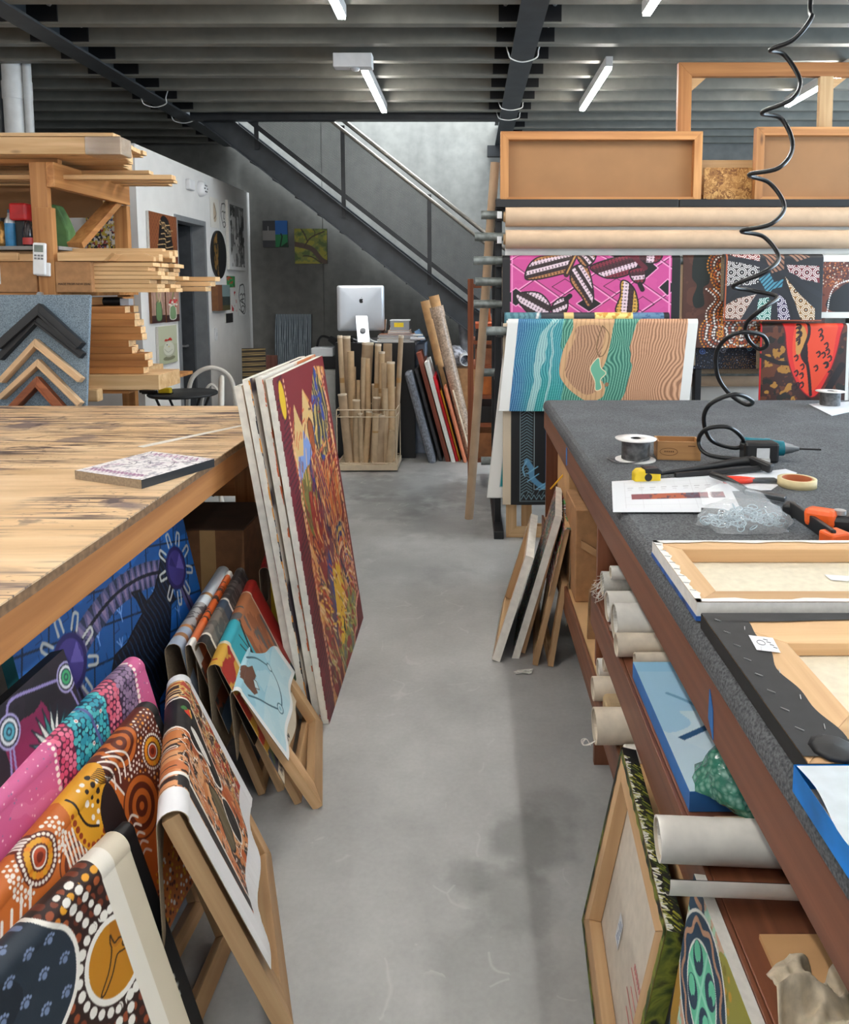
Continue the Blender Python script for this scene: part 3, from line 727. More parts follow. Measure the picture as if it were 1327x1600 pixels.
# ------------------------------------------------------------------ things leaning right of the desk
def slab(name, lbl, cat, ut, vt, uf, th, Y, dY, m, vf=720, rb=.01):
    """upright board parallel to the aisle, leaning left: near edge from the floor at uf to the top (ut, vt)"""
    ut = uf - .275 * (vf - vt); b = px(uf, vf, Y=Y); b.z = 0; a = px(ut, vt, Y=Y); L = math.hypot(a.x - b.x, a.z)
    M = frameM((b.x, Y, 0), (0, 1, 0), (a.x - b.x, 0, a.z))
    return solo(name, lbl, cat, MB().box(0, dY, 0, th, 0, L), m, M=M, bev=rb)
slab('wrapped_artwork', 'grey bubble-wrapped panel leaning nearest the black desk', 'wrapped artwork', 651, 580, 682, .07, 6.42, .45, plain('grey_bubble_wrap', (112, 116, 124), .28, scale=60, var=.2, bump=.5), 722, .025)
slab('framed_picture', 'dark grey framed picture leaning behind the grey wrapped panel', 'framed picture', 655, 575, 692, .03, 6.5, .5, plain('charcoal_board', (58, 58, 60), .6), 719)
slab('framed_picture', 'reddish brown frame edge leaning left of the white canvas', 'framed picture', 656, 550, 704, .04, 6.48, .55, wood('red_brown_frame', (110, 52, 36), (150, 78, 56), 'z', knots=False), 721, .004)
slab('white_canvas', 'narrow white canvas edge leaning between the brown frame and red board', 'canvas', 668, 565, 712, .035, 6.46, .5, M_primed, 722, .004)
slab('red_board', 'bright red board edge leaning right of the white canvas', 'board', 676, 588, 717, .026, 6.5, .5, plain('red_gloss', (196, 22, 34), .35), 719, .006)
slab('yellow_board', 'thin yellow edged board behind the bright red one', 'board', 690, 610, 720, .014, 6.52, .5, plain('yellow_gloss', (214, 158, 40), .4), 718, .003)
slab('black_board', 'black board leaning in front of the orange edged one', 'board', 682, 572, 722.5, .012, 6.56, .5, M_black, 718, .006)
slab('orange_board', 'salmon orange rounded edge of a leaning board', 'board', 688, 605, 730, .03, 6.44, .45, plain('salmon_edge', (214, 128, 92), .5), 722, .012)
slab('black_portfolio', 'black portfolio board leaning just right of the salmon orange edge', 'board', 690, 573, 736, .028, 6.58, .5, plain('dark_brown_board', (44, 34, 32), .5), 716, .006)
slab('cream_strip', 'thin cream strip leaning farthest right by the tall tubes', 'strip', 703, 610, 739, .014, 6.5, .4, M_pale, 719, .004)
p0, p1 = px(704, 655, Y=6.75), px(664, 470, Y=6.75); p0.z = 0; p0.x = px(722, 715, Y=6.75).x
solo('cardboard_tube', 'plain tan tube leaning up against the stair stringer', 'tube', MB().pipe(p0, p1, .042, .036, 20), plain('tan_tube', (196, 154, 106), .75))
t = thing('wrapped_tube', 'thick tan tube in bubble wrap leaning beside the plain tube', 'tube', (0, 0, 0))
p0, p1 = px(738, 715, Y=6.6), px(678, 462, Y=6.6); p0.z = 0; dv = p1 - p0
part('tube_wall', MB().pipe(p0, p1, .046, .04, 20), plain('tan_tube', (196, 154, 106), .75), t)
part('bubble_sleeve', MB().pipe(p0 + dv * .02, p0 + dv * .92, .056, .047, 20).pipe(p0 + dv * .87, p0 + dv * .935, .064, .047, 12), plain('bubble_wrap_tan', (178, 156, 136), .25, scale=70, var=.18, bump=.8), t)
a = px(716, 548, Y=7.25); b = px(728, 563, Y=6.85)
solo('paper_roll', 'white paper roll poking out of the clutter below the stair', 'roll', MB().pipe(a, b, .055, .048, 20, 0), M_paper)
q = px(724, 725, Y=6.95)
solo('cardboard_box', 'tan cardboard box under the stair holding the white roll', 'box', MB().box(q.x - .10, q.x + .14, 6.86, 7.3, 0, .80).box(q.x - .12, q.x + .05, 6.855, 6.862, .42, .43), M_card, bev=.004)
solo('plastic_wrap', 'crumpled clear plastic heaped on the tan box beneath the stair', 'plastic wrap', MB().lathe([(.0, .0), (.10, .02), (.13, .08), (.11, .14), (.05, .2), (0, .21)], (q.x - .08, 7.0, .80), 11), plain('crumpled_plastic', (150, 152, 160), .2, scale=30, var=.4, bump=1.0))
solo('rolled_print', 'grey rolled print standing in the tan box', 'roll', MB().pipe((q.x + .06, 7.12, .6), (q.x + .0, 7.1, 1.22), .05, .045), plain('grey_print', (120, 122, 128), .5, var=.2))
# brown timber stillage behind the leaning tube
t = thing('timber_stillage', 'red-brown timber stillage with shelves behind the tall leaning tube', 'shelf', (.0, 5.62, 0))
rb = lambda ax: wood('red_timber', (120, 60, 32), (164, 92, 54), ax)
part('upright', MB().box(-.01, .035, 0, .05, 0, 1.62), rb('z'), t, .003); part('upright', MB().box(.20, .25, 0, .05, 0, 1.5), rb('z'), t, .003)
for z in (.2, .48, .70, .93, 1.12, 1.55): part('shelf', MB().box(.036, .199, .0, .5, z, z + .03), rb('x'), t, .002)
for i, (z, h, c) in enumerate(((.23, .2, (150, 96, 56)), (.51, .13, (34, 32, 32)), (.73, .16, (186, 104, 46)), (.96, .13, (150, 92, 60)), (1.15, .07, (40, 40, 42)), (1.24, .04, (200, 100, 60)))):
    solo('timber_offcut', ['brown offcut on the lowest stillage shelf', 'black block on the second lowest stillage shelf', 'orange-brown board on the middle stillage shelf', 'dull brown block on the stillage shelf above the orange-brown board', 'black case on the top filled stillage shelf', 'orange strip lying on the black case in the stillage'][i], 'offcut', MB().box(.05, .185, 5.64, 6.0, z, z + h), plain('offcut_%d' % i, c, .6, var=.12), bev=.003)
wire('orange_hose', 'orange hose loop hanging on the stillage upright behind the canvas rack rods', [(.195, 5.604, 1.27), (.215, 5.606, 1.36), (.20, 5.606, 1.42), (.15, 5.604, 1.40), (.16, 5.604, 1.3)], .014, plain('orange_rubber', (220, 110, 50), .4))
# ------------------------------------------------------------------ things on the back wall
def small_art(a, n, bg): return Art(a, n, bg)
A = small_art(.9, 90, (70, 70, 74)); A.put((A.x < .45) & (A.y < .62) & (A.y > .25), (150, 146, 142)); A.put((A.x >= .45) & (A.y > .48), (48, 112, 190)); A.put((A.x >= .45) & (A.y <= .48), (40, 130, 78)); A.line([(.62, 0), (.7, .4), (.66, .5)], .05, (18, 46, 30)); A.line([(.2, .62), (.2, .78)], .02, (200, 200, 200)); A.poly([(.62, 0), (.9, 0), (.9, .2)], (16, 50, 30))
p = px(411, 386, Y=8.26); canvas('small_painting', 'small two-part painting of blue sky over green on the back wall', frameM((p.x, 8.265, p.z), (1, 0, 0), (0, 0, 1)), .275, .29, .03, A, M_black, bw=.03)
A = small_art(.98, 100, (132, 140, 70)); nn_ = A.noise(6, seed=4); A.put(nn_ > .55, (168, 160, 64)); A.put(nn_ < .38, (96, 112, 62))
A.curve([(0, .56), (.3, .5), (.55, .4), (.8, .12), (.98, .02)], .14, (96, 78, 66)); A.curve([(.3, .5), (.5, .75), (.9, .92)], .035, (80, 66, 54)); A.curve([(.4, .62), (.3, .85), (.2, 1)], .03, (80, 66, 54)); A.curve([(.25, .22), (.5, .2), (.8, .02)], .03, (70, 58, 46)); A.curve([(.6, .78), (.62, .9), (.56, 1)], .02, (80, 66, 54))
p = px(461, 412, Y=8.26); canvas('small_painting', 'small square painting of a branching tree limb on yellow-green', frameM((p.x, 8.265, p.z), (1, 0, 0), (0, 0, 1)), .36, .385, .03, A, M_black, bw=.03)
A = small_art(.8, 140, (70, 82, 92))
for k in range(22):
    xx = .02 + k * .036; A.curve([(xx, 0), (xx + .012 * math.sin(k), .3), (xx - .01 * math.cos(k * 2), .6), (xx + .006, 1)], .012, (168, 182, 190))
p = px(430, 555, Y=8.0); p.z = 0
solo('wall_cabinet', 'dark low cabinet under the striped panel by the back wall', 'cabinet', MB().box(-2.15, -1.55, 7.75, 8.25, 0, .72), plain('dark_cabinet', (50, 50, 52), .5), bev=.004)
p = px(430, 600, Y=8.05); canvas('striped_painting', 'blue-grey painting of pale vertical stripes leaning on the back wall', frameM((p.x, 8.05, .722), (1, 0, 0), (0, .16, 1)), .40, .55, .03, A, M_black, bw=.03)
# ------------------------------------------------------------------ canvas rack behind the felt table
YR = 4.53
XE = 2.75
rk = thing('canvas_rack', 'tall black rack with galvanised rods carrying canvas rolls and draped paintings', 'rack', (.2, YR, 0))
MR = Matrix.Translation((-.2, -YR, 0))
for x in (.185, 1.45, XE):
    part('upright', MB().box(x - .02, x + .02, YR + .09, YR + .15, 0.02, 2.10), M_blacksteel, rk, .003, M=MR)
    part('upright', MB().box(x - .02, x + .02, YR + .75, YR + .81, 0.02, 2.10), M_blacksteel, rk, .003, M=MR)
    part('foot', MB().box(x - .03, x + .03, YR - .1, YR + .9, 0, .05), M_black, rk, .004, M=MR)
    part('side_arm', MB().box(x - .012, x + .012, YR + .1, YR + .8, 1.98, 2.03), M_blacksteel, rk, M=MR)
RODS = [(336, 752, .08), (370, 742, .04), (407, 740, .02), (440, 743, .06), (475, 741, .10), (517, 760, -.16), (582, 750, .30), (720, 752, .08)]
for v, ue, dy in RODS:
    p = px(ue, v, Y=YR + dy)
    xe = 1.02 if v == 517 else XE + .05
    part('rod', MB().pipe((p.x, YR + dy, p.z), (xe, YR + dy, p.z), .0265, .021, 18), M_pipe, rk, M=MR)
    part('rod_bracket', MB().box(.165, .205, YR + dy + .0, YR + .12, p.z - .04, p.z + .012), M_black, rk, .003, M=MR)
ZT = px(780, 318, Y=YR).z
part('top_rail', MB().box(.165, 1.27, YR, YR + .05, ZT - .022, ZT + .026), M_black, rk, .003, M=MR); part('top_rail', MB().box(1.276, XE + .05, YR, YR + .05, ZT - .02, ZT + .026), M_black, rk, .003, M=MR)
part('top_shelf', MB().box(.165, XE, YR + .05, YR + .85, ZT - .03, ZT - .005), M_blacksteel, rk, M=MR)
for z in (1.85, 2.0): part('bracket_label', MB().box(.171, .199, YR - .012, YR - .01, z - .03, z + .012), M_paper, rk, M=MR)
M_tanroll = plain('linen_roll', (198, 170, 142), .8, scale=16, var=.03)
def canvas_roll(lbl, v, r, tail, dy):
    c = px(790, v, Y=YR + dy); t = thing('canvas_roll', lbl, 'roll', (c.x, YR + dy, c.z))
    L = XE - .1 - c.x
    part('roll', MB().pipe((0, 0, 0), (L, 0, 0), r, .03, 32), M_tanroll, t)
    part('core', MB().pipe((-.012, 0, 0), (L + .012, 0, 0), .031, .027, 24), M_kraft, t)
    part('hanging_sheet', MB().box(.0, L, r * .55, r * .55 + .003, -tail, -.02), plain('primed_sheet', (214, 212, 206), .8, var=.02), t)
canvas_roll('upper of the two long linen canvas rolls under the black rail', 339, .058, .13, -.0); canvas_roll('lower of the two long linen canvas rolls, above the pink painting', 374, .056, .16, -.02)
canvas_roll('long canvas roll low on the rack, seen behind the felt table', 592, .05, .17, .33)
# ---- boards standing on top of the rack
hb = plain('hardboard', (152, 110, 70), .7, scale=6, var=.03)
def backed_panel(lbl, x0, x1, z0, z1, y, bw=.05, bt=.05, xr=None):
    t = thing('backing_board', lbl, 'board', (x0, y, z0)); W, H = x1 - x0, z1 - z0
    stretcher(t, W, H, bw, bt, -bt, (oldpine('x'), oldpine('z')))
    part('hardboard_sheet', MB().box(.002, W - .002, .0, .004, .002, H - .002), hb, t)
    return t
a = px(782, 205, Y=YR + .08); b = px(1096, 312, Y=YR + .08)
backed_panel('pine framed brown board standing at the left end of the rack top', a.x, b.x, ZT - .002, a.z, YR + .14)
a = px(1184, 198, Y=YR + .06)
backed_panel('pine framed brown board on the rack top, cut by the right edge', a.x, a.x + 1.25, ZT - .002, a.z, YR + .12)
def osb():
    k = NT('strand_board'); mp = k.coords((1, 1, 1))
    v = k.n('ShaderNodeTexVoronoi'); v.inputs['Scale'].default_value = 38; n_ = k.n('ShaderNodeTexNoise'); n_.inputs['Scale'].default_value = 14; n_.inputs['Distortion'].default_value = 3
    k.l(mp, 'Vector', n_, 'Vector'); ad = k.n('ShaderNodeVectorMath', operation='ADD'); k.l(mp, 'Vector', ad, 0)
    sc_ = k.n('ShaderNodeVectorMath', operation='SCALE'); sc_.inputs['Scale'].default_value = .12; k.l(n_, 'Color', sc_, 0); k.l(sc_, 'Vector', ad, 1); k.l(ad, 'Vector', v, 'Vector')
    sp = k.n('ShaderNodeSeparateColor'); k.l(v, 'Color', sp, 'Color')
    r = k.ramp([(.1, (122, 78, 38)), (.5, (178, 128, 70)), (.9, (208, 162, 100))]); k.l(sp, 'Red', r, 'Fac'); k.l(r, 'Color', k.b, 'Base Color'); k.b.inputs['Roughness'].default_value = .7
    return k.m
a = px(1096, 262, Y=YR + .16); b = px(1186, 312, Y=YR + .16)
solo('strand_board', 'small square of strand board between the two framed brown boards', 'board', MB().box(a.x + .022, b.x + .02, YR + .16, YR + .178, ZT - .004, a.z), osb())
a = px(1085, 250, Y=YR + .3); b = px(1200, 262, Y=YR + .3)
solo('pine_plank', 'pine plank lying on edge behind the strand board', 'plank', MB().box(a.x, b.x, YR + .3, YR + .345, ZT - .004, a.z), pine('x'), bev=.002)
t = thing('open_stretcher', 'tall open timber frame reaching the ceiling above the right brown board', 'frame', M=frameM((px(1063, 95, Y=YR + .24).x, YR + .24, ZT - .003), (1, 0, .0), (0, .03, 1)))
Ht = px(1063, 95, Y=YR + .25).z - ZT; Wt = 1.5; bw = .085
part('rail', MB().prism([(0, Ht), (bw, Ht - bw), (Wt - bw, Ht - bw), (Wt, Ht)], 0, .04, 'xz'), amber('x'), t, .002); part('rail', MB().box(bw, Wt - bw, 0, .04, 0, bw), amber('x'), t, .002)
part('stile', MB().prism([(0, 0), (bw, 0), (bw, Ht - bw), (0, Ht)], 0, .04, 'xz'), amber('z'), t, .002); part('stile', MB().prism([(Wt, 0), (Wt, Ht), (Wt - bw, Ht - bw), (Wt - bw, 0)], 0, .04, 'xz'), amber('z'), t, .002)
xm = px(1283, 150, Y=YR + .25).x - px(1063, 95, Y=YR + .24).x
part('mullion', MB().box(xm, xm + bw, .002, .038, bw, Ht - bw), pine('z'), t, .002)
part('gusset', MB().prism([(bw, Ht - bw - .09), (bw + .1, Ht - bw), (bw, Ht - bw)], .041, .05, 'xz'), pine('x'), t); part('gusset', MB().prism([(xm + bw, Ht - bw - .08), (xm + bw + .1, Ht - bw), (xm + bw, Ht - bw)], .041, .05, 'xz'), pine('x'), t)
# ---- long cardboard tube leaning in front of the stillage
p0 = px(733, 810, Z=0); p1 = px(774, 254, Y=YR + .2)
solo('cardboard_tube', 'long kraft tube leaning upright at the left end of the canvas rack', 'tube', MB().pipe(p0, p1, .029, .024, 20), plain('kraft_long', (178, 150, 122), .75, var=.04))
# ---- painted sheets on the rods
def rack_sheet(lbl, u0, u1, v0, v1, dy, art_fn, n, shear=0, lean=.02, Lb=.3, name='draped_painting', ph=0, wave=.004, r=.03):
    A, B = px(u0, v0, Y=YR + dy), px(u1, v0, Y=YR + dy); B.z = A.z
    Lf = (v1 - v0) / 1150 * (YR + dy); W = (B - A).length
    art = art_fn(W / Lf, n)
    return drape(name, lbl, A, B, (0, -1, 0), Lf, Lb, art, r=r, lean=lean, shear=shear, wave=wave, ph=ph, waves=1.5)
def wing(art, pts, stripes, ang, edge=(22, 10, 14)):
    P = [(p.x, p.y) for p in smooth([(a, b, 0) for a, b in pts], 7, True)]
    m = art.inside(P); c_, s_ = math.cos(ang), math.sin(ang)
    t = (art.x * -s_ + art.y * c_); t0, t1 = t[m].min(), t[m].max(); f = (t - t0) / max(1e-6, t1 - t0)
    h = (art.x * c_ + art.y * s_); k = len(stripes)
    for i, cc in enumerate(stripes):
        art.put(m & (f >= i / k) & (f < (i + 1) / k), cc)
    if k: art.put(m & (np.sin(h * 150) > .35) & (np.sin(t * 150) > -.5), edge, .55)
    art.line(P + [P[0]], .018, edge)
def pink_moths(a, n):
    A = Art(a, n, (198, 74, 142)); g = A.noise(5, seed=2); A.put(g > .6, (206, 84, 150), .5)
    Y_ = lambda v: 1 - (v - 398) / 124.5
    X_ = lambda u: (u - 785) / 124.5
    P_ = .64
    for k in range(-3, 6):       # diamond lattice
        for s_ in (1, -1):
            x0 = .06 + k * P_
            A.line([(x0, 0), (x0 + s_ * 1.45, 1)], .014, (238, 158, 200)); A.line([(x0 + .028, 0), (x0 + .028 + s_ * 1.45, 1)], .008, (40, 14, 30))
    for (u, v, w, h, col) in ((806, 467, 20, 14, (20, 16, 18)), (845, 425, 16, 14, (20, 16, 18)), (920, 477, 20, 13, (20, 16, 18)), (1008, 422, 18, 16, (20, 16, 18)), (1041, 452, 14, 13, (20, 16, 18)), (882, 451, 20, 12, None), (962, 450, 20, 12, None), (1003, 478, 18, 12, None), (968, 402, 18, 8, (20, 16, 18))):
        q = [(X_(u - w), Y_(v)), (X_(u), Y_(v - h)), (X_(u + w), Y_(v)), (X_(u), Y_(v + h))]
        if col: A.poly(q, col, edge=(236, 160, 200), ew=.012)
        else: A.line(q + [q[0]], .008, (44, 14, 32))
    w1 = [(176, 120, 74), (52, 34, 34), (222, 198, 208), (52, 36, 36), (222, 198, 208), (176, 120, 74)]
    w2 = [(120, 36, 52), (222, 196, 208), (70, 32, 40), (122, 36, 54)]
    w3 = [(206, 160, 70), (60, 36, 36), (224, 200, 210), (206, 160, 70)]
    W = lambda L: [(X_(u), Y_(v)) for u, v in L]
    wing(A, W([(820, 437), (828, 415), (850, 402), (895, 398), (890, 425), (870, 433), (835, 440)]), w1, .25)
    wing(A, W([(890, 432), (896, 420), (915, 418), (925, 450), (926, 475), (918, 482), (908, 466), (893, 447)]), w1, -1.0)
    wing(A, W([(900, 402), (928, 398), (926, 412), (912, 420)]), w1, -.9)
    A.line(W([(899, 398), (884, 432)]), .07, (52, 30, 24)); A.line(W([(899, 400), (885, 430)]), .02, (190, 140, 80))
    wing(A, W([(921, 420), (945, 410), (985, 400), (996, 414), (980, 432), (950, 438), (930, 430)]), w2, .3)
    wing(A, W([(982, 426), (1004, 422), (1005, 442), (996, 446), (986, 440)]), w2, .1); A.line(W([(998, 447), (1002, 455)]), .06, (22, 14, 16))
    wing(A, W([(985, 400), (1030, 398), (1026, 412), (1006, 414)]), w2, 1.4); A.line(W([(980, 398), (1006, 422)]), .06, (90, 24, 40))
    wing(A, W([(969, 443), (980, 444), (992, 460), (994, 490), (962, 490), (968, 465)]), w3, 1.5)
    wing(A, W([(806, 466), (822, 459), (845, 462), (860, 482), (850, 500), (828, 494)]), w1[1:5], -.5)
    wing(A, W([(862, 482), (872, 470), (886, 469), (884, 490), (866, 496)]), w1[1:5], .4); A.line(W([(884, 470), (890, 465)]), .06, (22, 14, 16))
    m = (A.x < X_(797)) | (A.x > X_(1047)); A.put(m, (20, 19, 21)); A.line([(X_(800), 0), (X_(800), 1)], .018, (232, 140, 192)); A.line([(X_(1044), 0), (X_(1044), 1)], .02, (232, 140, 192))
    return A
rack_sheet('bright pink painting of striped moths on diamonds, draped on the rack', 785, 1062, 399, 523, -.005, pink_moths, 200)
rack_sheet('plain canvas with a cream edge hanging between pink and brown paintings', 1050, 1072, 398, 560, .04, lambda a, n: Art(a, 40, (226, 196, 160)), 40)
def strip_art(a, n):
    A = Art(a, n, (48, 52, 58)); A.put(A.x < a * .22, (92, 138, 146)); A.put((A.x < a * .22) & (np.sin(A.x * 60 + 9 * A.noise(4)) > .3), (60, 104, 118))
    A.put((A.x > a * .55) & (A.x < a * .78), (232, 214, 130)); A.put((A.x > a * .55) & (A.x < a * .78) & (A.noise(12, seed=3) > .58), (206, 150, 60)); A.put((A.x > a * .78), (92, 130, 160)); A.put((A.x > a * .78) & (A.noise(16, seed=5) > .55), (60, 96, 136)); A.put(A.x > a * .965, (24, 24, 28))
    A.line([(a * .21, 1), (a * .18, .6)], .05, (208, 208, 204)); A.put((A.x > a * .36) & (A.x < a * .42) & (A.y > .7), (212, 186, 118)); return A
rack_sheet('dark sheet with teal and yellow bands showing above the wave painting', 788, 1045, 488, 570, -.06, strip_art, 60)
def waves_art(a, n):
    A = Art(a, n, (70, 140, 130)); Wm = a; x = A.x / a; y = A.y
    g = A.noise(3, seed=8); g2 = A.noise(7, seed=9)
    xx = x + .02 * np.sin(7 * y + 6 * g) + .012 * (g2 - .5)
    def blend(c0, c1, t): return np.array(c0)[None, None, :] * (1 - t[..., None]) + np.array(c1)[None, None, :] * t[..., None]
    sea = blend((34, 84, 150), (52, 148, 156), np.clip(xx / .22, 0, 1)) / 255; A.c = sea
    teal = np.clip((.55 - y) * 3, 0, 1) * np.clip((xx - .08) * 8, 0, 1) * np.clip((.36 - xx) * 12, 0, 1); A.c = A.c * (1 - teal[..., None]) + np.array((26, 146, 138)) / 255 * teal[..., None]
    foam = (np.abs(xx - .215 + .09 * (.8 - y)) < .018) | (np.abs(xx - .25 + .05 * (.7 - y)) < .006); A.put(foam, (186, 212, 204), .8)
    lw = np.sin((x * 1.0 * a + (.02 * np.sin(9 * y + 5 * g) + .06 * g)) * 270)
    A.put((lw > .55), (156, 200, 204), .5); A.put(lw < -.75, (16, 70, 100), .5)
    green = (xx > .31); A.put(green, (62, 130, 110)); lg_ = np.sin((x * a + (.03 * np.sin(6 * y + 5 * g) + .08 * g)) * 230); A.put(green & (lg_ > .4), (128, 186, 160), .8); A.put(green & (lg_ < -.8), (30, 84, 78), .7)
    isl = [(.30, .40), (.305, .62), (.345, .85), (.36, 1.02), (.545, 1.02), (.555, .85), (.545, .62), (.53, .48), (.50, .38), (.535, .30), (.55, .22), (.535, .14), (.47, .1), (.40, .17), (.34, .27)]
    I = [(p * a, q) for p, q in isl]; P = [(p.x, p.y) for p in smooth([(p, q, 0) for p, q in I], 7, True)]; m = A.inside(P)
    A.put(m, (206, 164, 120)); 
    Q = [(.335 * a + (p - .335 * a) * .72 + .02 * a, .5 + (q - .52) * .78) for p, q in P]; m2 = A.inside(Q)
    A.put(m2, (190, 146, 112)); lr = np.sin((x * a * 1.0 + .16 * g + .03 * np.sin(8 * y)) * 210); A.put(m2 & (lr > .5), (120, 84, 64), .8); A.put(m & ~m2 & (np.sin((x * a + .1 * g) * 120) > .7), (164, 122, 84), .5)
    pond = [(.475, .52), (.50, .56), (.515, .46), (.545, .40), (.52, .33), (.53, .24), (.50, .22), (.49, .32), (.46, .44)]
    P2 = [(p.x, p.y) for p in smooth([(p * a, q, 0) for p, q in pond], 6, True)]; A.poly(P2, (110, 178, 148), edge=(236, 216, 180), ew=.008); A.disc(.555 * a, .28, .022, (150, 110, 80)); A.curve([(.5 * a, .9), (.48 * a, .7), (.5 * a, .58), (.53 * a, .62), (.54 * a, .8), (.5 * a, .9)], .008, (110, 84, 50))
    sand = (xx > .70 - .08 * (1 - y)); A.put(sand, (204, 154, 118)); d = np.hypot((x - .84) * a, (y - .2) * .55); ls = np.sin((x * a * .75 + .10 * g + .5 * np.exp(-d * d * 14) * .25) * 260); A.put(sand & (ls > .35), (134, 92, 66), .75); A.put(sand & (ls < -.85), (228, 184, 150), .6)
    edge_ = (x < .055) | (x > .948); A.put(edge_, (228, 228, 224)); return A
rack_sheet('wave painting of sea, islet and sand with white borders, draped lowest', 794, 1090, 498, 646, -.16, waves_art, 340, shear=-.10, lean=.06)
def white_edge(a, n):
    A = Art(a, n, (226, 226, 222)); A.put((A.x > .2 * a) & (A.x < .5 * a) & (A.y > .06) & (A.y < .2), (24, 140, 146)); A.put((A.x > .2 * a) & (A.y >= .2), (60, 120, 170)); A.put((A.x > .2 * a) & (A.y >= .2) & (np.sin(A.x * 200 + 9 * A.noise(6)) > .3), (140, 190, 206)); return A
rack_sheet('white bordered canvas with a teal band, lowest sheet beside the leaning tube', 792, 880, 500, 783, -.08, white_edge, 120, shear=-.11, lean=.05)
def lizard_art(a, n):
    A = Art(a, n, (24, 26, 28)); A.put(A.x < .045, (206, 190, 166)); b = .1
    for k in range(60):
        yv = .06 + k * .016
        A.line([(b, yv), (b + .03, yv + .02)], .004, (120, 150, 160)); A.line([(b + .03, yv + .02), (b + .06, yv)], .004, (120, 150, 160))
        A.line([(b + .15, .12 + yv), (b + .18, .14 + yv)], .004, (110, 150, 168)); A.line([(b + .18, .14 + yv), (b + .21, .12 + yv)], .004, (110, 150, 168))
        xv = b + k * .028
        if xv < a: A.line([(xv, .03), (xv + .014, .055)], .004, (120, 150, 160)); A.line([(xv + .014, .055), (xv + .028, .03)], .004, (120, 150, 160)); A.line([(xv, .05), (xv + .014, .075)], .003, (120, 150, 160))
    A.line([(b - .005, .02), (b - .005, 1)], .003, (150, 170, 176)); A.line([(b + .07, .085), (b + .07, 1)], .003, (160, 176, 180)); A.line([(b - .005, .02), (a, .02)], .003, (150, 170, 176)); A.line([(b + .07, .085), (a, .085)], .003, (160, 176, 180)); A.line([(b + .14, .12), (b + .14, 1)], .02, (34, 60, 92)); A.line([(b + .14, .12), (a, .12)], .02, (34, 60, 92))
    A.curve([(b + .03, .24), (b + .055, .2), (b + .06, .15), (b + .10, .11), (b + .13, .1), (b + .16, .105)], .028, (88, 140, 176)); A.curve([(b + .03, .24), (b + .01, .2), (b + .02, .16)], .008, (120, 170, 200))
    for q in ((.06, .19), (.065, .15), (.11, .105), (.13, .1)): A.line([(b + q[0] - .03, q[1] - .02), (b + q[0] + .03, q[1] + .02)], .006, (120, 176, 206))
    return A
rack_sheet('black painting with pale zigzag border and a blue lizard, hanging low', 786, 1010, 505, 795, -.11, lizard_art, 330, lean=.035)
def dots_brown(a, n):
    A = Art(a, n, (78, 46, 36)); A.put(A.noise(9, seed=1) > .56, (90, 54, 42)); X_ = lambda u: (u - 1066) / 150; Y_ = lambda v: 1 - (v - 397) / 150
    A.poly([(X_(1085), 1), (X_(1105), 1), (X_(1108), .7), (X_(1098), .62), (X_(1100), .45), (X_(1086), .42), (X_(1082), .52), (X_(1088), .65), (X_(1080), .75)], (22, 30, 26), True)
    for (u, v, R0) in ((1128, 418, 24), (1130, 436, 20), (1126, 525, 32), (1160, 520, 34)):
        for q, c in enumerate(((216, 140, 50), (198, 96, 40), (232, 228, 220), (176, 74, 38), (236, 232, 226))): A.ringdots(X_(u), Y_(v), (R0 - q * 5) / 150, .010, max(6, int((R0 - q * 5) * 1.3)), c)
        A.ringdots(X_(u), Y_(v), .03, .01, 7, (222, 170, 70))
    for k in range(5): A.dots([(X_(1103 + 6 * k), Y_(455)), (X_(1118 + 5 * k), Y_(470)), (X_(1104 + 6 * k), Y_(490)), (X_(1106 + 6 * k), Y_(515)), (X_(1102 + 7 * k), Y_(535))], .010, .03, [(238, 234, 228), (206, 110, 50)][k % 2] if k < 4 else (214, 140, 50))
    A.dotfield((A.x > X_(1150)) & (A.y < .3) & (A.x < X_(1185)), .036, .010, [(240, 236, 230), (190, 80, 50), (214, 140, 60)]); return A
rack_sheet('brown painting with orange and white dotted arcs on the rack right half', 1066, 1290, 398, 546, .02, dots_brown, 260)
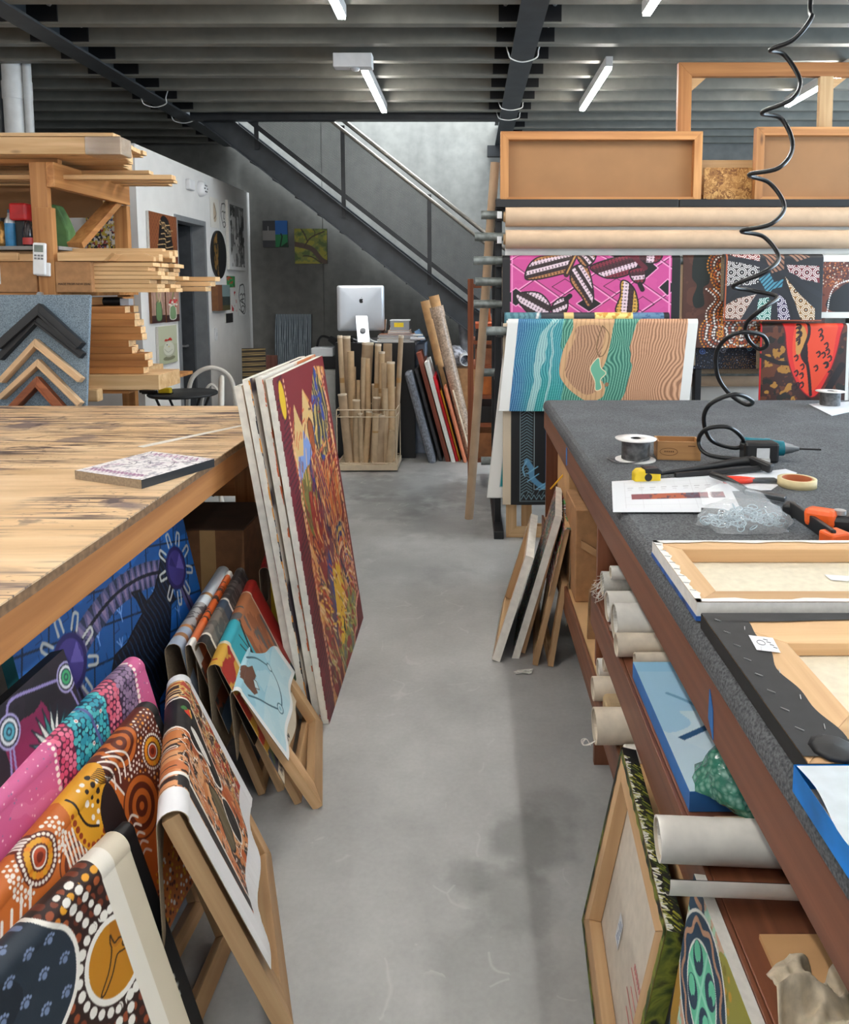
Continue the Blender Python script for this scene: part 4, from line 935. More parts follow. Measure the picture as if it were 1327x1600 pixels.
def patch_dots(a, n):
    A = Art(a, n, (30, 30, 34)); X_ = lambda u: (u - 1130) / 108; Y_ = lambda v: 1 - (v - 397) / 108
    cell = [([(1134, 399), (1186, 397), (1184, 414), (1150, 408)], (126, 34, 30), (236, 230, 224)), ([(1135, 412), (1184, 420), (1184, 446), (1160, 452), (1132, 450)], (44, 36, 38), (236, 232, 228)), ([(1128, 484), (1150, 470), (1186, 462), (1174, 484), (1158, 502), (1124, 500)], (128, 88, 74), (236, 226, 216)),
            ([(1184, 470), (1200, 468), (1206, 480), (1208, 504), (1182, 502)], (22, 104, 92), (226, 240, 232)), ([(1212, 460), (1226, 472), (1236, 504), (1216, 504)], (48, 34, 72), (236, 230, 236)), ([(1224, 436), (1246, 462), (1272, 486), (1272, 506), (1252, 506), (1240, 476)], (142, 98, 44), (238, 228, 210)), ([(1226, 418), (1276, 420), (1278, 446), (1250, 440), (1230, 430)], (112, 30, 40), (236, 230, 226))]
    R_ = random.Random(3)
    for L, bg, dt in cell:
        P = [(X_(u), Y_(v)) for u, v in L]; A.poly(P, bg); m = A.inside(P); hh = .155; old = A.c.copy(); xs, ys = [p[0] for p in P], [p[1] for p in P]
        for yy in np.arange(.03, 1.0, hh * .86):
            for xx in np.arange(.02 + (round(yy / (hh * .86)) % 2) * hh / 2, a, hh):
                if xx < min(xs) - .08 or xx > max(xs) + .08 or yy < min(ys) - .08 or yy > max(ys) + .08: continue
                A.disc(xx, yy, .020, (20, 18, 20)); A.disc(xx, yy, .009, dt); A.ringdots(xx, yy, .042, .0088, 12, dt); A.ringdots(xx, yy, .066, .0088, 18, dt)
        A.c = np.where(m[..., None], A.c, old)
    for L in ([(1134, 408), (1160, 412), (1190, 420), (1205, 440), (1216, 452)], [(1128, 480), (1150, 455), (1190, 455), (1215, 450)], [(1160, 505), (1185, 465), (1210, 450)], [(1208, 505), (1210, 455)], [(1244, 506), (1236, 475), (1216, 452)], [(1280, 465), (1255, 450), (1240, 438), (1220, 430)], [(1220, 430), (1215, 400)]): A.curve([(X_(u), Y_(v)) for u, v in L], .075, (34, 34, 40))
    P = [(X_(u), Y_(v)) for u, v in ((1188, 397), (1222, 397), (1222, 425), (1204, 431))]; A.poly(P, (150, 108, 86)); m = A.inside(P); A.put(m & (np.sin((A.x + A.y) * 85) > .3), (44, 32, 32))
    P = [(X_(u), Y_(v)) for u, v in ((1184, 440), (1200, 430), (1208, 445), (1222, 440), (1220, 452), (1206, 455), (1198, 465), (1192, 452))]; A.poly(P, (74, 138, 158)); m = A.inside(P); A.put(m & (np.sin((A.x - A.y) * 95) > .3), (22, 60, 80))
    P = [(X_(u), Y_(v)) for u, v in ((1228, 402), (1250, 399), (1262, 406), (1240, 414))]; A.poly(P, (150, 112, 92)); m = A.inside(P); A.put(m & (np.sin((A.x + A.y) * 85) > .3), (44, 32, 32))
    A.line([(.02, 0), (.04, 1)], .02, (168, 84, 46)); A.line([(0, .012), (a, .012)], .018, (150, 70, 40)); return A
rack_sheet('patchwork painting of white dotted rings and dark limbs, right half of rack', 1130, 1284, 397, 505, -.05, patch_dots, 300, lean=.02)
def side_dots(a, n):
    A = Art(a, n, (86, 40, 30)); A.put(A.noise(7, seed=6) > .5, (120, 62, 44)); A.dotfield(A.y > .45, .04, .010, [(226, 206, 180), (206, 120, 60), (60, 40, 40)]); A.poly([(.12 * a, .1), (.2 * a, .5), (.5 * a, .58), (a, .62), (a, .08)], (22, 20, 22), True); A.dots([(.08 * a, .1), (.15 * a, .5), (.5 * a, .62), (a, .66)], .012, .034, (236, 232, 226)); A.put(A.y > .84, (226, 226, 222)); A.put(A.y < .09, (222, 222, 216)); return A
rack_sheet('dotted brown and black painting with white edges, at the far right', 1276, 1480, 397, 500, .0, side_dots, 150)
def night_art(a, n):
    A = Art(a, n, (28, 32, 46)); A.dotfield(A.x > 0, .06, .009, [(170, 180, 200), (120, 96, 70), (70, 80, 110)]); 
    for (x, y, c) in ((.22, .42, (90, 120, 190)), (.72, .45, (140, 140, 150)), (1.35, .5, (120, 170, 190))): A.rings(x, y, [(.07, c), (.05, (40, 44, 60)), (.03, c)])
    A.curve([(.72, .45), (1.0, .55), (1.35, .5)], .03, (150, 160, 180)); A.curve([(.72, .45), (.85, .7), (.95, .95)], .03, (150, 160, 180)); A.curve([(1.35, .5), (1.15, .75), (1.2, .98)], .03, (150, 160, 180)); A.poly([(.3, .8), (.42, .75), (.52, .55), (.4, .55), (.3, .6)], (84, 110, 180), True); A.dotfield((A.y < .3) & (A.x > .7), .05, .01, [(150, 110, 60)]); return A
rack_sheet('dark blue night painting with linked circles, below the brown dotted one', 1082, 1190, 515, 580, .12, night_art, 150)
def pod_art(a, n):
    A = Art(a, n, (58, 30, 22)); g = A.noise(9, seed=3); A.put(g > .55, (96, 50, 28)); A.put((A.noise(11, seed=12) > .63) & (A.x < .5 * a), (166, 116, 46)); A.put((A.noise(8, seed=22) > .66), (30, 26, 18)); A.put(A.x < .02 * a, (190, 24, 28))
    A.curve([(0, .6), (.2, .52), (.42, .46), (.58, .1), (.62, -.05)], .05, (30, 16, 14)); A.curve([(.95, .48), (.8, .2), (.72, -.05)], .08, (26, 14, 14))
    A.poly([(.31, 1.05), (.29, .82), (.34, .5), (.46, .24), (.61, .11), (.72, .2), (.85, .5), (.925, .82), (.92, 1.05)], (214, 40, 34), True, edge=(96, 14, 18), ew=.014)
    A.poly([(.40, .95), (.38, .6), (.48, .28), (.60, .16), (.80, .45), (.87, .8), (.86, 1.0), (.5, 1.0)], (224, 72, 40), True); A.poly([(.42, .95), (.42, .62), (.5, .66), (.54, .8), (.50, .93)], (196, 140, 72), True); A.curve([(.55, 1.02), (.56, .84), (.51, .66), (.55, .52), (.58, .36), (.605, .14)], .035, (36, 14, 16)); A.poly([(.47, .62), (.54, .74), (.56, .5), (.51, .52)], (36, 14, 16), True)
    R_ = random.Random(2)
    for k in range(26):
        x = R_.choice([R_.uniform(.40, .48), R_.uniform(.60, .80)]); y = R_.uniform(.3 if x > .6 else .2, .95)
        A.curve([(x, y), (x + .03, y + .02), (x + .04, y - .02), (x + .02, y - .045)], .016, (34, 12, 14)); A.line([(x + .02, y), (x + .05, y + .004)], .006, (34, 12, 14))
    A.put(A.x > .965 * a, (226, 224, 218)); return A
rack_sheet('painting of a red seed pod on dark brown, hanging low at right', 1186, 1326, 505, 640, -.04, pod_art, 230)
# bare stretcher frames under the rack
for i, (u, l) in enumerate(((792, 'bare pine frame standing on the floor below the black lizard painting'), (816, 'second bare pine frame tucked behind the first, under the rack'))):
    p = px(u, 850 - i * 8, Z=0); t = thing('bare_frame', l, 'frame', M=frameM((p.x, 4.46 + .06 * i, 0), (1, 0, 0), (0, .10, 1)))
    stretcher(t, .5, .36, .065, .03, 0, (pine('x'), pine('z')))
# ------------------------------------------------------------------ timber rack at the left
YF, YB = 4.05, 5.05
XR = -2.35
tr = thing('timber_rack', 'homemade pine rack loaded with timber lengths behind the left workbench', 'rack', (XR, YF, 0))
MT = Matrix.Translation((-XR, -YF, 0))
for x in (XR, -4.6):
    part('post', MB().box(x - .005, x + .085, YF, YF + .045, .0, 1.985), oldpine('z'), tr, .003, M=MT); part('post', MB().box(x - .05, x + .04, YF + .046, YF + .09, .0, 2.235), oldpine('z'), tr, .003, M=MT)
    part('post', MB().box(x - .03, x + .06, YB - .05, YB, .0, 2.1), oldpine('z'), tr, .003, M=MT)
    for z in (2.10, 1.36, .90): part('cross_beam', MB().box(x + .041, x + .085, YF + .046, YB - .051 if z > 2 else YB - .06, z, z + .135), oldpine('y'), tr, .003, M=MT)
    part('brace', MB().bar((x + .02, 4.40, 1.80), (x + .02, 4.96, 2.14), .04, .09, up=(1, 0, 0)), oldpine('y'), tr, .002, M=MT)
for y in (YF + .1, YB - .1):
    for z in (2.20,): part('shelf_rail', MB().box(-4.6, XR + .08, y, y + .045, z + .035, z + .06), oldpine('x'), tr, .002, M=MT)
part('shelf_board', MB().box(-4.6, XR + .05, YF + .12, YB - .05, 1.765, 1.785), plain('grey_shelf', (140, 140, 138), .6), tr, M=MT)
part('shelf_board', MB().box(-4.6, XR + .1, YF + .02, YB - .02, 1.505, 1.525), oldpine('x'), tr, M=MT)
part('back_panel', MB().box(-4.6, XR - .1, YB - .045, YB - .035, 2.02, 2.23), hb, tr, M=MT)
part('shelf_board', MB().box(-4.6, XR + .45, YF + .02, YB - .02, .965, .985), oldpine('x'), tr, M=MT)
part('bolt', MB().cyl((XR + .005, YF + .002, 1.515), (XR + .005, YF - .02, 1.515), .016, seg=6), M_zinc, tr, M=MT)
M_end = plain('pine_end_grain', (226, 188, 140), .7, scale=60, var=.08)
def timber_mesh(name, w, h, L, m):
    mb = MB(); mb.box(-L, 0, 0, w, 0, h); mb.m[3] = 1
    return mb.mesh(name, [m, M_end])
def timbers(lbl, grp, name, spots, w, h, L, m):
    me = timber_mesh(name, w, h, L, m); first = None
    for (x, y, z) in spots:
        if first is None:
            first = link(name, me, None, Matrix.Translation((x, y, z))); tag(first, lbl, 'timber', grp); bevel(first, .0015, 1)
        else:
            o = first.copy(); COL.objects.link(o); o.matrix_world = Matrix.Translation((x, y, z))
r = random.Random(12)
# top load
sp = [(-1.87 + r.uniform(-.03, .03) - .03 * j, YF + .02 + j * .075, 2.262) for j in range(1, 8)]
solo('wrapped_timber', 'thick pine pack with plastic taped round its end, front of the rack top', 'timber', MB().box(-4.6, -1.86, YF - .03, YF + .09, 2.262, 2.352), pine('x'), bev=.003)
solo('plastic_sleeve', 'clear plastic wrapped around the end of the thick top pack', 'plastic sleeve', MB().box(-2.05, -1.855, YF - .033, YF + .093, 2.259, 2.355), plain('clear_sleeve', (230, 222, 210), .15, var=.04, trans=.75), bev=.006)
timbers('pine length lying on top of the timber rack behind the wrapped pack', 'pine lengths on the rack top', 'pine_length', sp, .07, .06, 2.7, pine('x'))
timbers('thin pine strip on the upper layer of the rack top', 'thin strips on the rack top', 'pine_strip', [(-1.90 + r.uniform(-.06, .03), YF + .1 + j * .06, 2.325) for j in range(6)], .05, .024, 2.7, pine('x'))
solo('pine_strip', 'flat pine strip lying uppermost on the wrapped pack', 'timber', MB().box(-4.6, -1.90, YF - .02, YF + .07, 2.357, 2.376), pine('x'), bev=.002)
solo('pine_strip', 'pine strip sticking out farthest to the right below the rack top', 'timber', MB().box(-4.3, -1.66, YF + .14, YF + .2, 2.155, 2.18), pine('x'), bev=.002)
timbers('pine batten on the under layer of the rack top', 'battens under the rack top', 'pine_batten', [(-1.95 + .04 * (j % 3), YF + .1 + j * .12, 2.215 if j != 1 else 2.19) for j in (2, 3, 4, 5, 6)], .06, .02, 2.5, pine('x'))
# middle load
timbers('pine board in the pack beside the cardboard box on the middle shelf', 'pine boards beside the box', 'pine_board', [(-1.72 + r.uniform(-.02, .03) - .02 * (i % 3), YF + .03 + j * .1, 1.527 + i * .0235) for i in range(7) for j in range(4)], .095, .022, .9, pine('x'))
timbers('long pine board at the back of the middle shelf, sticking out right', 'long boards of the middle shelf', 'pine_board', [(-1.62 + .02 * i, YF + .5 + .03 * i, 1.53 + i * .031) for i in range(3)] + [(-1.66, YF + .62, 1.53), (-1.63, YF + .62, 1.562)], .09, .028, 2.6, pine('x'))
solo('pine_rail', 'pale pine rail lying along the front above the cardboard boxes', 'timber', MB().box(-4.6, -2.45, YF - .02, YF - .002, 1.702, 1.742), pine('x'), bev=.002)
solo('pine_rail', 'pale pine rail with a slanted end right of the post', 'timber', MB().prism([(-2.24, 1.697), (-1.99, 1.697), (-1.94, 1.742), (-2.24, 1.742)], YF - .01, YF + .04), pine('x'), bev=.002)
solo('pine_rail', 'short shaped pine rail at the end of the middle shelf', 'timber', MB().prism([(-1.955, 1.697), (-1.74, 1.697), (-1.74, 1.722), (-1.80, 1.742), (-1.91, 1.742)], YF + .045, YF + .08), pine('x'), bev=.002)
timbers('pine stick on the upper layer of the middle shelf', 'sticks on the middle shelf', 'pine_stick', [(-1.74 + .05 * (k % 2) - .02 * k, YF + .12 + k * .07, 1.70 + .02 * (k % 3)) for k in range(6)], .05, .04, 2.6, pine('x'))
def carton(lbl, x0, x1, y0, y1, z0, z1, tape=True):
    t = thing('cardboard_box', lbl, 'box', ((x0 + x1) / 2, y0, z0)); w = (x1 - x0) / 2
    part('box_body', MB().box(-w, w, 0, y1 - y0, 0, z1 - z0), M_card, t, .003)
    return t
b1 = carton('cardboard box with a white barcode label at the left of the middle shelf', -3.0, -2.37, YF + .01, YF + .04 + .35, 1.527, 1.694)
lb = part('label', MB().box(-.05 - .05, .022, -.002, 0, .045, .145), M_paper, b1)
lb.location.x = .095
bc = MB()
for k in range(9): bc.box(-.03 + k * .006, -.03 + k * .006 + (.002 if k % 3 else .0035), -.0026, -.002, .06, .085)
for k in range(3): bc.box(-.08, -.03 + .01 * k, -.0026, -.002, .12 - k * .012, .124 - k * .012)
part('barcode', bc, M_black, lb)
b2 = carton('cardboard box with printed capitals, in the middle shelf beside the post', -2.262, -2.065, YF + .0, YF + .35, 1.527, 1.694)
lettering('lettering', 'MADE FROM NEW ZEAL', .0165, plain('print_ink', (40, 32, 28), .7), b2, Matrix.Translation((-.085, -.001, .04)) @ Matrix.Rotation(PI / 2, 4, 'X'))
# lower load
am = amber('x')  # the stack's darker shade is put into this amber side colour
timbers('pine length in the tall brown stack right of the felt board', 'pine lengths in the tall stack', 'pine_length', [(-1.86 - .045 * j + r.uniform(-.06, .05) + (.06 if i < 3 else 0), YF + .03 + j * .066, 1.075 + i * .0375) for i in range(10) for j in range(8)], .06, .0365, 2.2, am)
solo('pine_plank', 'wide pale pine plank under the tall brown stack', 'timber', MB().box(-4.4, -1.72, YF + .0, YF + .3, .987, 1.072), pine('x'), bev=.003)
solo('pine_plank', 'wide pale pine plank at the back below the stack', 'timber', MB().box(-4.4, -1.95, YF + .32, YF + .62, .987, 1.072), pine('x'), bev=.003)
solo('pine_block', 'short pale pine block end under the wide plank', 'timber', MB().box(-2.5, -2.03, YF - .06, YF - .002, .93, 1.0), pine('x'), bev=.008)
solo('timber_roll', 'black and white roll end on top of the tall brown stack', 'roll', MB().cyl((-2.1, YF + .2, 1.475), (-2.0, YF + .2, 1.475), .024).box(-2.0, -1.95, YF + .18, YF + .24, 1.452, 1.49, 1), [M_black, M_paper])
# items on the shelf
def on(u, v, Y): return px(u, v, Y=Y)
YI = 4.4; ZS = 1.785
p = on(17, 370, YI)
t = thing('gas_bottle', 'slim blue and silver gas bottle on the timber rack shelf', 'bottle', (p.x, YI, ZS))
part('body', MB().lathe([(.0, 0), (.027, .0), (.03, .01), (.03, .145)]), plain('bottle_blue', (58, 130, 178), .35, scale=20), t); part('shoulder', MB().lathe([(.03, .145), (.027, .165), (.014, .185), (.012, .205), (0, .205)]), plain('bottle_silver', (196, 200, 204), .3, metal=.5), t); part('cap', MB().lathe([(.011, .205), (.011, .225), (0, .225)]), plain('cap_blue', (66, 96, 120), .4), t)
p = on(35, 370, YI)
t = thing('drinks_dispenser', 'red and black machine between the blue bottle and the post', 'appliance', (p.x, YI, ZS))
part('column', MB().box(-.05, .02, 0, .1, 0, .2), M_black, t, .01); part('head', MB().box(-.055, .045, -.03, .11, .16, .262), plain('red_plastic', (186, 32, 34), .35), t, .012); part('bottle', MB().lathe([(0, 0), (.028, 0), (.028, .10), (.015, .14), (.013, .16), (0, .16)], (.042, -.015, 0)), plain('dark_bottle', (40, 32, 34), .2), t); part('bottle_label', MB().lathe([(.029, .02), (.029, .06)], (.042, -.015, 0)), plain('label_red', (176, 52, 46), .5), t)
p = on(3, 370, YI)
solo('gold_ornament', 'small gold bottle shaped ornament at the left edge of the shelf', 'ornament', MB().lathe([(0, 0), (.035, 0), (.04, .03), (.03, .06), (.036, .09), (.022, .13), (.01, .155), (0, .16)], (p.x, YI, ZS)), plain('antique_gold', (142, 104, 52), .35, metal=.5, scale=40, var=.3))
p = on(94, 370, YI)
solo('green_bag', 'green canvas bag hanging down behind the rack post', 'bag', MB().prism([(p.x - .06, ZS), (p.x + .05, ZS), (p.x + .05, ZS + .1), (p.x + .02, ZS + .18), (p.x - .015, ZS + .25), (p.x - .05, ZS + .26)], YI, YI + .09), plain('green_cloth', (74, 108, 62), .8, var=.12), bev=.012)
# remote control on the post
t = thing('remote_control', 'white remote control with a grey screen fixed to the rack post', 'remote control', M=Matrix.Translation((XR + .012, YF - .012, 1.62)) @ Matrix.Rotation(math.radians(3), 4, 'Y'))
part('body', MB().box(-.035, .035, -.012, .01, 0, .175), plain('remote_white', (226, 228, 230), .4, var=.02), t, .008); part('screen', MB().box(-.024, .024, -.0135, -.0118, .125, .162), plain('lcd_grey', (118, 128, 122), .3), t)
for i in range(3):
    for j in range(2): part('button', MB().box(-.024 + i * .018, -.011 + i * .018, -.0145, -.0118, .085 + j * .016, .095 + j * .016), plain('button_grey', (120, 124, 128), .5), t, .001)
part('wall_cradle', MB().box(-.02, .055, -.004, .011, -.004, .07), plain('remote_white', (226, 228, 230), .4), t, .005)
# felt sample board with frame corners
fl = NT('felt_blue_grey'); mp = fl.coords((1, 1, 1)); n1 = fl.n('ShaderNodeTexNoise'); n1.inputs['Scale'].default_value = 260; n1.inputs['Detail'].default_value = 4; fl.l(mp, 'Vector', n1, 'Vector')
rr_ = fl.ramp([(.36, (88, 102, 114)), (.62, (138, 156, 170))]); fl.l(n1, 'Fac', rr_, 'Fac'); fl.l(rr_, 'Color', fl.b, 'Base Color'); fl.b.inputs['Roughness'].default_value = .95; fl.bump(n1, 'Fac', .4, .003)
YS_ = 3.80
a = on(-60, 458, YS_); b = on(138, 458, YS_); c = on(147, 632, YS_ - .10)
solo('felt_board', 'blue-grey felt board hung with frame corner samples', 'board', MB().box(0, b.x - a.x + .01, 0, .02, -.9 + .0, .585 + .0), fl.m, M=frameM((a.x, YS_ - .10, .94), (1, 0, 0), (0, .10, .58)), bev=.003)
solo('board_stand', 'dark timber stand carrying the felt board', 'stand', MB().box(a.x + .1, b.x - .1, YS_ - .1, YS_ + .12, 0, .05).box(a.x + .12, a.x + .18, YS_ + .0, YS_ + .05, .05, .9).box(b.x - .18, b.x - .12, YS_ + .0, YS_ + .05, .05, .9), amber('z'), bev=.003)
def corner_sample(lbl, apex, left, right, w, d, m, yo):
    A, L_, R_ = on(*apex, YS_ - .04 - yo), on(*left, YS_ - .075 - yo), on(*right, YS_ - .075 - yo)
    Lx = (Vector((L_.x, 0, L_.z)) - Vector((A.x, 0, A.z))); Rx = (Vector((R_.x, 0, R_.z)) - Vector((A.x, 0, A.z)))
    yf = YS_ - .10 + .10 * (A.z - .94) / .58
    t = thing('frame_corner', lbl, 'frame corner', M=Matrix.Translation((A.x, yf - d - .004 - yo * 0, A.z)) @ Matrix.Rotation(-.17, 4, 'X'))
    for v, nm in ((Lx, -1), (Rx, 1)):
        n_ = Vector((-v.z, 0, v.x)).normalized(); n_ = n_ if n_.z < 0 else -n_
        inn = Vector((0, 0, -w * 1.42)); e = Vector((v.x, -.0, v.z))
        P = [Vector((0, 0, 0)), e, e + n_ * w, inn]
        q = [(p_.x, p_.z) for p_ in P]
        ar = sum(q[i][0] * q[(i + 1) % 4][1] - q[(i + 1) % 4][0] * q[i][1] for i in range(4))
        if ar < 0: q.reverse()
        part('moulding', MB().prism(q, 0, d), m, t, .003)
        P = [inn * .72, e + n_ * w * .72, e + n_ * w, inn]; q = [(p_.x, p_.z) for p_ in P]
        if sum(q[i][0] * q[(i + 1) % 4][1] - q[(i + 1) % 4][0] * q[i][1] for i in range(4)) < 0: q.reverse()
        part('rebate', MB().prism(q, -.006, 0), m, t, .0015)
    return t
mb_ = plain('black_moulding', (30, 31, 34), .45, var=.1); mp_ = plain('pale_moulding', (206, 172, 134), .5, scale=10, var=.06); mr_ = wood('red_moulding', (120, 62, 34), (160, 92, 56), 'x', knots=False)
corner_sample('topmost black frame corner on the felt board', (63, 473), (-6, 536), (131, 536), .045, .045, mb_, .0)
corner_sample('second black frame corner, just under the topmost one', (58, 491), (-4, 556), (133, 552), .035, .032, mb_, .0)
corner_sample('upper pale wood frame corner on the felt board', (60, 528), (2, 592), (133, 590), .03, .04, mp_, .01)
corner_sample('lower pale wood frame corner on the felt board', (67, 559), (5, 617), (135, 627), .028, .04, mp_, .01)
corner_sample('red-brown frame corner lowest on the felt board', (69, 585), (-8, 668), (150, 674), .04, .045, mr_, .01)
# ------------------------------------------------------------------ office wall pictures
def wall_pic(name, lbl, u0, u1, v0, v1, art, th=.02, side=None, cat='painting'):
    """v0 = top at u0, v1 = bottom at u0"""
    XW = RX + .003 + th; a = px(u0, v0, X=XW); b = px(u1, v0, X=XW); c = px(u0, v1, X=XW)
    return canvas(name, lbl, frameM((XW, a.y, c.z), (0, 1, 0), (0, 0, 1)), b.y - a.y, a.z - c.z, th, art, side or M_primed, cat=cat, bars=False)
def rndart(a, n, bg, cols, f=8, seed=0, th=.58):
    A = Art(a, n, bg)
    for i, c in enumerate(cols): A.put(A.noise(f * (1 + .3 * i), seed=seed + i) > th, c)
    return A
A = Art(1.15, 110, (136, 78, 44)); A.put(np.sin(A.x * 60) * np.sin(A.y * 60) > .2, (120, 64, 36)); A.poly([(.3, 0), (.35, .6), (.5, .95), (.8, .9), (.95, .5), (1.0, 0)], (26, 20, 20), True)
for k in range(10): A.curve([(.4 + .1 * math.sin(k), .05 + .09 * k), (.62, .1 + .085 * k), (.66, .02 + .09 * k), (.9 - .07 * math.cos(k * 2), .08 + .085 * k)], .014, (204, 170, 120))
for k in range(5): A.rings(.45 + .1 * k, .86 - .04 * k, [(.04, (204, 170, 120)), (.028, (26, 20, 20))])
wall_pic('framed_artwork', 'black and gold line artwork on orange-brown, between rack and office door', 232, 275, 329, 432, A)
A = Art(.42, 90, (168, 132, 118)); A.put(A.x > .0, (160, 126, 112)); A.put(np.sin(A.x * 60 + 3 * A.noise(5)) > .5, (190, 156, 138)); A.put(A.y < .22, (64, 36, 36)); A.poly([(.14, .1), (.3, .1), (.3, .5), (.25, .62), (.18, .62), (.14, .5)], (110, 140, 96), True, edge=(60, 80, 56), ew=.02); A.curve([(.2, .6), (.16, .8), (.22, .95)], .03, (150, 140, 90)); A.curve([(.24, .6), (.28, .8), (.24, .95)], .03, (206, 190, 150))
wall_pic('small_painting', 'small painting of a green jar of stems, left one of the pair', 236, 257, 450, 506, A, side=M_carddark)
A = Art(.42, 90, (166, 130, 116)); A.put(np.sin(A.x * 60 + 3 * A.noise(5, seed=3)) > .5, (190, 150, 130)); A.put(A.y < .22, (60, 34, 34)); A.poly([(.12, .1), (.3, .1), (.31, .4), (.25, .5), (.16, .5), (.11, .4)], (120, 150, 110), True, edge=(220, 220, 210), ew=.02); A.dotfield((A.y > .45) & (A.y < .72) & (A.x > .1) & (A.x < .34), .08, .035, [(196, 40, 44), (226, 220, 210)]); A.curve([(.2, .7), (.24, .9)], .03, (120, 130, 70))
wall_pic('small_painting', 'small painting of red flowers in a jar, right one of the pair', 259, 279, 452, 504, A, side=M_carddark)
A = Art(.62, 120, (176, 180, 150)); A.put(A.y > .5, (186, 190, 164)); A.disc(.33, .14, .2, (120, 120, 96), ry=.06); A.disc(.34, .36, .2, (170, 170, 150)); A.disc(.33, .39, .18, (206, 206, 190)); A.disc(.32, .62, .0, (0, 0, 0)); A.poly([(.2, .6), (.22, .66), (.3, .64), (.36, .68), (.42, .66), (.44, .6), (.36, .6)], (206, 56, 48), True); A.disc(.27, .5, .016, (30, 30, 30)); A.poly([(.3, .46), (.36, .46), (.33, .42)], (214, 180, 70)); A.curve([(.18, .4), (.3, .3), (.45, .36)], .01, (140, 140, 120))
wall_pic('small_painting', 'painting of a round white hen ornament on sage green', 247, 276, 511, 572, A)
A = Art(.72, 60, (224, 220, 212)); A.poly([(.3, .2), (.5, .3), (.45, .7), (.3, .85), (.24, .5)], (196, 176, 150), True); A.curve([(.3, .3), (.5, .5), (.3, .8)], .03, (96, 80, 66)); wall_pic('pinned_print', 'pale print with a brown sketch, pinned top left of the oval', 328, 341, 307, 354, A, .003)
def face(a, n, s=0):
    A = Art(a, n, (226, 226, 224)); A.curve([(.2, .9), (.1, .6), (.2, .3), (.36, .1), (.55, .25), (.6, .6), (.5, .92), (.2, .9)], .035, (20, 20, 22)); A.curve([(.2, .62), (.32, .66), (.4, .6)], .03, (20, 20, 22)); A.curve([(.42, .62), (.52, .66), (.56, .6)], .03, (20, 20, 22)); A.curve([(.4, .6), (.36, .42), (.44, .4)], .03, (20, 20, 22)); A.curve([(.3, .26), (.4, .3), (.5, .26)], .03, (20, 20, 22))
    if s: A.curve([(.1, .2), (.5, .05), (.6, .3), (.2, .45), (.5, .5)], .03, (20, 20, 22))
    return A
wall_pic('pinned_print', 'black line drawing of a face, pinned between sketch and grey print', 343, 354, 313, 358, face(.7, 60), .003)
A = Art(.62, 130, (120, 120, 120))
for i, (c, t_) in enumerate((((190, 190, 190), .55), ((60, 60, 60), .57), ((214, 214, 214), .66))): A.put(A.noise(14, 6, seed=40 + i) > t_, c)
e_ = (A.x < .06) | (A.x > .56) | (A.y < .05) | (A.y > .95); A.put(e_, (226, 226, 226)); wall_pic('framed_print', 'large grey abstract print in a white frame near the wall end', 356, 382, 312, 421, A, .03)
a = px(343, 398, X=RX + .02); A = Art(1, 120, (24, 24, 24)); A.put((A.x < .4) & (A.noise(9, seed=7) > .5) & (A.x > .12), (128, 96, 48)); A.put(np.hypot(A.x - .5, A.y - .5) > .47, (30, 26, 22))
th_ = np.linspace(0, 2 * PI, 73)[:-1]
hw, hh_ = .20, .228
V = np.stack([np.zeros((40, 72)), (np.linspace(0, 1, 40)[:, None] * np.cos(th_)[None, :]) * hw, (np.linspace(0, 1, 40)[:, None] * np.sin(th_)[None, :]) * hh_], -1)
L_ = A.linear(); ii = np.clip(((V[..., 1] / hw * .5 + .5) * 119).astype(int), 0, 119); jj = np.clip(((V[..., 2] / hh_ * .5 + .5) * 119).astype(int), 0, 119); Cc = L_[jj, ii]
V2 = np.concatenate([V, V[:, :1]], 1); C2 = np.concatenate([Cc, Cc[:, :1]], 1)
t = thing('oval_painting', 'black oval painting with a gold smudge beside the door frame', 'painting', (RX + .022, a.y, a.z)); f_ = link('painted_face', grid_mesh('painted_face', V2, C2, [M_paint]), t); ov = part('oval_edge', MB().lathe([(hh_ * 1.01, -.02), (hh_ * 1.01, -.001)], (0, 0, 0), 60, axis='x'), M_black, t); ov.scale = (1, hw / hh_, 1)
wall_pic('pinned_print', 'small green picture pinned above the brown box frame', 354, 367, 431, 449, rndart(.9, 50, (60, 150, 84), [(206, 60, 50), (40, 110, 60)], 5, 3), .004)
A = Art(.55, 90, (120, 78, 54)); A.put((A.x > .2), (52, 62, 60)); A.put((A.x > .2) & (A.y > .55), (120, 140, 140)); A.put((A.x > .2) & (A.y < .2), (90, 84, 52)); wall_pic('box_picture', 'small landscape in a deep brown box frame on the office wall', 340, 359, 445, 486, A, .06, M_carddark)
wall_pic('pinned_print', 'white print with a black line figure, lowest on the wall end', 371, 384, 441, 494, face(.7, 60, 1), .003); wall_pic('pinned_print', 'white sheet with red lips pinned beside the box frame', 360, 369, 452, 488, rndart(.7, 60, (220, 218, 214), [(196, 44, 46)], 3, 5, .62), .003)
wall_pic('pinned_print', 'small black card pinned under the red one on the wall', 353, 364, 490, 505, Art(.7, 30, (36, 34, 34)), .01)
t = thing('alarm_sounder', 'small white rectangular sounder high on the office wall', 'alarm', px(294, 289, X=RX + .0)); part('case', MB().box(0, .04, -.06, .06, -.045, .045), plain('white_plastic', (225, 226, 228), .4), t, .008)
a = px(312, 295, X=RX); t = thing('alarm_bell', 'round white alarm with dark slots on the office wall', 'alarm', a); part('case', MB().lathe([(.07, 0), (.07, .02), (.055, .05), (.03, .06), (0, .06)], axis='x'), plain('white_plastic', (225, 226, 228), .4), t)
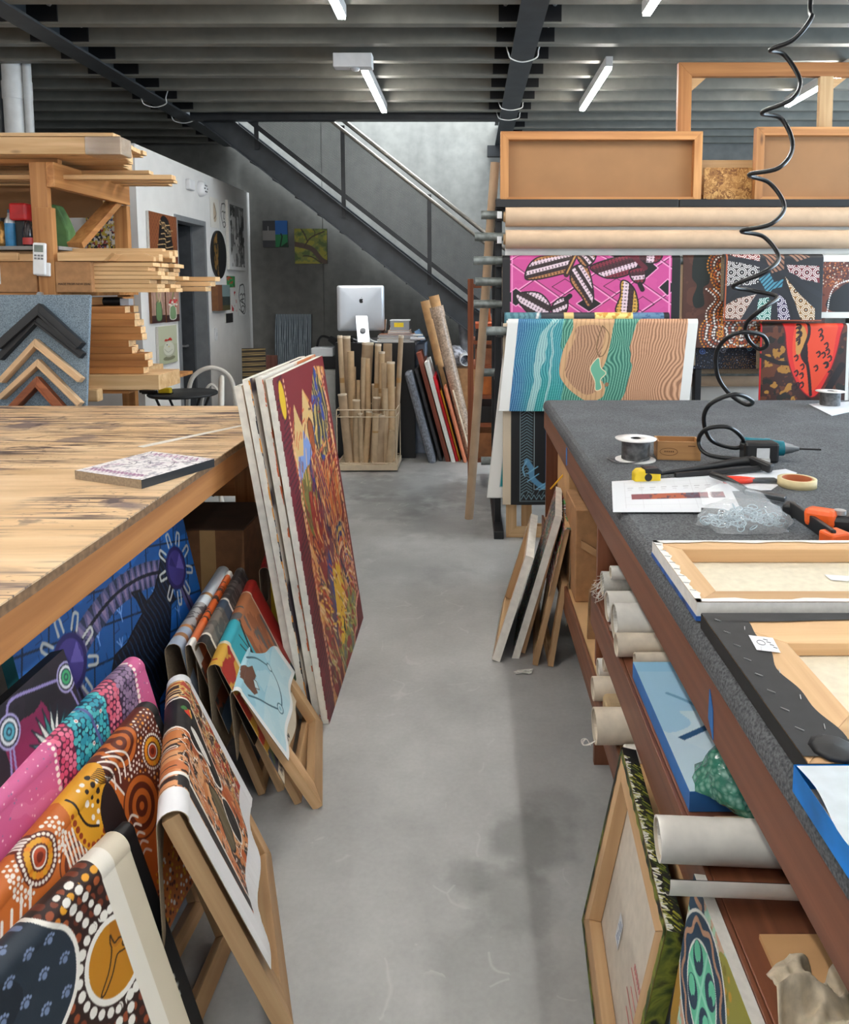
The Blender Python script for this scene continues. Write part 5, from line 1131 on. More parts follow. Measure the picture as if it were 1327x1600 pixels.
for k in range(6): part('slot', MB().box(.056, .062, -.008, .008, -.006, .006), M_black, t, M=Matrix.Translation((0, .03 * math.cos(k * PI / 3), .03 * math.sin(k * PI / 3))))
t = thing('light_switch', 'white light switch right of the office door frame', 'switch', px(337, 522, X=RX)); part('plate', MB().box(0, .01, -.035, .035, -.058, .058), plain('white_plastic', (225, 226, 228), .4), t, .003); part('rocker', MB().box(.01, .016, -.01, .01, -.016, .016), M_paper, t, .002)
# painting on the office front wall, seen through the rack
a = px(133, 309, Y=RY - .02); b = px(178, 309, Y=RY - .02); c = px(133, 392, Y=RY - .02)
A = rndart(.55, 120, (196, 186, 170), [(206, 178, 50), (60, 84, 140), (150, 50, 46), (30, 32, 40), (222, 216, 204), (196, 170, 60)], 9, 60, .57)
canvas('abstract_painting', 'splashed yellow, blue and black painting seen through the timber rack', frameM((a.x, RY - .024, c.z), (1, 0, 0), (0, 0, 1)), b.x - a.x, a.z - c.z, .02, A, M_primed, bars=False)
# bistro table, chair and leaning boards beside the office
tz = .80; tx, ty = -2.07, 5.28
t = thing('bistro_table', 'small round black table against the office wall', 'table', (tx, ty, 0))
part('table_top', MB().lathe([(0, tz - .02), (.235, tz - .02), (.245, tz - .01), (.235, tz), (0, tz)], seg=40), M_blacksteel, t)
for s in (-1, 1):
    part('leg', MB().cyl((.16 * s, -.1, tz - .02), (-.16 * s, -.1, 0), .009), M_black, t); part('leg', MB().cyl((.16 * s, .1, tz - .02), (-.16 * s, .1, 0), .009), M_black, t)
p = px(258, 612, Y=5.2)
t = thing('tape_measure', 'yellow tape measure on the round black table', 'tape measure', (p.x, 5.2, tz)); part('case', MB().box(-.045, .045, -.02, .025, 0, .045), plain('tape_yellow', (228, 196, 36), .4), t, .01); part('bottom_trim', MB().box(-.05, .05, -.022, .027, 0, .008), M_black, t, .003)
solo('hand_tool', 'black hand tool lying left of the yellow tape measure', 'tool', MB().box(p.x - .16, p.x - .06, 5.18, 5.22, tz, tz + .025).cyl((p.x - .18, 5.2, tz + .02), (p.x - .08, 5.21, tz + .022), .014), M_black, bev=.004)
M_cw = plain('cream_tube', (206, 202, 194), .4, var=.03)
def chair(lbl, u, Y, rz):
    p = px(u, 600, Y=Y); t = thing('cafe_chair', lbl, 'chair', M=T(p.x, Y, 0, rz))
    part('back_hoop', MB().tube(smooth([(-.17, .17, .46), (-.17, .19, .7), (-.13, .2, .88), (0, .205, .95), (.13, .2, .88), (.17, .19, .7), (.17, .17, .46)], 6), .017, 12), M_cw, t)
    part('seat', MB().lathe([(0, .44), (.19, .44), (.2, .455), (.19, .47), (0, .47)], seg=32), M_cw, t)
    for sx_ in (-1, 1):
        for sy_ in (-1, 1): part('leg', MB().cyl((.14 * sx_, .14 * sy_, .44), (.19 * sx_, .19 * sy_, 0), .014), M_cw, t)
    part('back_splat', MB().tube(smooth([(-.07, .18, .46), (-.07, .19, .7), (0, .2, .82), (.07, .19, .7), (.07, .18, .46)], 6), .011, 10), M_cw, t)
    return t
chair('cream hoop-backed chair beside the round black table', 296, 4.85, math.radians(-70)); chair('cream hoop-backed chair farther back by the office door', 330, 5.75, math.radians(200))
A = Art(.25, 200, (60, 50, 36))
for k in range(60): A.line([(0, k / 60), (.25, k / 60 + .006)], .007, [(176, 150, 96), (40, 32, 26), (196, 170, 110)][k % 3])
a = px(368, 640, Y=6.3)
canvas('patterned_board', 'gold and black patterned board leaning on the wall past the door', frameM((RX + .28, 6.95, 0), (.55, .1, 0), (-.26, .0, 1)), .22, .98, .03, A, M_black, bars=False)
solo('brown_board', 'red-brown ribbed board leaning in the corner past the door', 'board', MB().box(0, .22, 0, .03, 0, .86), wood('ribbed_redwood', (96, 56, 48), (140, 92, 78), 'z', grain=2.0, knots=False), M=frameM((RX + .22, 7.55, 0), (1, .0, 0), (-.10, .1, 1)), bev=.003)
# ------------------------------------------------------------------ felt-topped table at the right
TX, TZ, TF, TYN, TYF = .40, .95, .425, -.7, 3.87
XT1 = 2.7
ft = thing('felt_table', 'big mahogany table with a grey felt top and open shelves', 'table', (1.5, 1.6, 0))
MF = Matrix.Translation((-1.5, -1.6, 0))
fl2 = NT('grey_felt'); mp = fl2.coords((1, 1, 1)); n1 = fl2.n('ShaderNodeTexNoise'); n1.inputs['Scale'].default_value = 210; n1.inputs['Detail'].default_value = 4; fl2.l(mp, 'Vector', n1, 'Vector')
n2_ = fl2.n('ShaderNodeTexNoise'); n2_.inputs['Scale'].default_value = 6; fl2.l(mp, 'Vector', n2_, 'Vector')
rr_ = fl2.ramp([(.34, (66, 68, 71)), (.66, (112, 114, 117))]); fl2.l(n1, 'Fac', rr_, 'Fac'); r3 = fl2.ramp([(.3, (225, 225, 225)), (.7, (255, 255, 255))]); fl2.l(n2_, 'Fac', r3, 'Fac')
mx = fl2.mix(None, 1.0, rr_.outputs['Color'], r3.outputs['Color'], 'MULTIPLY'); fl2.t.links.new(mx.outputs[2], fl2.b.inputs['Base Color']); fl2.b.inputs['Roughness'].default_value = 1.0; fl2.bump(n1, 'Fac', .5, .003)
part('felt_top', MB().prism([(TX, .908), (XT1, .908), (XT1, TZ), (TF, TZ), (.411, .944), (.403, .932), (TX, .92)], TYN, TYF + .05, 'xz'), fl2.m, ft, .0, M=MF)
part('fascia', MB().box(TX, TX + .025, TYN, TYF, .81, .908), mahog('y'), ft, .002, M=MF); part('fascia', MB().box(TX + .026, XT1, TYF - .02, TYF, .81, .908), mahog('x'), ft, .002, M=MF)
for y in (TYF - .05, 2.26, .25, -.6): part('divider', MB().box(TX + .008, XT1 - .05, y, y + .022, 0, .905), mahog('z'), ft, .002, M=MF)
part('shelf', MB().box(TX, XT1 - .06, TYN, 2.26, .572, .59), mahog('y'), ft, .002, M=MF); part('shelf_lip', MB().box(TX - .010, TX - .0005, TYN, 2.27, .48, .59), mahog('y'), ft, .002, M=MF)
ply = plain('pale_ply', (206, 166, 118), .6, scale=8, var=.05)
part('shelf', MB().box(TX, XT1 - .06, TYN, TYF - .06, .322, .34), ply, ft, .002, M=MF); part('shelf_lip', MB().box(TX - .012, TX - .0005, TYN, TYF - .04, .235, .345), wood('brown_lip', (96, 58, 38), (140, 90, 62), 'y', knots=False), ft, .002, M=MF)
part('back_board', MB().box(1.3, 1.32, TYN, TYF - .06, .0, .9), mahog('z'), ft, M=MF)
M_bluetape = plain('blue_tape', (44, 118, 190), .5)
p = px(1112, 1062, X=TX); q = px(1118, 1125, X=TX)
solo('tape_scrap', 'scrap of blue masking tape on the near part of the felt table edge', 'tape', MB().prism([(p.y + .004, .889), (p.y - .014, .862), (p.y - .02, .815), (p.y + .006, .838)], TX - .0015, TX - .0003, 'yz'), M_bluetape)
p = px(886, 700, X=TX)
solo('tape_scrap', 'thin strip of blue tape near the far corner of the felt table edge', 'tape', MB().box(TX - .0015, TX - .0003, p.y - .012, p.y + .012, .83, .902), M_bluetape)
def onfelt(u, v, dz=0): return px(u, v, Z=TZ + dz)
# wire spools
M_wire = plain('grey_wire', (112, 112, 112), .4, metal=.5, scale=60, var=.2); M_spool = plain('white_spool', (226, 224, 222), .45, var=.02)
def spool(lbl, x, y):
    t = thing('wire_spool', lbl, 'spool', (x, y, TZ))
    part('flange', MB().lathe([(.018, .003), (.07, .003), (.07, 0), (.018, 0)], seg=40), M_spool, t); part('flange', MB().lathe([(.018, .074), (.07, .074), (.072, .077), (.018, .0775), (.018, .074)], seg=40), M_spool, t)
    prof = []
    for k in range(24): z = .004 + .07 * k / 24; prof += [(.046, z), (.049, z + .0015)]
    part('wound_wire', MB().lathe(prof, seg=40), M_wire, t); part('hub', MB().lathe([(.018, 0), (.018, .0775), (.016, .0775), (.016, 0)], seg=24), M_black, t)
    return t
s1 = spool('spool of grey wire beside the small wooden box', .585, 2.54); part('loose_wire', MB().tube(smooth([(.04, -.05, .02), (-.02, -.07, .006), (-.08, -.05, .004), (-.1, -.0, .006)], 6), .0022, 6), M_wire, s1)
p = onfelt(1306, 637); spool('spool of grey wire at the far right of the felt table', p.x, p.y + .06)
# small wooden box
t = thing('wooden_box', 'small open wooden box next to the wire spool', 'box', M=T(.735, 2.53, TZ, math.radians(-7))); w, d, h = .074, .10, .066
bxw = lambda ax: wood('cedar', (160, 112, 66), (200, 152, 98), ax, knots=False)
part('front', MB().box(-w, w, 0, .007, 0, h), bxw('x'), t, .001); part('back', MB().box(-w, w, d - .007, d, 0, h), bxw('x'), t, .001); part('side', MB().box(-w, -w + .007, .0075, d - .0075, 0, h), bxw('y'), t, .001); part('side', MB().box(w - .007, w, .0075, d - .0075, 0, h), bxw('y'), t, .001); part('bottom', MB().box(-w + .0075, w - .0075, .0075, d - .0075, 0, .006), bxw('x'), t)
em = MB(); em.tube([(-.035 + .03 * math.cos(a), -.0005, .03 + .013 * math.sin(a)) for a in np.linspace(0, 2 * PI, 25)], .0008, 5)
for k in range(5): em.box(-.05 + k * .007, -.046 + k * .007, -.0008, 0, .028, .033)
em.box(.03, .055, -.0008, 0, .05, .053); part('burnt_mark', em, plain('burnt_brown', (96, 58, 30), .7), t)
# papers
def sheet(name, lbl, pts, z, th=.0006, cat='paper', m=None):
    P = [(px(u, v, Z=TZ + z).x, px(u, v, Z=TZ + z).y) for u, v in pts]
    if sum(P[i][0] * P[(i + 1) % len(P)][1] - P[(i + 1) % len(P)][0] * P[i][1] for i in range(len(P))) < 0: P.reverse()
    return solo(name, lbl, cat, MB().prism(P, TZ + z, TZ + z + th, 'xy'), m or M_paper)
sheet('paper_sheet', 'white sheet lying under the red pliers by the tape roll', [(1100, 748), (1228, 733), (1246, 739), (1205, 766), (1118, 768)], .001)
for i in range(3): sheet('paper_sheet', ['bottom sheet of the printed stack in front of the yellow tape measure', 'middle sheet of the printed stack in front of the yellow tape measure', 'second sheet from the top of the printed stack'][i], [(956 + i, 760 - i), (1128 + 2 * i, 748 - i), (1150 - 4 * i, 800), (966 + i * 2, 800 - i)], .001 + .0012 * i)
A = Art(1.9, 120, (214, 216, 220))
for k in range(6): A.line([(.2 + .27 * k, .1), (.2 + .27 * k, .92)], .004, (190, 190, 194))
for yv in (.2, .42, .62, .78, .9): A.line([(.2, yv), (1.7, yv)], .004, (190, 190, 194))
A.put((A.x > .3) & (A.x < 1.75) & (A.y > .36) & (A.y < .52), (128, 56, 66)); A.put((A.x > .6) & (A.x < 1.15) & (A.y > .36) & (A.y < .52), (172, 84, 52)); A.put((A.x > 1.15) & (A.x < 1.35) & (A.y > .36) & (A.y < .52), (78, 74, 92)); A.put((A.x > .3) & (A.x < 1.75) & (A.y > .36) & (A.y < .52) & (A.noise(18, seed=2) > .58), (84, 40, 60))
for k in range(8): A.line([(.25 + .18 * k, .72), (.33 + .18 * k, .72)], .014, (140, 140, 146)); A.line([(.25 + .18 * k, .66), (.31 + .18 * k, .66)], .01, (160, 160, 164))
a, b, c = px(958, 800, Z=TZ + .006), px(1160, 800, Z=TZ + .006), px(956, 752, Z=TZ + .006)
h_, w_ = A.linear().shape[:2]; uu, vv = np.meshgrid(np.linspace(0, 1, w_), np.linspace(0, 1, h_)); d_ = px(1132, 742, Z=TZ + .006)
V = np.zeros((h_, w_, 3))
for k in range(3): V[..., k] = (a[k] * (1 - uu) + b[k] * uu) * (1 - vv) + (c[k] * (1 - uu) + d_[k] * uu) * vv
o = link('paper_sheet', grid_mesh('paper_sheet', V, A.linear(), [M_paint, M_paper])); solid(o, .0006); tag(o, 'printed table with a purple and orange strip, top of the paper stack', 'paper')
sheet('paper_sheet', 'folded white paper by the wire spool at the far right', [(1264, 632), (1330, 628), (1345, 640), (1300, 650)], .001, .003)
# yellow tape measure
t = thing('tape_measure', 'yellow tape measure in front of the wire spool on the felt', 'tape measure', M=T(.552, 2.245, TZ, math.radians(8)))
part('case', MB().prism([(-.042, 0), (.042, 0), (.042, .03), (.03, .042), (-.03, .042), (-.042, .03)], -.018, .018, 'xz'), plain('tape_yellow', (232, 200, 30), .4), t, .005); part('grip', MB().prism([(-.01, .03), (.045, .026), (.045, .036), (.032, .046), (-.012, .046)], -.0195, .0195, 'xz'), M_black, t, .003); part('badge', MB().cyl((0, -.018, .018), (0, -.0192, .018), .012), M_black, t); part('clip', MB().box(-.03, .01, .018, .021, .008, .026), M_zinc, t)
# cordless drill lying on its side
t = thing('cordless_drill', 'teal and black cordless drill lying with its battery to the viewer', 'drill', M=T(1.005, 2.47, TZ))
part('battery', MB().box(-.062, .058, 0, .06, .002, .074), M_black, t, .01); part('battery_label', MB().box(-.022, .022, -.0015, 0, .012, .056), plain('label_white', (200, 202, 204), .5), t)
part('handle', MB().tube([(.0, .058, .036), (.0, .09, .038)], [.026, .024], 14), M_black, t); part('motor_body', MB().cyl((-.03, .10, .042), (.05, .082, .042), .032, .03), plain('drill_teal', (0, 112, 128), .4, var=.05), t, .002)
part('gear_head', MB().cyl((.052, .08, .040), (.10, .072, .040), .03, .026).cyl((.04, .09, .04), (.056, .082, .04), .033), plain('drill_teal', (0, 112, 128), .4), t); part('chuck', MB().cyl((.10, .072, .040), (.132, .066, .040), .022, .014).cyl((.132, .066, .04), (.150, .064, .04), .012, .007), plain('chuck_grey', (120, 124, 128), .35, metal=.6), t); part('drill_bit', MB().cyl((.150, .064, .040), (.222, .052, .040), .0035, seg=8), M_black, t)
# air blow gun at the hose end
GX, GY = .93, 2.385
t = thing('air_gun', 'black air gun at the end of the coiled hose', 'air gun', (GX, GY, TZ))
part('lance', MB().tube([(-.32, -.085, .012), (-.2, -.05, .018), (-.05, 0, .028), (.0, .01, .03)], [.006, .009, .014, .016], 12), M_black, t); part('trigger', MB().bar((-.28, -.11, .012), (.02, -.03, .016), .014, .016), M_black, t, .003); part('grip', MB().bar((.0, .01, .034), (.05, -.05, .018), .028, .03), M_black, t, .006); part('fitting', MB().cyl((.02, .0, .03), (.06, -.01, .034), .009), M_zinc, t)
# red pliers
def pliers(lbl, u0, v0, u1, v1, spread, mh, flip=1, L2=None):
    a, b = onfelt(u0, v0, .01), onfelt(u1, v1, .01); t = thing('pliers', lbl, 'pliers', (b.x, b.y, TZ + .0045)); d = Vector((a.x - b.x, a.y - b.y, 0)); n = Vector((-d.y, d.x, 0)).normalized(); L = d.length
    for s in (-1, 1): part('handle', MB().tube(smooth([d.normalized() * .02 + Vector((0, 0, .006)), d * .45 + n * s * spread * .8 + Vector((0, 0, .006)), d + n * s * spread + Vector((0, 0, .006))], 5), .0075, 10), mh, t)
    part('jaw', MB().bar(d.normalized() * .03 + Vector((0, 0, .006)), -d.normalized() * .05 + Vector((0, 0, .006)), .026, .01), plain('steel_tool', (92, 96, 100), .3, metal=.7), t, .003)
    return t
pliers('red-handled pliers on the white sheet by the masking tape', 1128, 750, 1188, 750, .02, plain('red_grip', (224, 56, 30), .4))
a = onfelt(1112, 752, .0)
t = thing('wire_cutter', 'cutters with black handles reaching under the bag of rings', 'cutter', (a.x, a.y, TZ))
b = onfelt(1165, 778, .0) - a; c = onfelt(1096, 806, 0) - a; e = onfelt(1130, 808, 0) - a
part('handle', MB().tube(smooth([(0, 0, .022), b * .5 + Vector((0, 0, .028)), b + Vector((0, 0, .022))], 6), [.010] * 13, 10), M_black, t); part('handle', MB().tube([c + Vector((0, 0, .012)), e + Vector((0, 0, .012))], .010, 10), M_black, t); part('jaw', MB().bar(b + Vector((0, 0, .02)), b + Vector((.09, -.06, .015)), .03, .014), plain('steel_tool', (92, 96, 100), .3, metal=.7), t, .003)
# masking tape
p = onfelt(1257, 766); t = thing('masking_tape', 'roll of cream masking tape lying flat on the felt', 'tape', (p.x, p.y + .05, TZ))
part('tape_roll', MB().lathe([(.043, 0), (.056, 0), (.056, .024), (.043, .024), (.043, 0)], seg=44), plain('masking_cream', (214, 196, 150), .6), t); part('card_core', MB().lathe([(.040, .0005), (.0425, .0005), (.0425, .0245), (.040, .0245), (.040, .0005)], seg=44), plain('core_orange', (176, 92, 48), .7), t)
# bag of D-rings
p = onfelt(1180, 838); p.y += .075
t = thing('ring_bag', 'clear plastic bag full of shiny metal rings', 'bag', (p.x, p.y, TZ)); r = random.Random(9); mb = MB()
for k in range(100):
    a_ = r.uniform(0, 2 * PI); q = math.sqrt(r.random()); cx_, cy_ = .098 * q * math.cos(a_), .056 * q * math.sin(a_); cz_ = .008 + r.random() * .042 * (1 - q * q) + .004
    R = Matrix.Rotation(r.uniform(0, PI), 3, 'Z') @ Matrix.Rotation(r.uniform(-1.1, 1.1), 3, 'X'); s_ = r.uniform(.008, .011)
    pts = [Vector((cx_, cy_, cz_)) + R @ Vector((s_ * math.cos(x) * 1.2, s_ * math.sin(x), 0)) for x in np.linspace(0, 2 * PI, 13)]
    m_ = MB().tube(pts, .0014, 5)
    mb._add(m_.v, m_.f, 0, True)
o = part('metal_rings', mb, plain('zinc_rings', (176, 198, 208), .25, metal=.25, var=.1), t); o['kind'] = 'stuff'
bg = NT('clear_bag'); bg.b.inputs['Base Color'].default_value = (.9, .94, .97, 1); bg.b.inputs['Alpha'].default_value = .26; bg.b.inputs['Roughness'].default_value = .1
mb = MB(); nr, ns = 9, 30; r = random.Random(5)
vs = []
for i in range(nr + 1):
    f = i / nr
    for k in range(ns):
        a_ = 2 * PI * k / ns; w_ = 1 + .06 * math.sin(5 * a_ + i) + .05 * r.uniform(-1, 1)
        rad = math.sin(f * PI / 2 * .98 + .03) if i < nr else .02
        rad = math.cos((1 - f) * PI / 2) if False else math.sqrt(max(0, 1 - (f) ** 2.4))
        vs.append((.116 * rad * w_ * math.cos(a_), .07 * rad * w_ * math.sin(a_), .002 + .068 * f * (1 + .12 * math.sin(3 * a_ + 2) * (1 - f))))
mb._add(vs, [(i * ns + k, i * ns + (k + 1) % ns, (i + 1) * ns + (k + 1) % ns, (i + 1) * ns + k) for i in range(nr) for k in range(ns)], 0, True)
vs = [(-.09, .05, .04), (-.02, .045, .06), (.07, .05, .05), (.11, .07, .03), (.09, .12, .055), (.0, .125, .085), (-.08, .11, .06)]
mb._add(vs, [(0, 1, 5, 6), (1, 2, 4, 5), (2, 3, 4)], 0, True)
part('plastic_film', mb, bg.m, t)
# orange and black bar clamp
M_or = plain('orange_plastic', (232, 96, 34), .4, var=.04)
a, b = onfelt(1240, 796, .03), onfelt(1300, 838, .03)
t = thing('bar_clamp', 'black and orange bar clamp lying at the right edge of the view', 'clamp', (b.x, b.y, TZ)); d = a - b; d.z = 0; n = Vector((-d.y, d.x, 0)).normalized()
part('bar', MB().bar(d * 1.05 + Vector((0, 0, .03)), Vector((0, 0, .03)) - d * .05, .012, .036), M_black, t, .003); part('jaw', MB().bar(Vector((-.015, 0, .02)), Vector((.035, .015, .022)), .045, .04), M_or, t, .006); part('jaw', MB().bar(d + Vector((-.01, .01, .02)), d + Vector((.02, .05, .02)), .03, .036), M_black, t, .006)
part('handle', MB().bar(Vector((.0, .13, .04)), Vector((.05, .075, .045)), .045, .045), M_or, t, .012); part('housing', MB().bar(Vector((.03, .10, .03)), Vector((.20, .05, .03)), .06, .05), M_black, t, .012); part('second_bar', MB().bar(Vector((.02, .03, .018)), Vector((.25, .03, .018)), .02, .018), plain('steel_bar', (96, 98, 100), .35, metal=.6), t, .002); part('dial', MB().cyl((.06, .085, .056), (.06, .085, .066), .014), M_zinc, t)
# canvases lying face down
UPX, UPZ = (1, 0, 0), (0, -1, 0)
CREAM = plain('canvas_back_cream', (214, 205, 184), .85, scale=60, var=.03)
A = Art(2.4, 40, (60, 130, 160)); A.put(A.noise(4) > .5, (40, 70, 130))
c1 = canvas('face_down_canvas', 'white edged canvas lying face down, farthest of the three on the felt', frameM((.412, 1.605, TZ + .0012), UPX, UPZ), .85, .325, .034, A, M_primed, bw=.05, fold=.0, back=CREAM)
e = MB()
for k in range(34): f = k / 34; g = (k + 1) / 34; wv = lambda t_: .013 + .004 * math.sin(t_ * 31) + .002 * math.sin(t_ * 77); e.quad((.85 * f, .0353, 0), (.85 * g, .0353, 0), (.85 * g, .0353, wv(g)), (.85 * f, .0353, wv(f))); e.quad((.85 * f, .0353, .325), (.85 * f, .0353, .325 - wv(f + 1)), (.85 * g, .0353, .325 - wv(g + 1)), (.85 * g, .0353, .325)); e.quad((0, .0353, .325 * f), (wv(f + 2), .0353, .325 * f), (wv(g + 2), .0353, .325 * g), (0, .0353, .325 * g))
part('folded_edge', e, M_primed, c1); part('paint_edge', MB().box(-.001, .86, -.0008, .008, .325, .3262).box(-.0012, 0, -.0008, .008, 0, .325), plain('paint_edge_blue', (40, 84, 150), .5, scale=30, var=.35), c1)
def staples(root, pts, y):
    s = MB()
    for (x, z, a) in pts: dx, dz = .006 * math.cos(a), .006 * math.sin(a); s.bar((x - dx, y, z - dz), (x + dx, y, z + dz), .0012, .0012)
    o = part('staple', s, M_zinc, root); o['kind'] = 'stuff'
r = random.Random(3)
staples(c1, [(.006 + .002 * r.random(), .03 + k * .035, .3) for k in range(8)], .036)
lbm = MB(); lbm.quad((.33, .004, .12), (.33, .004, .15), (.39, .004, .16), (.39, .004, .13)); part('paper_label', lbm, M_paper, c1)
M_blackcloth = plain('black_canvas', (30, 31, 33), .55, scale=50, var=.12)
A = Art(2, 30, (30, 31, 33))
c2 = canvas('face_down_canvas', 'black canvas lying face down between the white edged and the blue one', frameM((.41, 1.25, TZ + .0012), UPX, UPZ), .8, .412, .026, A, M_blackcloth, bw=.105, fold=.0, back=CREAM)
e = MB(); n_ = 40
for k in range(n_):
    f, g = k / n_, (k + 1) / n_; wv = lambda t_: .064 + .006 * math.sin(t_ * 9) + .004 * math.sin(t_ * 23)
    e.quad((0, .0275, .40 * f), (wv(f), .0275, .40 * f), (wv(g), .0275, .40 * g), (0, .0275, .40 * g)); w2 = lambda t_: .03 + .004 * math.sin(t_ * 14)
    e.quad((.8 * f, .0278, 0), (.8 * g, .0278, 0), (.8 * g, .0278, w2(g)), (.8 * f, .0278, w2(f))); e.quad((.8 * f, .0278, .4), (.8 * f, .0278, .4 - w2(f)), (.8 * g, .0278, .4 - w2(g)), (.8 * g, .0278, .4))
part('folded_edge', e, M_blackcloth, c2); part('corner_fold', MB().lathe([(0, 0), (.03, 0), (.022, .004), (0, .006)], (.045, .0278, .385), 10, axis='y'), M_blackcloth, c2)
staples(c2, [(.02, .03 + k * .045, .8) for k in range(8)] + [(.055, .06 + k * .07, 1.9) for k in range(5)], .0285)
lb = part('paper_label', MB().quad((.052, .0285, .085), (.046, .0285, .135), (.080, .0288, .145), (.088, .0288, .095)), M_paper, c2)
mk = MB(); mk.tube([(.062 + .006 * math.cos(a), .0291, .112 + .008 * math.sin(a)) for a in np.linspace(0, 2 * PI, 17)], .0005, 5)
for k in range(4): mk.bar((.070 + .002 * k, .0291, .100 + .009 * k), (.076 + .0015 * k, .0291, .104 + .009 * k), .0009, .0009)
part('pen_marks', mk, plain('pen_grey', (110, 112, 120), .6), lb)
M_blueside = plain('blue_paint', (10, 122, 208), .45, scale=14, var=.14)
A = Art(2, 40, (10, 122, 208))
c3 = canvas('face_down_canvas', 'bright blue sided canvas lying face down nearest the viewer', frameM((.387, .825, TZ + .0012), UPX, UPZ), .6, .40, .034, A, M_blueside, bw=.03, fold=.0, back=CREAM, bars=False)
e = MB(); n_ = 30
for k in range(n_):
    f, g = k / n_, (k + 1) / n_; yb = lambda t_: .0345 + .002 * math.sin(t_ * 9) ** 2; xo = lambda t_: .002 + .05 * max(0, t_ - .35) + .004 * math.sin(t_ * 17)
    e.quad((xo(f), yb(f), .003 + .39 * f), (.56, .035, .003 + .39 * f), (.56, .035, .003 + .39 * g), (xo(g), yb(g), .003 + .39 * g))
sd_ = part('turned_canvas', e, plain('pale_canvas', (184, 192, 198), .8, scale=50, var=.03), c3); dm = MB()
for k in range(16): dm.cyl((.062 + k * .0065, .0362, .09 - .012 * math.sin(k * .32)), (.062 + k * .0065, .0374, .09 - .012 * math.sin(k * .32)), .0026 - .00004 * k, seg=8)
part('ink_dots', dm, M_black, c3); staples(c3, [(.07, .05, 0), (.10, .06, .2), (.13, .03, 0), (.05, .085, 0)], .037)
# ------------------------------------------------------------------ on the shelves of the felt table
M_rollw = plain('white_roll', (226, 222, 214), .75, scale=30, var=.03); M_rollc = plain('cream_roll', (220, 206, 186), .8, scale=30, var=.04); M_in = plain('roll_inside', (196, 184, 164), .85)
def roll(lbl, Y, r, z, x0, L=.6, m=None, yaw=0.0, wall=.012, wraps=True):
    t = thing('canvas_roll', lbl, 'roll', M=T(x0, Y, z + r, yaw)); m = m or M_rollc
    part('outer_wrap', MB().pipe((0, 0, 0), (L, 0, 0), r, r - .004, 26, 0, 1), [m, M_in], t)
    if wraps:
        sp = [( (r - .006) * (1 - .5 * k / 40) * math.cos(k * .33), (r - .006) * (1 - .5 * k / 40) * math.sin(k * .33)) for k in range(41)]
        mb = MB()
        for (a, b), (c, d) in zip(sp[:-1], sp[1:]): mb.quad((.004, a, b), (.004, c, d), (L - .01, c, d), (L - .01, a, b))
        part('inner_wrap', mb, m, t)
    return t
SH, LO = .5905, .3405
t = roll('frayed grey-white canvas roll at the divider end of the middle shelf', 2.16, .036, SH + .03, .405, m=plain('frayed_canvas', (198, 196, 188), .9, scale=60, var=.06)); r = random.Random(2); f_ = MB()
for k in range(22):
    a_ = r.uniform(0, 2 * PI); f_.tube(smooth([(.002, .035 * math.cos(a_), .035 * math.sin(a_)), (-.02 * r.random(), .04 * math.cos(a_), .035 * math.sin(a_) - .012), (-.01 - .02 * r.random(), .042 * math.cos(a_ + .2), .03 * math.sin(a_) - .04 * r.random())], 3), .0007, 4)
o = part('frayed_threads', f_, M_rollw, t); o['kind'] = 'stuff'
roll('white roll next to the frayed one on the middle shelf', 2.05, .043, SH, .40, m=M_rollw); roll('larger white roll with a visible spiral on the middle shelf', 1.935, .050, SH, .398, m=M_rollw); roll('thin cream roll between the spiral white roll and the blue canvas', 1.845, .030, SH, .385); roll('small beige roll tucked against the blue canvas on the shelf', 1.778, .021, SH, .42)
roll('short pale roll stacked above the white roll at the divider', 2.11, .02, SH + .1, .42, m=M_rollw)
solo('plastic_scrap', 'crumpled bit of clear film in front of the spiral white roll', 'plastic film', MB().lathe([(.0, 0), (.022, .004), (.02, .015), (.008, .022), (0, .022)], (0.415, 1.985, SH), 9), plain('film_scrap', (196, 170, 156), .2, scale=60, var=.2, trans=.4, bump=.8))
A = Art(1.15, 160, (150, 200, 232)); g = A.noise(3, seed=5); A.put(A.y < .9, (176, 212, 236), .6); A.put((g > .5) & (A.y < .55), (206, 226, 238), .9); A.curve([(0, .30), (.2, .42), (.42, .56), (.6, .62)], .03, (40, 84, 128)); A.curve([(.28, .02), (.5, .2), (.62, .3)], .018, (60, 100, 140)); A.curve([(.1, .7), (.2, .6), (.26, .44)], .02, (110, 160, 200)); A.put((A.x + A.y < .4), (196, 220, 236))
canvas('flat_canvas', 'light blue canvas lying face up on the middle shelf with blue edge', frameM((.405, 1.265, SH + .041), (1, 0, 0), (0, 1, 0)), .54, .47, .04, A, plain('mid_blue', (48, 116, 190), .5, var=.05), bars=False)
gw = NT('green_bubble_wrap'); mp = gw.coords((1, 1, 1)); vo = gw.n('ShaderNodeTexVoronoi'); vo.inputs['Scale'].default_value = 90; gw.l(mp, 'Vector', vo, 'Vector'); rr_ = gw.ramp([(.1, (150, 206, 186)), (.6, (64, 142, 120))]); gw.l(vo, 'Distance', rr_, 'Fac'); gw.l(rr_, 'Color', gw.b, 'Base Color'); gw.b.inputs['Roughness'].default_value = .18; gw.b.inputs['Transmission Weight'].default_value = .35; gw.bump(vo, 'Distance', .8, .004)
mb = MB(); vs = []; r = random.Random(8)
for i in range(9):
    for k in range(26):
        a_ = 2 * PI * k / 26; f = i / 8; rad = math.sqrt(max(0, 1 - f ** 2.2)) * (1 + .12 * math.sin(3 * a_ + i * .7) + .08 * r.uniform(-1, 1)); vs.append((.52 + .10 * rad * math.cos(a_), 1.265 + .075 * rad * math.sin(a_), SH + .041 + .10 * f))
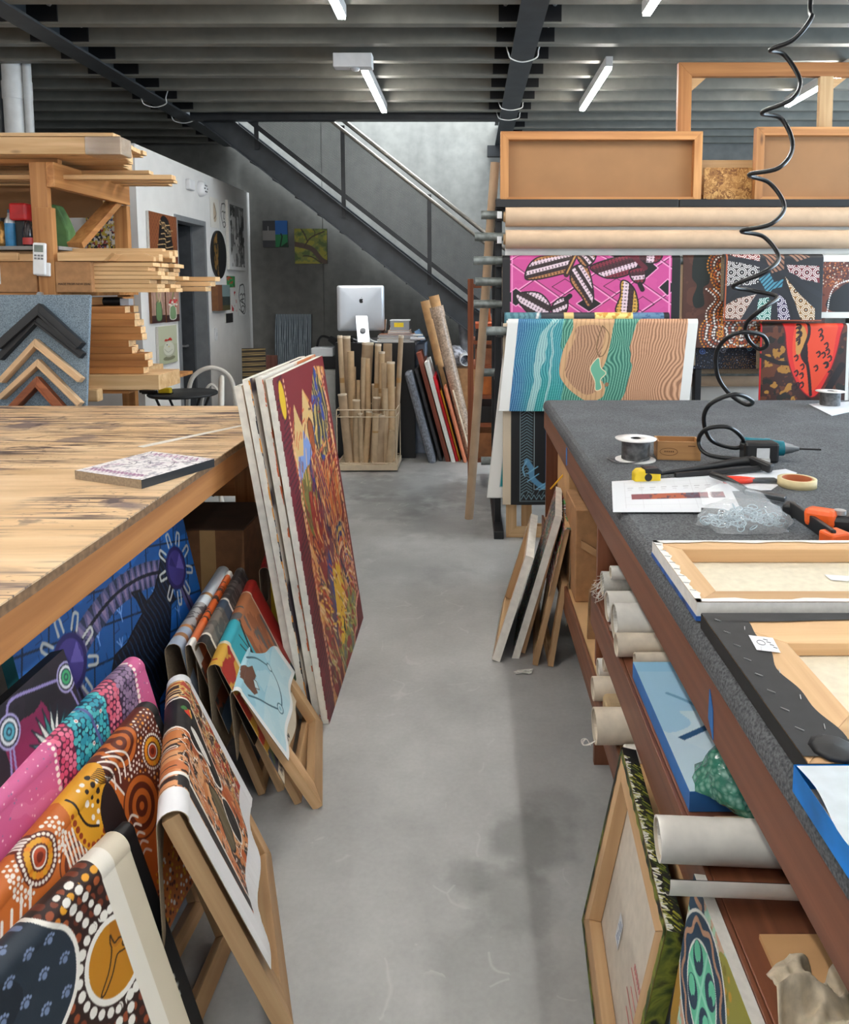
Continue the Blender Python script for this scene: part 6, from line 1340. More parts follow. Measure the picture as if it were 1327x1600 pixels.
mb._add(vs, [(i * 26 + k, i * 26 + (k + 1) % 26, (i + 1) * 26 + (k + 1) % 26, (i + 1) * 26 + k) for i in range(8) for k in range(26)], 0, True)
solo('bubble_wrap', 'heap of green bubble wrap on the near end of the blue canvas', 'bubble wrap', mb, gw.m)
roll('beige roll with a faint stamp just beyond the big white roll', 1.19, .022, SH, .43, .5, plain('stamped_roll', (206, 184, 150), .8, var=.08))
roll('big white roll jutting out of the middle shelf over the lip', 1.155, .035, SH + .001, .318, .7, M_rollw, yaw=-.06)
t = thing('open_roll', 'half-open white curved sheet with a black inside, under the big roll', 'roll', M=T(.312, 1.095, SH + .002, -.05)); mb = MB(); mi = MB()
for k in range(14):
    a0, a1 = PI * .95 + k * .1, PI * .95 + (k + 1) * .1; P = lambda a, R: (R * math.cos(a) * 1.1, .046 + R * math.sin(a))
    for R, q in ((.045, mb), (.0435, mi)): (y0, z0), (y1, z1) = P(a0, R), P(a1, R); q.quad((0, y0, z0), (.7, y0, z0), (.7, y1, z1), (0, y1, z1))
part('sheet', mb, M_rollw, t); part('black_lining', mi, M_black, t)
solo('cardboard_sheet', 'flat sheet of cardboard lying on the middle shelf near the cloth', 'cardboard', MB().box(.43, 1.0, .86, 1.0, SH, SH + .008), plain('card_pale', (196, 152, 104), .8, var=.04))
# crumpled cloth
gx, gy = 70, 60; U, Vv = np.meshgrid(np.linspace(0, 1, gx), np.linspace(0, 1, gy)); nzv = Art(1, 64, (0, 0, 0)); n_a = nzv.noise(6, seed=4)[:gy, :][:, :64]; n_a = np.pad(n_a, ((0, 0), (0, gx - 64)), 'edge')
Xc = .385 + .30 * U; Yc = .58 + .29 * Vv + .03 * np.sin(6 * U); Zc = SH + .012 + .062 * np.abs(np.sin(5.2 * U + 4 * n_a + 2.2 * Vv)) * (.25 + n_a) + .03 * np.sin(9 * Vv + 5 * n_a) ** 2
over = Xc < .40; Zc = np.where(over, Zc - .0, Zc)
o = link('beige_cloth', grid_mesh('beige_cloth', np.stack([Xc, Yc, Zc], -1), np.full((gy, gx, 3), .45), [plain('calico', (200, 186, 162), .9, scale=70, var=.08), plain('calico', (176, 162, 138), .9)])); solid(o, .003); tag(o, 'crumpled beige cloth on the middle shelf, nearest the viewer', 'cloth')
# lower shelf
t = thing('cardboard_box', 'tall tan cardboard box standing on the low shelf before the divider', 'box', (.56, 2.74, LO)); part('box_body', MB().box(-.15, .3, 0, .3, 0, .365), M_card, t, .004); part('flap', MB().prism([(-.13, .22), (.02, .13), (.02, .16), (-.13, .25)], -.012, -.001, 'xz'), plain('card_flap', (186, 144, 102), .85), t)
t = thing('cardboard_box', 'tan cardboard box behind the tall one, higher up the shelf', 'box', (.6, 3.1, LO)); part('box_body', MB().box(-.17, .3, 0, .4, 0, .44), plain('card_pale', (196, 152, 104), .8), t, .004)
solo('cardboard_piece', 'worn piece of cardboard standing on the low shelf by the divider', 'cardboard', MB().prism([(.41, LO), (.60, LO), (.60, LO + .2), (.44, LO + .21), (.415, LO + .17)], 2.44, 2.455), plain('worn_card', (150, 116, 82), .85, scale=18, var=.15))
roll('small white roll at the back of the low shelf beside the divider', 2.15, .030, LO + .02, .395, m=M_rollw); roll('cream roll with a curled end poking out of the low shelf', 2.065, .034, LO, .365); roll('thin pale roll beside the curled cream roll on the low shelf', 2.09, .02, LO + .075, .40)
solo('folded_canvas', 'folded tan canvas wedged between the two cream rolls below', 'canvas', MB().box(.385, .8, 1.95, 2.02, LO, LO + .05), plain('tan_canvas', (180, 156, 120), .85, var=.06), bev=.012)
t = roll('largest cream roll on the low shelf, its end frayed', 1.86, .046, LO, .335); f_ = MB(); r = random.Random(6)
for k in range(3): f_.tube(smooth([(0, -.02, -.03), (-.02 - .006 * k, -.03, -.035), (-.034, -.02 + .01 * k, -.04), (-.022, -.008, -.032), (-.012, -.02, -.044)], 5), .0009, 5)
o = part('frayed_threads', f_, M_rollw, t); o['kind'] = 'stuff'
solo('folded_canvas', 'thin white folded canvas under the largest cream roll', 'canvas', MB().box(.40, .8, 1.765, 1.81, LO, LO + .03), M_rollw, bev=.006)
wire('cable', 'black cable coiled on the floor under the low shelf', [(.46, 1.86, .012), (.40, 1.83, .012), (.385, 1.76, .012), (.42, 1.70, .012), (.5, 1.72, .012), (.55, 1.8, .012)], .010, M_black)
# ------------------------------------------------------------------ coiled air hose
hp = [(1267, 0, 0), (1268, 28, -1), (1240, 62, -.7), (1204, 78, 0), (1226, 86, .8), (1250, 125, 0), (1238, 155, -1), (1191, 176, 0), (1222, 186, .8), (1239, 228, 0), (1218, 262, -1), (1171, 273, 0), (1203, 286, .8), (1226, 322, 0), (1205, 350, -1), (1159, 361, 0), (1194, 370, .8), (1217, 402, 0), (1195, 425, -1), (1146, 447, 0), (1175, 454, .8), (1215, 464, 0), (1192, 482, -1), (1167, 505, 0), (1168, 528, .6), (1186, 545, .8), (1199, 538, 0), (1188, 522, -.6), (1150, 521, -1), (1122, 545, 0), (1121, 585, .6), (1140, 615, .8), (1166, 632, .6), (1176, 627, 0), (1150, 616, -1), (1112, 630, -.6), (1100, 655, 0), (1112, 688, .5), (1150, 700, .6), (1162, 688, 0), (1140, 668, -.8), (1105, 670, -.6), (1092, 690, 0), (1106, 715, .4), (1148, 738, .2)]
pts = [px(u, v, Y=2.50 + .065 * k) for u, v, k in hp[:-2]] + [px(1112, 712, Y=2.45), Vector((GX + .06, GY - .01, TZ + .034))]
top = [Vector((pts[0].x + .03, 2.5, BZ)), Vector((pts[0].x + .03, 2.5, 2.85))]
solo('air_hose', 'black coiled air hose hanging from the ceiling to the felt table', 'hose', MB().tube(smooth(top + pts, 7), .0075, 10), plain('hose_black', (24, 25, 27), .35, var=.05))
# ------------------------------------------------------------------ plywood workbench at the left
LX, LZ, LYF = -.85, .98, 3.54
wbn = thing('workbench', 'broad plywood workbench with a scratched, paint-marked top', 'workbench', (-2, 1.6, 0)); MW = Matrix.Translation((2, -1.6, 0))
k = NT('scratched_ply'); mp = k.coords((1, 1, 1), rnd=False)
gr = k.n('ShaderNodeMapping'); gr.inputs['Scale'].default_value = (1.2, 9, 9); k.l(mp, 'Vector', gr, 'Vector')
n1 = k.n('ShaderNodeTexNoise'); n1.inputs['Scale'].default_value = 1.6; n1.inputs['Detail'].default_value = 6; k.l(gr, 'Vector', n1, 'Vector')
rb_ = k.ramp([(.3, (202, 166, 124)), (.55, (222, 188, 148)), (.75, (232, 204, 168))]); k.l(n1, 'Fac', rb_, 'Fac'); last = rb_.outputs['Color']
cl_ = k.n('ShaderNodeTexNoise'); cl_.inputs['Scale'].default_value = 2.2; cl_.inputs['Detail'].default_value = 3; k.l(mp, 'Vector', cl_, 'Vector'); cl2 = k.ramp([(.40, (60, 60, 60)), (.60, (245, 245, 245))]); k.l(cl_, 'Fac', cl2, 'Fac')
for (rot, sc, th, col, seed, lo) in ((.8, (2.4, 24, 1), .62, (92, 74, 76), 0, .56), (-.7, (2.0, 30, 1), .63, (80, 66, 70), 3.7, .575), (1.35, (1.0, 34, 1), .64, (66, 54, 58), 6.1, .60), (1.8, (1.2, 46, 1), .65, (70, 58, 60), 4.3, .61), (.55, (1.2, 40, 1), .65, (70, 58, 60), 8.3, .61), (.9, (2.5, 20, 1), .665, (60, 52, 54), 9.1, .61), (.4, (2.6, 4.5, 1), .66, (120, 104, 104), 5.5, .57), (1.3, (6, 8, 1), .68, (84, 74, 78), 2.2, .61), (.25, (30, 60, 1), .69, (96, 78, 70), 7.7, .62)):
    m2 = k.n('ShaderNodeMapping'); m2.inputs['Rotation'].default_value = (0, 0, rot); m2.inputs['Scale'].default_value = sc; m2.inputs['Location'].default_value = (seed, seed, 0); k.l(mp, 'Vector', m2, 'Vector')
    n2 = k.n('ShaderNodeTexNoise'); n2.inputs['Scale'].default_value = 1.3; n2.inputs['Detail'].default_value = 5; n2.inputs['Distortion'].default_value = .5; k.l(m2, 'Vector', n2, 'Vector')
    r2 = k.ramp([(lo, (0, 0, 0)), (th, (255, 255, 255))]); k.l(n2, 'Fac', r2, 'Fac'); hf = k.n('ShaderNodeMath', operation='MULTIPLY'); hf.inputs[1].default_value = 1.0; k.l(r2, 'Color', hf, 0); k.l(cl2, 'Color', hf, 1); mx = k.mix(hf, 'Value', last, col); last = mx.outputs[2]
k.t.links.new(last, k.b.inputs['Base Color']); k.b.inputs['Roughness'].default_value = .5; k.bump(n1, 'Fac', .1, .002)
part('bench_top', MB().box(-4.6, LX, -.9, LYF, LZ - .004, LZ), k.m, wbn, M=MW); part('board_core', MB().box(-4.6, LX - .001, -.9, LYF, LZ - .026, LZ - .0045), plain('board_core', (122, 92, 64), .8, scale=60, var=.15), wbn, M=MW)
part('apron', MB().box(LX - .045, LX - .004, -.9, LYF - .02, LZ - .115, LZ - .0265), amber('y'), wbn, .002, M=MW); part('apron', MB().box(-4.6, LX - .046, LYF - .065, LYF - .02, LZ - .115, LZ - .0265), amber('x'), wbn, .002, M=MW)
for (x, y) in ((LX - .19, LYF - .16), (-4.4, LYF - .16), (LX - .35, -.7), (-2.6, LYF - .16)): part('leg', MB().box(x - .045, x + .045, y - .045, y + .045, 0, LZ - .027), amber('z'), wbn, .003, M=MW)
part('stretcher_rail', MB().box(-4.4, LX - .15, LYF - .10, LYF - .06, .56, .66), amber('x'), wbn, .002, M=MW)
solo('paint_line', 'thin white paint drip line across the far right of the bench top', 'paint mark', MB().prism([(-1.20, 2.62), (-1.17, 2.60), (-.855, 3.16), (-.865, 3.19)], LZ + .0002, LZ + .0006, 'xy'), M_primed)
# canvas board on the bench
A = Art(.86, 200, (226, 222, 222)); r = random.Random(11)
A.put(A.noise(26, seed=4) > .62, (170, 168, 176))
for k in range(16):
    x0, y0 = r.uniform(.05, .8), r.uniform(.05, .95); pts = [(x0, y0)]
    for q in range(5): pts.append((pts[-1][0] + r.uniform(-.1, .14), pts[-1][1] + r.uniform(-.12, .12)))
    A.curve(pts, .008, [(110, 86, 120), (96, 92, 104), (150, 96, 140)][k % 3])
for k in range(14): A.curve([(.07 + .05 * k, .07), (.075 + .05 * k, .16), (.1 + .05 * k, .10), (.105 + .05 * k, .17)], .010, (128, 40, 112))
for k in range(9): A.curve([(.12 + .07 * k, .84), (.13 + .07 * k, .95), (.17 + .07 * k, .86)], .010, (150, 50, 130))
A.curve([(.3, .3), (.45, .5), (.35, .65), (.6, .7), (.7, .45), (.5, .36)], .009, (80, 78, 90))
ZB = LZ + .0265
a, b, c = px(117, 735, Z=ZB), px(221, 750, Z=ZB), px(212, 704, Z=ZB); d_ = px(340, 716, Z=ZB)
M = frameM((a.x, a.y, ZB), (b - a), (c - a)); 
t = canvas('canvas_board', 'small white canvas with purple scribbles lying on the workbench', M, (b - a).length, ((c - a).length + (d_ - b).length) / 2, .026, A, M_black, bars=False, cat='canvas')
o = t.children[1]; part('pale_edge', MB().quad((0, 0, -.0005), ((b - a).length, 0, -.0005), ((b - a).length, .026, -.0005), (0, .026, -.0005)), M_linen, t)
# ------------------------------------------------------------------ stack of four big canvases leaning on the workbench
def big_red(a, n):
    A = Art(a, n, (128, 44, 36)); g = A.noise(5, seed=2); g2 = A.noise(10, seed=3); g3 = A.noise(22, seed=4)
    A.put(g > .5, (176, 84, 48)); A.put((g2 > .56), (206, 138, 74)); A.put((g2 < .40), (140, 38, 36)); A.put(np.sin(90 * (A.x * .9 + .35 * A.y) + 14 * g) > .62, (224, 176, 110), .8); A.put(np.sin(80 * (A.x - .2 * A.y) + 18 * g2) > .75, (86, 30, 40), .8)
    # hills at the top
    A.poly([(0, .82), (.1, .8), (.17, .9), (.26, .84), (.3, .93), (.4, .86), (.5, .98), (a, .96), (a, 1.05), (0, 1.05)], (122, 30, 36))
    A.poly([(.1, .76), (.17, .9), (.23, .82), (.3, .93), (.38, .84), (.5, .97), (.56, .88), (.5, .78), (.36, .74), (.2, .70), (.1, .72)], (206, 168, 108)); A.poly([(.1, .70), (.13, .75), (.19, .74), (.23, .81), (.29, .76), (.33, .82), (.38, .79), (.40, .83), (.38, .75), (.24, .70), (.12, .66)], (120, 142, 190))
    m = A.inside([(.36, .74), (.40, .88), (.50, .98), (.60, .9), (.62, .8), (.52, .68), (.42, .66)]); A.put(m, (60, 58, 58)); A.put(m & (np.sin(150 * A.x + 40 * g) > .4), (178, 150, 80)); A.put(m & (g3 > .58), (52, 66, 132))
    A.poly([(.10, .66), (.26, .70), (.28, .6), (.2, .5), (.14, .52)], (120, 112, 52), True); A.poly([(.18, .62), (.24, .60), (.30, .52), (.24, .44), (.18, .46)], (150, 46, 34), True)
    for k in range(7): A.curve([(.30 + .012 * k, .74 - .01 * k), (.36 + .014 * k, .55), (.44 + .015 * k, .38), (.50 + .012 * k, .24)], .010, [(188, 92, 40), (96, 44, 84), (204, 130, 60), (52, 38, 84)][k % 4])
    A.curve([(.24, .68), (.30, .58), (.36, .46), (.44, .34), (.5, .24), (.54, .16)], .020, (52, 34, 66)); A.curve([(.25, .62), (.26, .70), (.27, .64)], .022, (54, 44, 110))
    A.poly([(.29, .8), (.32, .83), (.36, .8), (.35, .74), (.31, .73)], (150, 76, 34), True, edge=(90, 40, 24), ew=.008)
    for k, c in enumerate(((34, 68, 104), (200, 166, 70), (40, 46, 110), (196, 84, 50), (226, 190, 150), (120, 40, 50))): A.curve([(.40 + .012 * k, .30 - .006 * k), (.45, .40 - .016 * k), (.52, .42 - .018 * k), (.58 - .008 * k, .36 - .014 * k), (.62 - .012 * k, .26)], .016, c)
    for k in range(9): A.curve([(.50, .34 - .018 * k), (.55, .355 - .02 * k), (.60, .33 - .02 * k), (.64, .28 - .016 * k)], .007, [(206, 132, 120), (150, 44, 60), (226, 196, 160), (110, 90, 140)][k % 4])
    for x_ in (.44, .5, .56): A.poly([(x_, .62), (x_ + .035, .63), (x_ + .03, .44), (x_ - .01, .42)], [(190, 54, 32), (150, 40, 34), (202, 100, 44)][int(x_ * 20) % 3], edge=(214, 160, 90), ew=.006)
    A.poly([(.26, .36), (.30, .42), (.33, .30), (.30, .20), (.25, .16)], (58, 66, 130), True); A.poly([(.24, .3), (.27, .36), (.28, .2), (.25, .1), (.22, .16)], (92, 62, 84), True); m = A.inside([(.32, .34), (.42, .36), (.44, .22), (.38, .1), (.30, .06), (.29, .18)]); A.put(m & (g3 > .44), (222, 176, 40)); A.put(m & (g3 < .40), (170, 60, 34)); A.poly([(.31, .13), (.36, .16), (.34, .07)], (226, 190, 40)); A.poly([(.35, .12), (.38, .15), (.37, .06)], (40, 44, 34))
    m = A.inside([(.40, .10), (.46, .20), (.52, .19), (.60, .12), (.60, .03), (.44, -.02), (.28, .0), (.24, .10), (.32, .08)]); A.put(m, (124, 126, 62)); A.put(m & (np.sin(120 * A.x + 60 * A.y + 16 * g) > .35), (168, 154, 74)); A.put(m & (g3 > .6), (112, 118, 110)); A.put(m & (g3 < .40), (150, 52, 48))
    for (x_, y_) in ((.30, .52), (.26, .44), (.33, .40)): A.poly([(x_, y_), (x_ + .03, y_ + .03), (x_ + .05, y_ - .02), (x_ + .02, y_ - .07)], (124, 64, 72), True)
    R_ = random.Random(21)
    pal = [((224, 170, 96), (196, 84, 44), (120, 34, 34), (96, 60, 50)), ((226, 180, 110), (206, 120, 56), (140, 40, 40), (70, 50, 90)), ((228, 180, 60), (200, 70, 40), (120, 120, 60), (230, 200, 150)), ((170, 160, 80), (110, 120, 60), (150, 60, 50), (200, 190, 140))]
    for q in range(480):
        x, y = R_.uniform(.11, a - .03), R_.uniform(.02, .9 if R_.random() < .3 else .72); an = 1.3 + 1.2 * math.sin(3 * x + 4 * y) + R_.uniform(-.3, .3); l_ = R_.uniform(.018, .05); row = pal[min(3, max(0, int((.72 - y) * 5.2)))]
        A.line([(x, y), (x + l_ * math.cos(an), y + l_ * math.sin(an))], .0065, row[R_.randrange(4)])
    A.dots([(.10, .98), (.105, .6), (.10, .3), (.10, .0)], .006, .018, (226, 170, 130)); A.dots([(.62, .95), (.635, .6), (.64, .3), (.64, .0)], .007, .02, (230, 170, 140))
    A.put(A.x < .085, (112, 24, 38))
    for k in range(60): A.line([(.02 + .02 * math.sin(k), k / 60), (.085, k / 60 + .012)], .006, (60, 12, 26))
    A.put(A.x > a - .02, (120, 30, 36)); A.poly([(.45, -.05), (.5, .02), (.55, .02), (.58, .08), (.66, .1), (.7, -.05)], (112, 26, 36)); A.curve([(.45, -.03), (.5, .03), (.55, .03), (.58, .09), (.66, .11)], .012, (224, 150, 130))
    A.disc(.06, .93, .028, (214, 172, 30), ry=.055); return A
def paint_edge(name, cols, th=.5, scale=9):
    if name in _mats: return _mats[name]
    k = NT(name); mp = k.coords((1, 1, 1)); n_ = k.n('ShaderNodeTexNoise'); n_.inputs['Scale'].default_value = scale; n_.inputs['Detail'].default_value = 4; k.l(mp, 'Vector', n_, 'Vector')
    st = [(.2 + .6 * i / max(1, len(cols) - 1), c) for i, c in enumerate(cols)]; r = k.ramp(st); r.color_ramp.interpolation = 'LINEAR' if scale == 9 else 'CONSTANT'; n_.inputs['Distortion'].default_value = 1.5 if scale == 9 else 0; n_.inputs['Detail'].default_value = 8 if scale == 9 else 4; k.l(n_, 'Color', r, 'Fac'); k.l(r, 'Color', k.b, 'Base Color'); k.b.inputs['Roughness'].default_value = .6
    _mats[name] = k.m; return k.m
def side_smear(c, i):
    A = Art(.68, 60, (222, 216, 206)); A.put(A.noise(5, 12, seed=30 + i) > .56, c); return A
M_gesso = plain('gesso_edge', (224, 220, 210), .7, scale=30, var=.05)
edges = [paint_edge('edge_smear_warm', [(228, 224, 214), (200, 96, 50), (226, 222, 212), (210, 160, 50), (60, 60, 60)], scale=14), paint_edge('edge_smear_dark', [(228, 224, 214), (40, 36, 40), (222, 150, 60), (228, 224, 214), (90, 100, 90)], scale=20)]
ang0 = Vector((-.19, 0, 1.235)).normalized()
for i in range(4):
    # i = 0 is the front canvas, the others lean behind it to the left
    xb = -.499 - i * .0325; xt = -.668 - i * .0405
    art = big_red(.672, 300) if i == 0 else side_smear([(0, 0, 0), (206, 120, 70), (90, 80, 90), (190, 110, 110)][i], i)
    lbl = ['large painting of red hills, spears and patterned land, front of the leaning stack', 'large canvas second in the leaning stack, with an orange-smeared edge', 'large canvas third in the leaning stack, dark paint along its edge', 'large canvas rearmost in the leaning stack, against the workbench'][i]
    y0 = 2.49 + [0, .02, .005, .03][i]; W = [.85, .87, .85, .79][i]
    c = canvas('large_painting' if i == 0 else 'large_canvas', lbl, frameM((xb, y0, .0), (0, 1, 0), (xt - xb, 0, 1.24)), W, 1.256 + .004 * (i % 2) - (.03 if i == 3 else 0), .026, art, M_gesso, bw=.05)
    if i in (1, 2):
        e = MB(); rr = random.Random(i); H_ = 1.25
        for k in range(80):
            z0, z1 = H_ * k / 80, H_ * (k + 1) / 80; w0 = .001 + .0045 * abs(math.sin(k * .23 + i)) * abs(math.sin(k * .61)) + .001 * rr.random()
            e.quad((-.0006, .0, z0), (-.0006, w0, z0), (-.0006, w0, z1), (-.0006, 0, z1))
        part('paint_smear', e, edges[i - 1], c)
    if i == 0:
        e = MB()
        for k in range(70):
            z0 = 1.25 * k / 70; w0 = .0015 + .003 * abs(math.sin(k * 1.7)); e.quad((-.0006, 0, z0), (-.0006, w0, z0), (-.0006, w0 * .6, z0 + .018), (-.0006, 0, z0 + .018))
        part('paint_smear', e, plain('crimson_paint', (120, 26, 40), .5, var=.2), c)
# ------------------------------------------------------------------ big blue painting under the bench
def blue_croc(a, n):
    A = Art(a, n, (26, 86, 152)); g = A.noise(3, seed=4); A.put(g > .52, (30, 106, 186), .7); A.put((A.y < .6), (34, 110, 206), .6)
    for k in range(-8, 16):
        A.line([(k * .12, 0), (k * .12 + .45, 1)], .007, (12, 34, 60)); A.line([(0, k * .11), (a, k * .11 - .30)], .007, (12, 34, 60))
    for i in range(9):
        for j in range(9):
            x, y = .06 + i * .13 + .03 * (j % 2), .62 + j * .05; A.line([(x, y), (x + .03, y), (x + .03, y + .02)], .004, (16, 56, 104))
    R_ = random.Random(4)
    for k in range(44):
        x, y = R_.uniform(.2, .95), R_.uniform(.3, .76)
        A.line([(x, y), (x, y + .05)], .005, (120, 160, 222)); A.line([(x, y + .025), (x - .018, y + .05)], .004, (120, 160, 222)); A.line([(x, y + .02), (x + .018, y + .045)], .004, (120, 160, 222))
    P = [(.207, .755), (.33, .80), (.487, .825), (.62, .82), (.733, .80), (.85, .765), (.946, .74)]; S_ = smooth([(x, y, 0) for x, y in P], 6); wd = .045
    A.curve(P, .09, (92, 88, 128))
    for k in range(len(S_) - 2):
        p, q = S_[k], S_[k + 1]; d = (q - p).normalized(); nn = Vector((-d.y, d.x, 0)); s = 1 if k % 2 else -1
        A.poly([(p.x + nn.x * wd * s, p.y + nn.y * wd * s), (q.x + nn.x * wd * s, q.y + nn.y * wd * s), ((p.x + q.x) / 2, (p.y + q.y) / 2)], (42, 52, 78)); A.poly([(p.x, p.y), (q.x, q.y), ((p.x + q.x) / 2 - nn.x * wd * s, (p.y + q.y) / 2 - nn.y * wd * s)], (132, 116, 150))
    A.curve(P, .012, (14, 18, 34)); A.curve([(.946, .7), (.99, .55), (1.05, .4)], .05, (92, 84, 130)); A.curve([(.946, .7), (.99, .55), (1.05, .4)], .01, (20, 24, 40)); A.curve([(.21, .7), (.24, .55), (.28, .45)], .05, (90, 90, 132)); A.curve([(.21, .7), (.24, .55), (.28, .45)], .012, (16, 20, 36))
    croc = [(.36, .60), (.42, .66), (.50, .66), (.60, .69), (.64, .70), (.62, .76), (.60, .79), (.655, .775), (.68, .72), (.74, .73), (.80, .77), (.86, .83), (.88, .79), (.91, .80), (.90, .76), (.93, .74), (.89, .72), (.91, .68), (.87, .68), (.88, .64), (.84, .64), (.80, .58), (.74, .50), (.74, .44), (.80, .40), (.70, .42), (.60, .40), (.58, .34), (.55, .42), (.46, .44), (.38, .46), (.32, .44), (.37, .50), (.30, .53), (.37, .55)]
    m = A.inside(croc); A.put(m, (12, 16, 32)); A.put(m & (np.sin(230 * (A.x + .35 * A.y) + 1.2 * np.sin(46 * A.y)) > .8), (28, 54, 86)); A.line(croc + [croc[0]], .008, (8, 10, 22))
    for (x, y) in ((.207, .755), (.946, .74)):
        for k in range(9):
            an = 2 * PI * k / 9 + .25; cx, cy = x + .112 * math.cos(an), y + .112 * math.sin(an); dx, dy = math.cos(an), math.sin(an)
            pts = [(cx - dx * .022 - dy * .013, cy - dy * .022 + dx * .013), (cx + dx * .02 - dy * .011, cy + dy * .02 + dx * .011), (cx + dx * .026, cy + dy * .026), (cx + dx * .02 + dy * .011, cy + dy * .02 - dx * .011), (cx - dx * .022 + dy * .013, cy - dy * .022 - dx * .013)]
            A.curve(pts, .009, (190, 192, 188))
        A.disc(x, y, .082, (40, 34, 92)); A.disc(x, y, .066, (66, 56, 128)); A.poly([(x, y), (x + .05, y + .04), (x + .06, y - .03)], (104, 92, 170)); A.poly([(x, y), (x - .05, y + .03), (x - .02, y + .055)], (46, 40, 104))
    return A
canvas('blue_painting', 'large blue painting of a dark crocodile and purple circles under the workbench', frameM((-.85, 1.54, 0), (0, 1, 0), (-.2, 0, 1)), .965, .86, .03, blue_croc(1.1, 300), plain('teal_edge', (40, 120, 130), .6))
def dark_flower(a, n):
    A = Art(a, n, (26, 20, 30)); A.put(A.noise(6, seed=2) > .55, (34, 24, 36)); m = (A.noise(9, seed=8) > .52) & (np.hypot(A.x - .58, A.y - .88) < .09); A.put(m, (130, 30, 76)); m = (A.noise(9, seed=9) > .5) & (np.hypot(A.x - .52, A.y - .7) < .07); A.put(m, (110, 26, 70))
    lil = (150, 136, 190)
    A.curve([(.52, .93), (.55, .99), (.66, .965), (.775, .93)], .008, lil); A.curve([(.775, .90), (.79, .8), (.74, .72), (.7, .6)], .007, lil); A.curve([(.52, .90), (.5, .8), (.53, .72), (.6, .6)], .007, lil); A.curve([(.3, .7), (.45, .78), (.52, .93)], .007, lil)
    for (x, y, c) in ((.775, .93, (70, 170, 110)), (.52, .93, (90, 170, 190)), (.3, .68, (110, 150, 200))): A.rings(x, y, [(.042, (170, 160, 206)), (.036, (30, 26, 44)), (.031, (220, 220, 224)), (.023, (30, 60, 70)), (.019, c), (.010, (30, 50, 70)), (.006, c)])
    for k in range(9): an = PI * (.1 + .8 * k / 8); A.poly([(.65 + .02 * math.cos(an + .9), .79 + .02 * math.sin(an + .9)), (.65 + .10 * math.cos(an), .79 + .12 * math.sin(an)), (.65 + .02 * math.cos(an - .9), .79 + .02 * math.sin(an - .9))], [(206, 214, 206), (60, 130, 130), (222, 222, 214)][k % 3], edge=(24, 40, 50), ew=.004)
    for k in range(6): A.curve([(.60, .74 + .012 * k), (.65, .78 + .012 * k), (.70, .74 + .012 * k)], .004, (70, 160, 170))
    return A
canvas('dark_painting', 'dark painting with lilac lines and ringed discs, in front of the blue one', frameM((-.70, .92, 0), (0, 1, 0), (-.19, 0, .76)), .625, .785, .03, dark_flower(.8, 330), M_blackcloth)
# ------------------------------------------------------------------ draped sheets with their stretcher frames
def on_frame(lbl, A, B, foot_dx, Lf, Lb, art, flbl=None, side=1, zoff=.02, lean=None, wave=.006, ph=0, shear=0, rough=.0, curl=0, bt=.022, name='draped_painting', r=.016, blean=.05, bw=.045, waves=2.0, cross=False, inset=.0):
    """sheet over a timber frame that stands on the floor and leans back; side=+1 faces the aisle from the left, -1 from the right"""
    A, B = Vector(A), Vector(B); e = (B - A); e.z = 0; L = e.length; e.normalize(); out = Vector((e.y, -e.x, 0)) * 1.0
    if out.x * side < 0: out = -out
    lean_f = math.atan2(foot_dx, A.z - zoff); lean = lean_f if lean is None else lean
    o = drape(name, lbl, A, B, out, Lf, Lb, art, r=r, lean=lean, blean=blean, wave=wave, ph=ph, shear=shear, rough_edge=rough, curl=curl, waves=waves)
    if flbl:
        F = A + out * foot_dx; F.z = 0; up = (A - Vector((0, 0, .012 + r * .4))) - F; H = up.length
        if side > 0: M = frameM(F + e * (.01 + inset), e, up) 
        else: M = frameM((F + e * (L - .01)), -e, up)
        if side < 0: pass
        t = thing('stretcher_frame', flbl, 'frame', M=M); stretcher(t, L - .03 - inset, H, bw, bt, -bt * .4, cross=cross)
    return o
# back row of five, nearest the leaning stack
def art_sky(a, n):
    A = Art(a, n, (176, 216, 230)); A.put(A.noise(4, seed=1) > .5, (146, 202, 222), .7); A.put(A.y < .5, (200, 226, 234), .6); A.put((A.x < .07) | (A.x > a - .10) | (A.y < .06), (232, 236, 238))
    A.poly([(.26, .98), (.5, 1.0), (.62, .88), (.74, .82), (.66, .72), (.5, .74), (.42, .64), (.3, .7), (.26, .84)], (110, 72, 56)); A.poly([(.44, .70), (.52, .62), (.58, .70), (.54, .76)], (196, 222, 230), edge=(80, 56, 60), ew=.012)
    A.curve([(.15, .80), (.35, .60), (.5, .42), (.66, .24)], .022, (34, 92, 116)); A.curve([(.72, .95), (.95, .80), (1.1, .62), (1.16, .5), (1.1, .36), (.92, .24), (.76, .18)], .022, (34, 92, 116)); A.rings(.72, .2, [(.07, (34, 92, 116)), (.055, (190, 220, 232)), (.03, (140, 190, 206))]); A.rings(1.16, .52, [(.06, (34, 92, 116)), (.045, (190, 220, 232))]); return A
def wrap(fn, A, B, Lf, n): return fn((Vector(B) - Vector(A)).length / Lf, n)
P1 = ((-.66, 1.975, .42), (-.755, 2.46, .425))
on_frame('pale blue sheet with a brown shape draped in front of the back row', *P1, .225, .27, .22, wrap(art_sky, *P1, .27, 130), 'pine stretcher frame under the pale blue sheet, rightmost of the back row', inset=.03, wave=.006, ph=1.0, bw=.05, bt=.03)
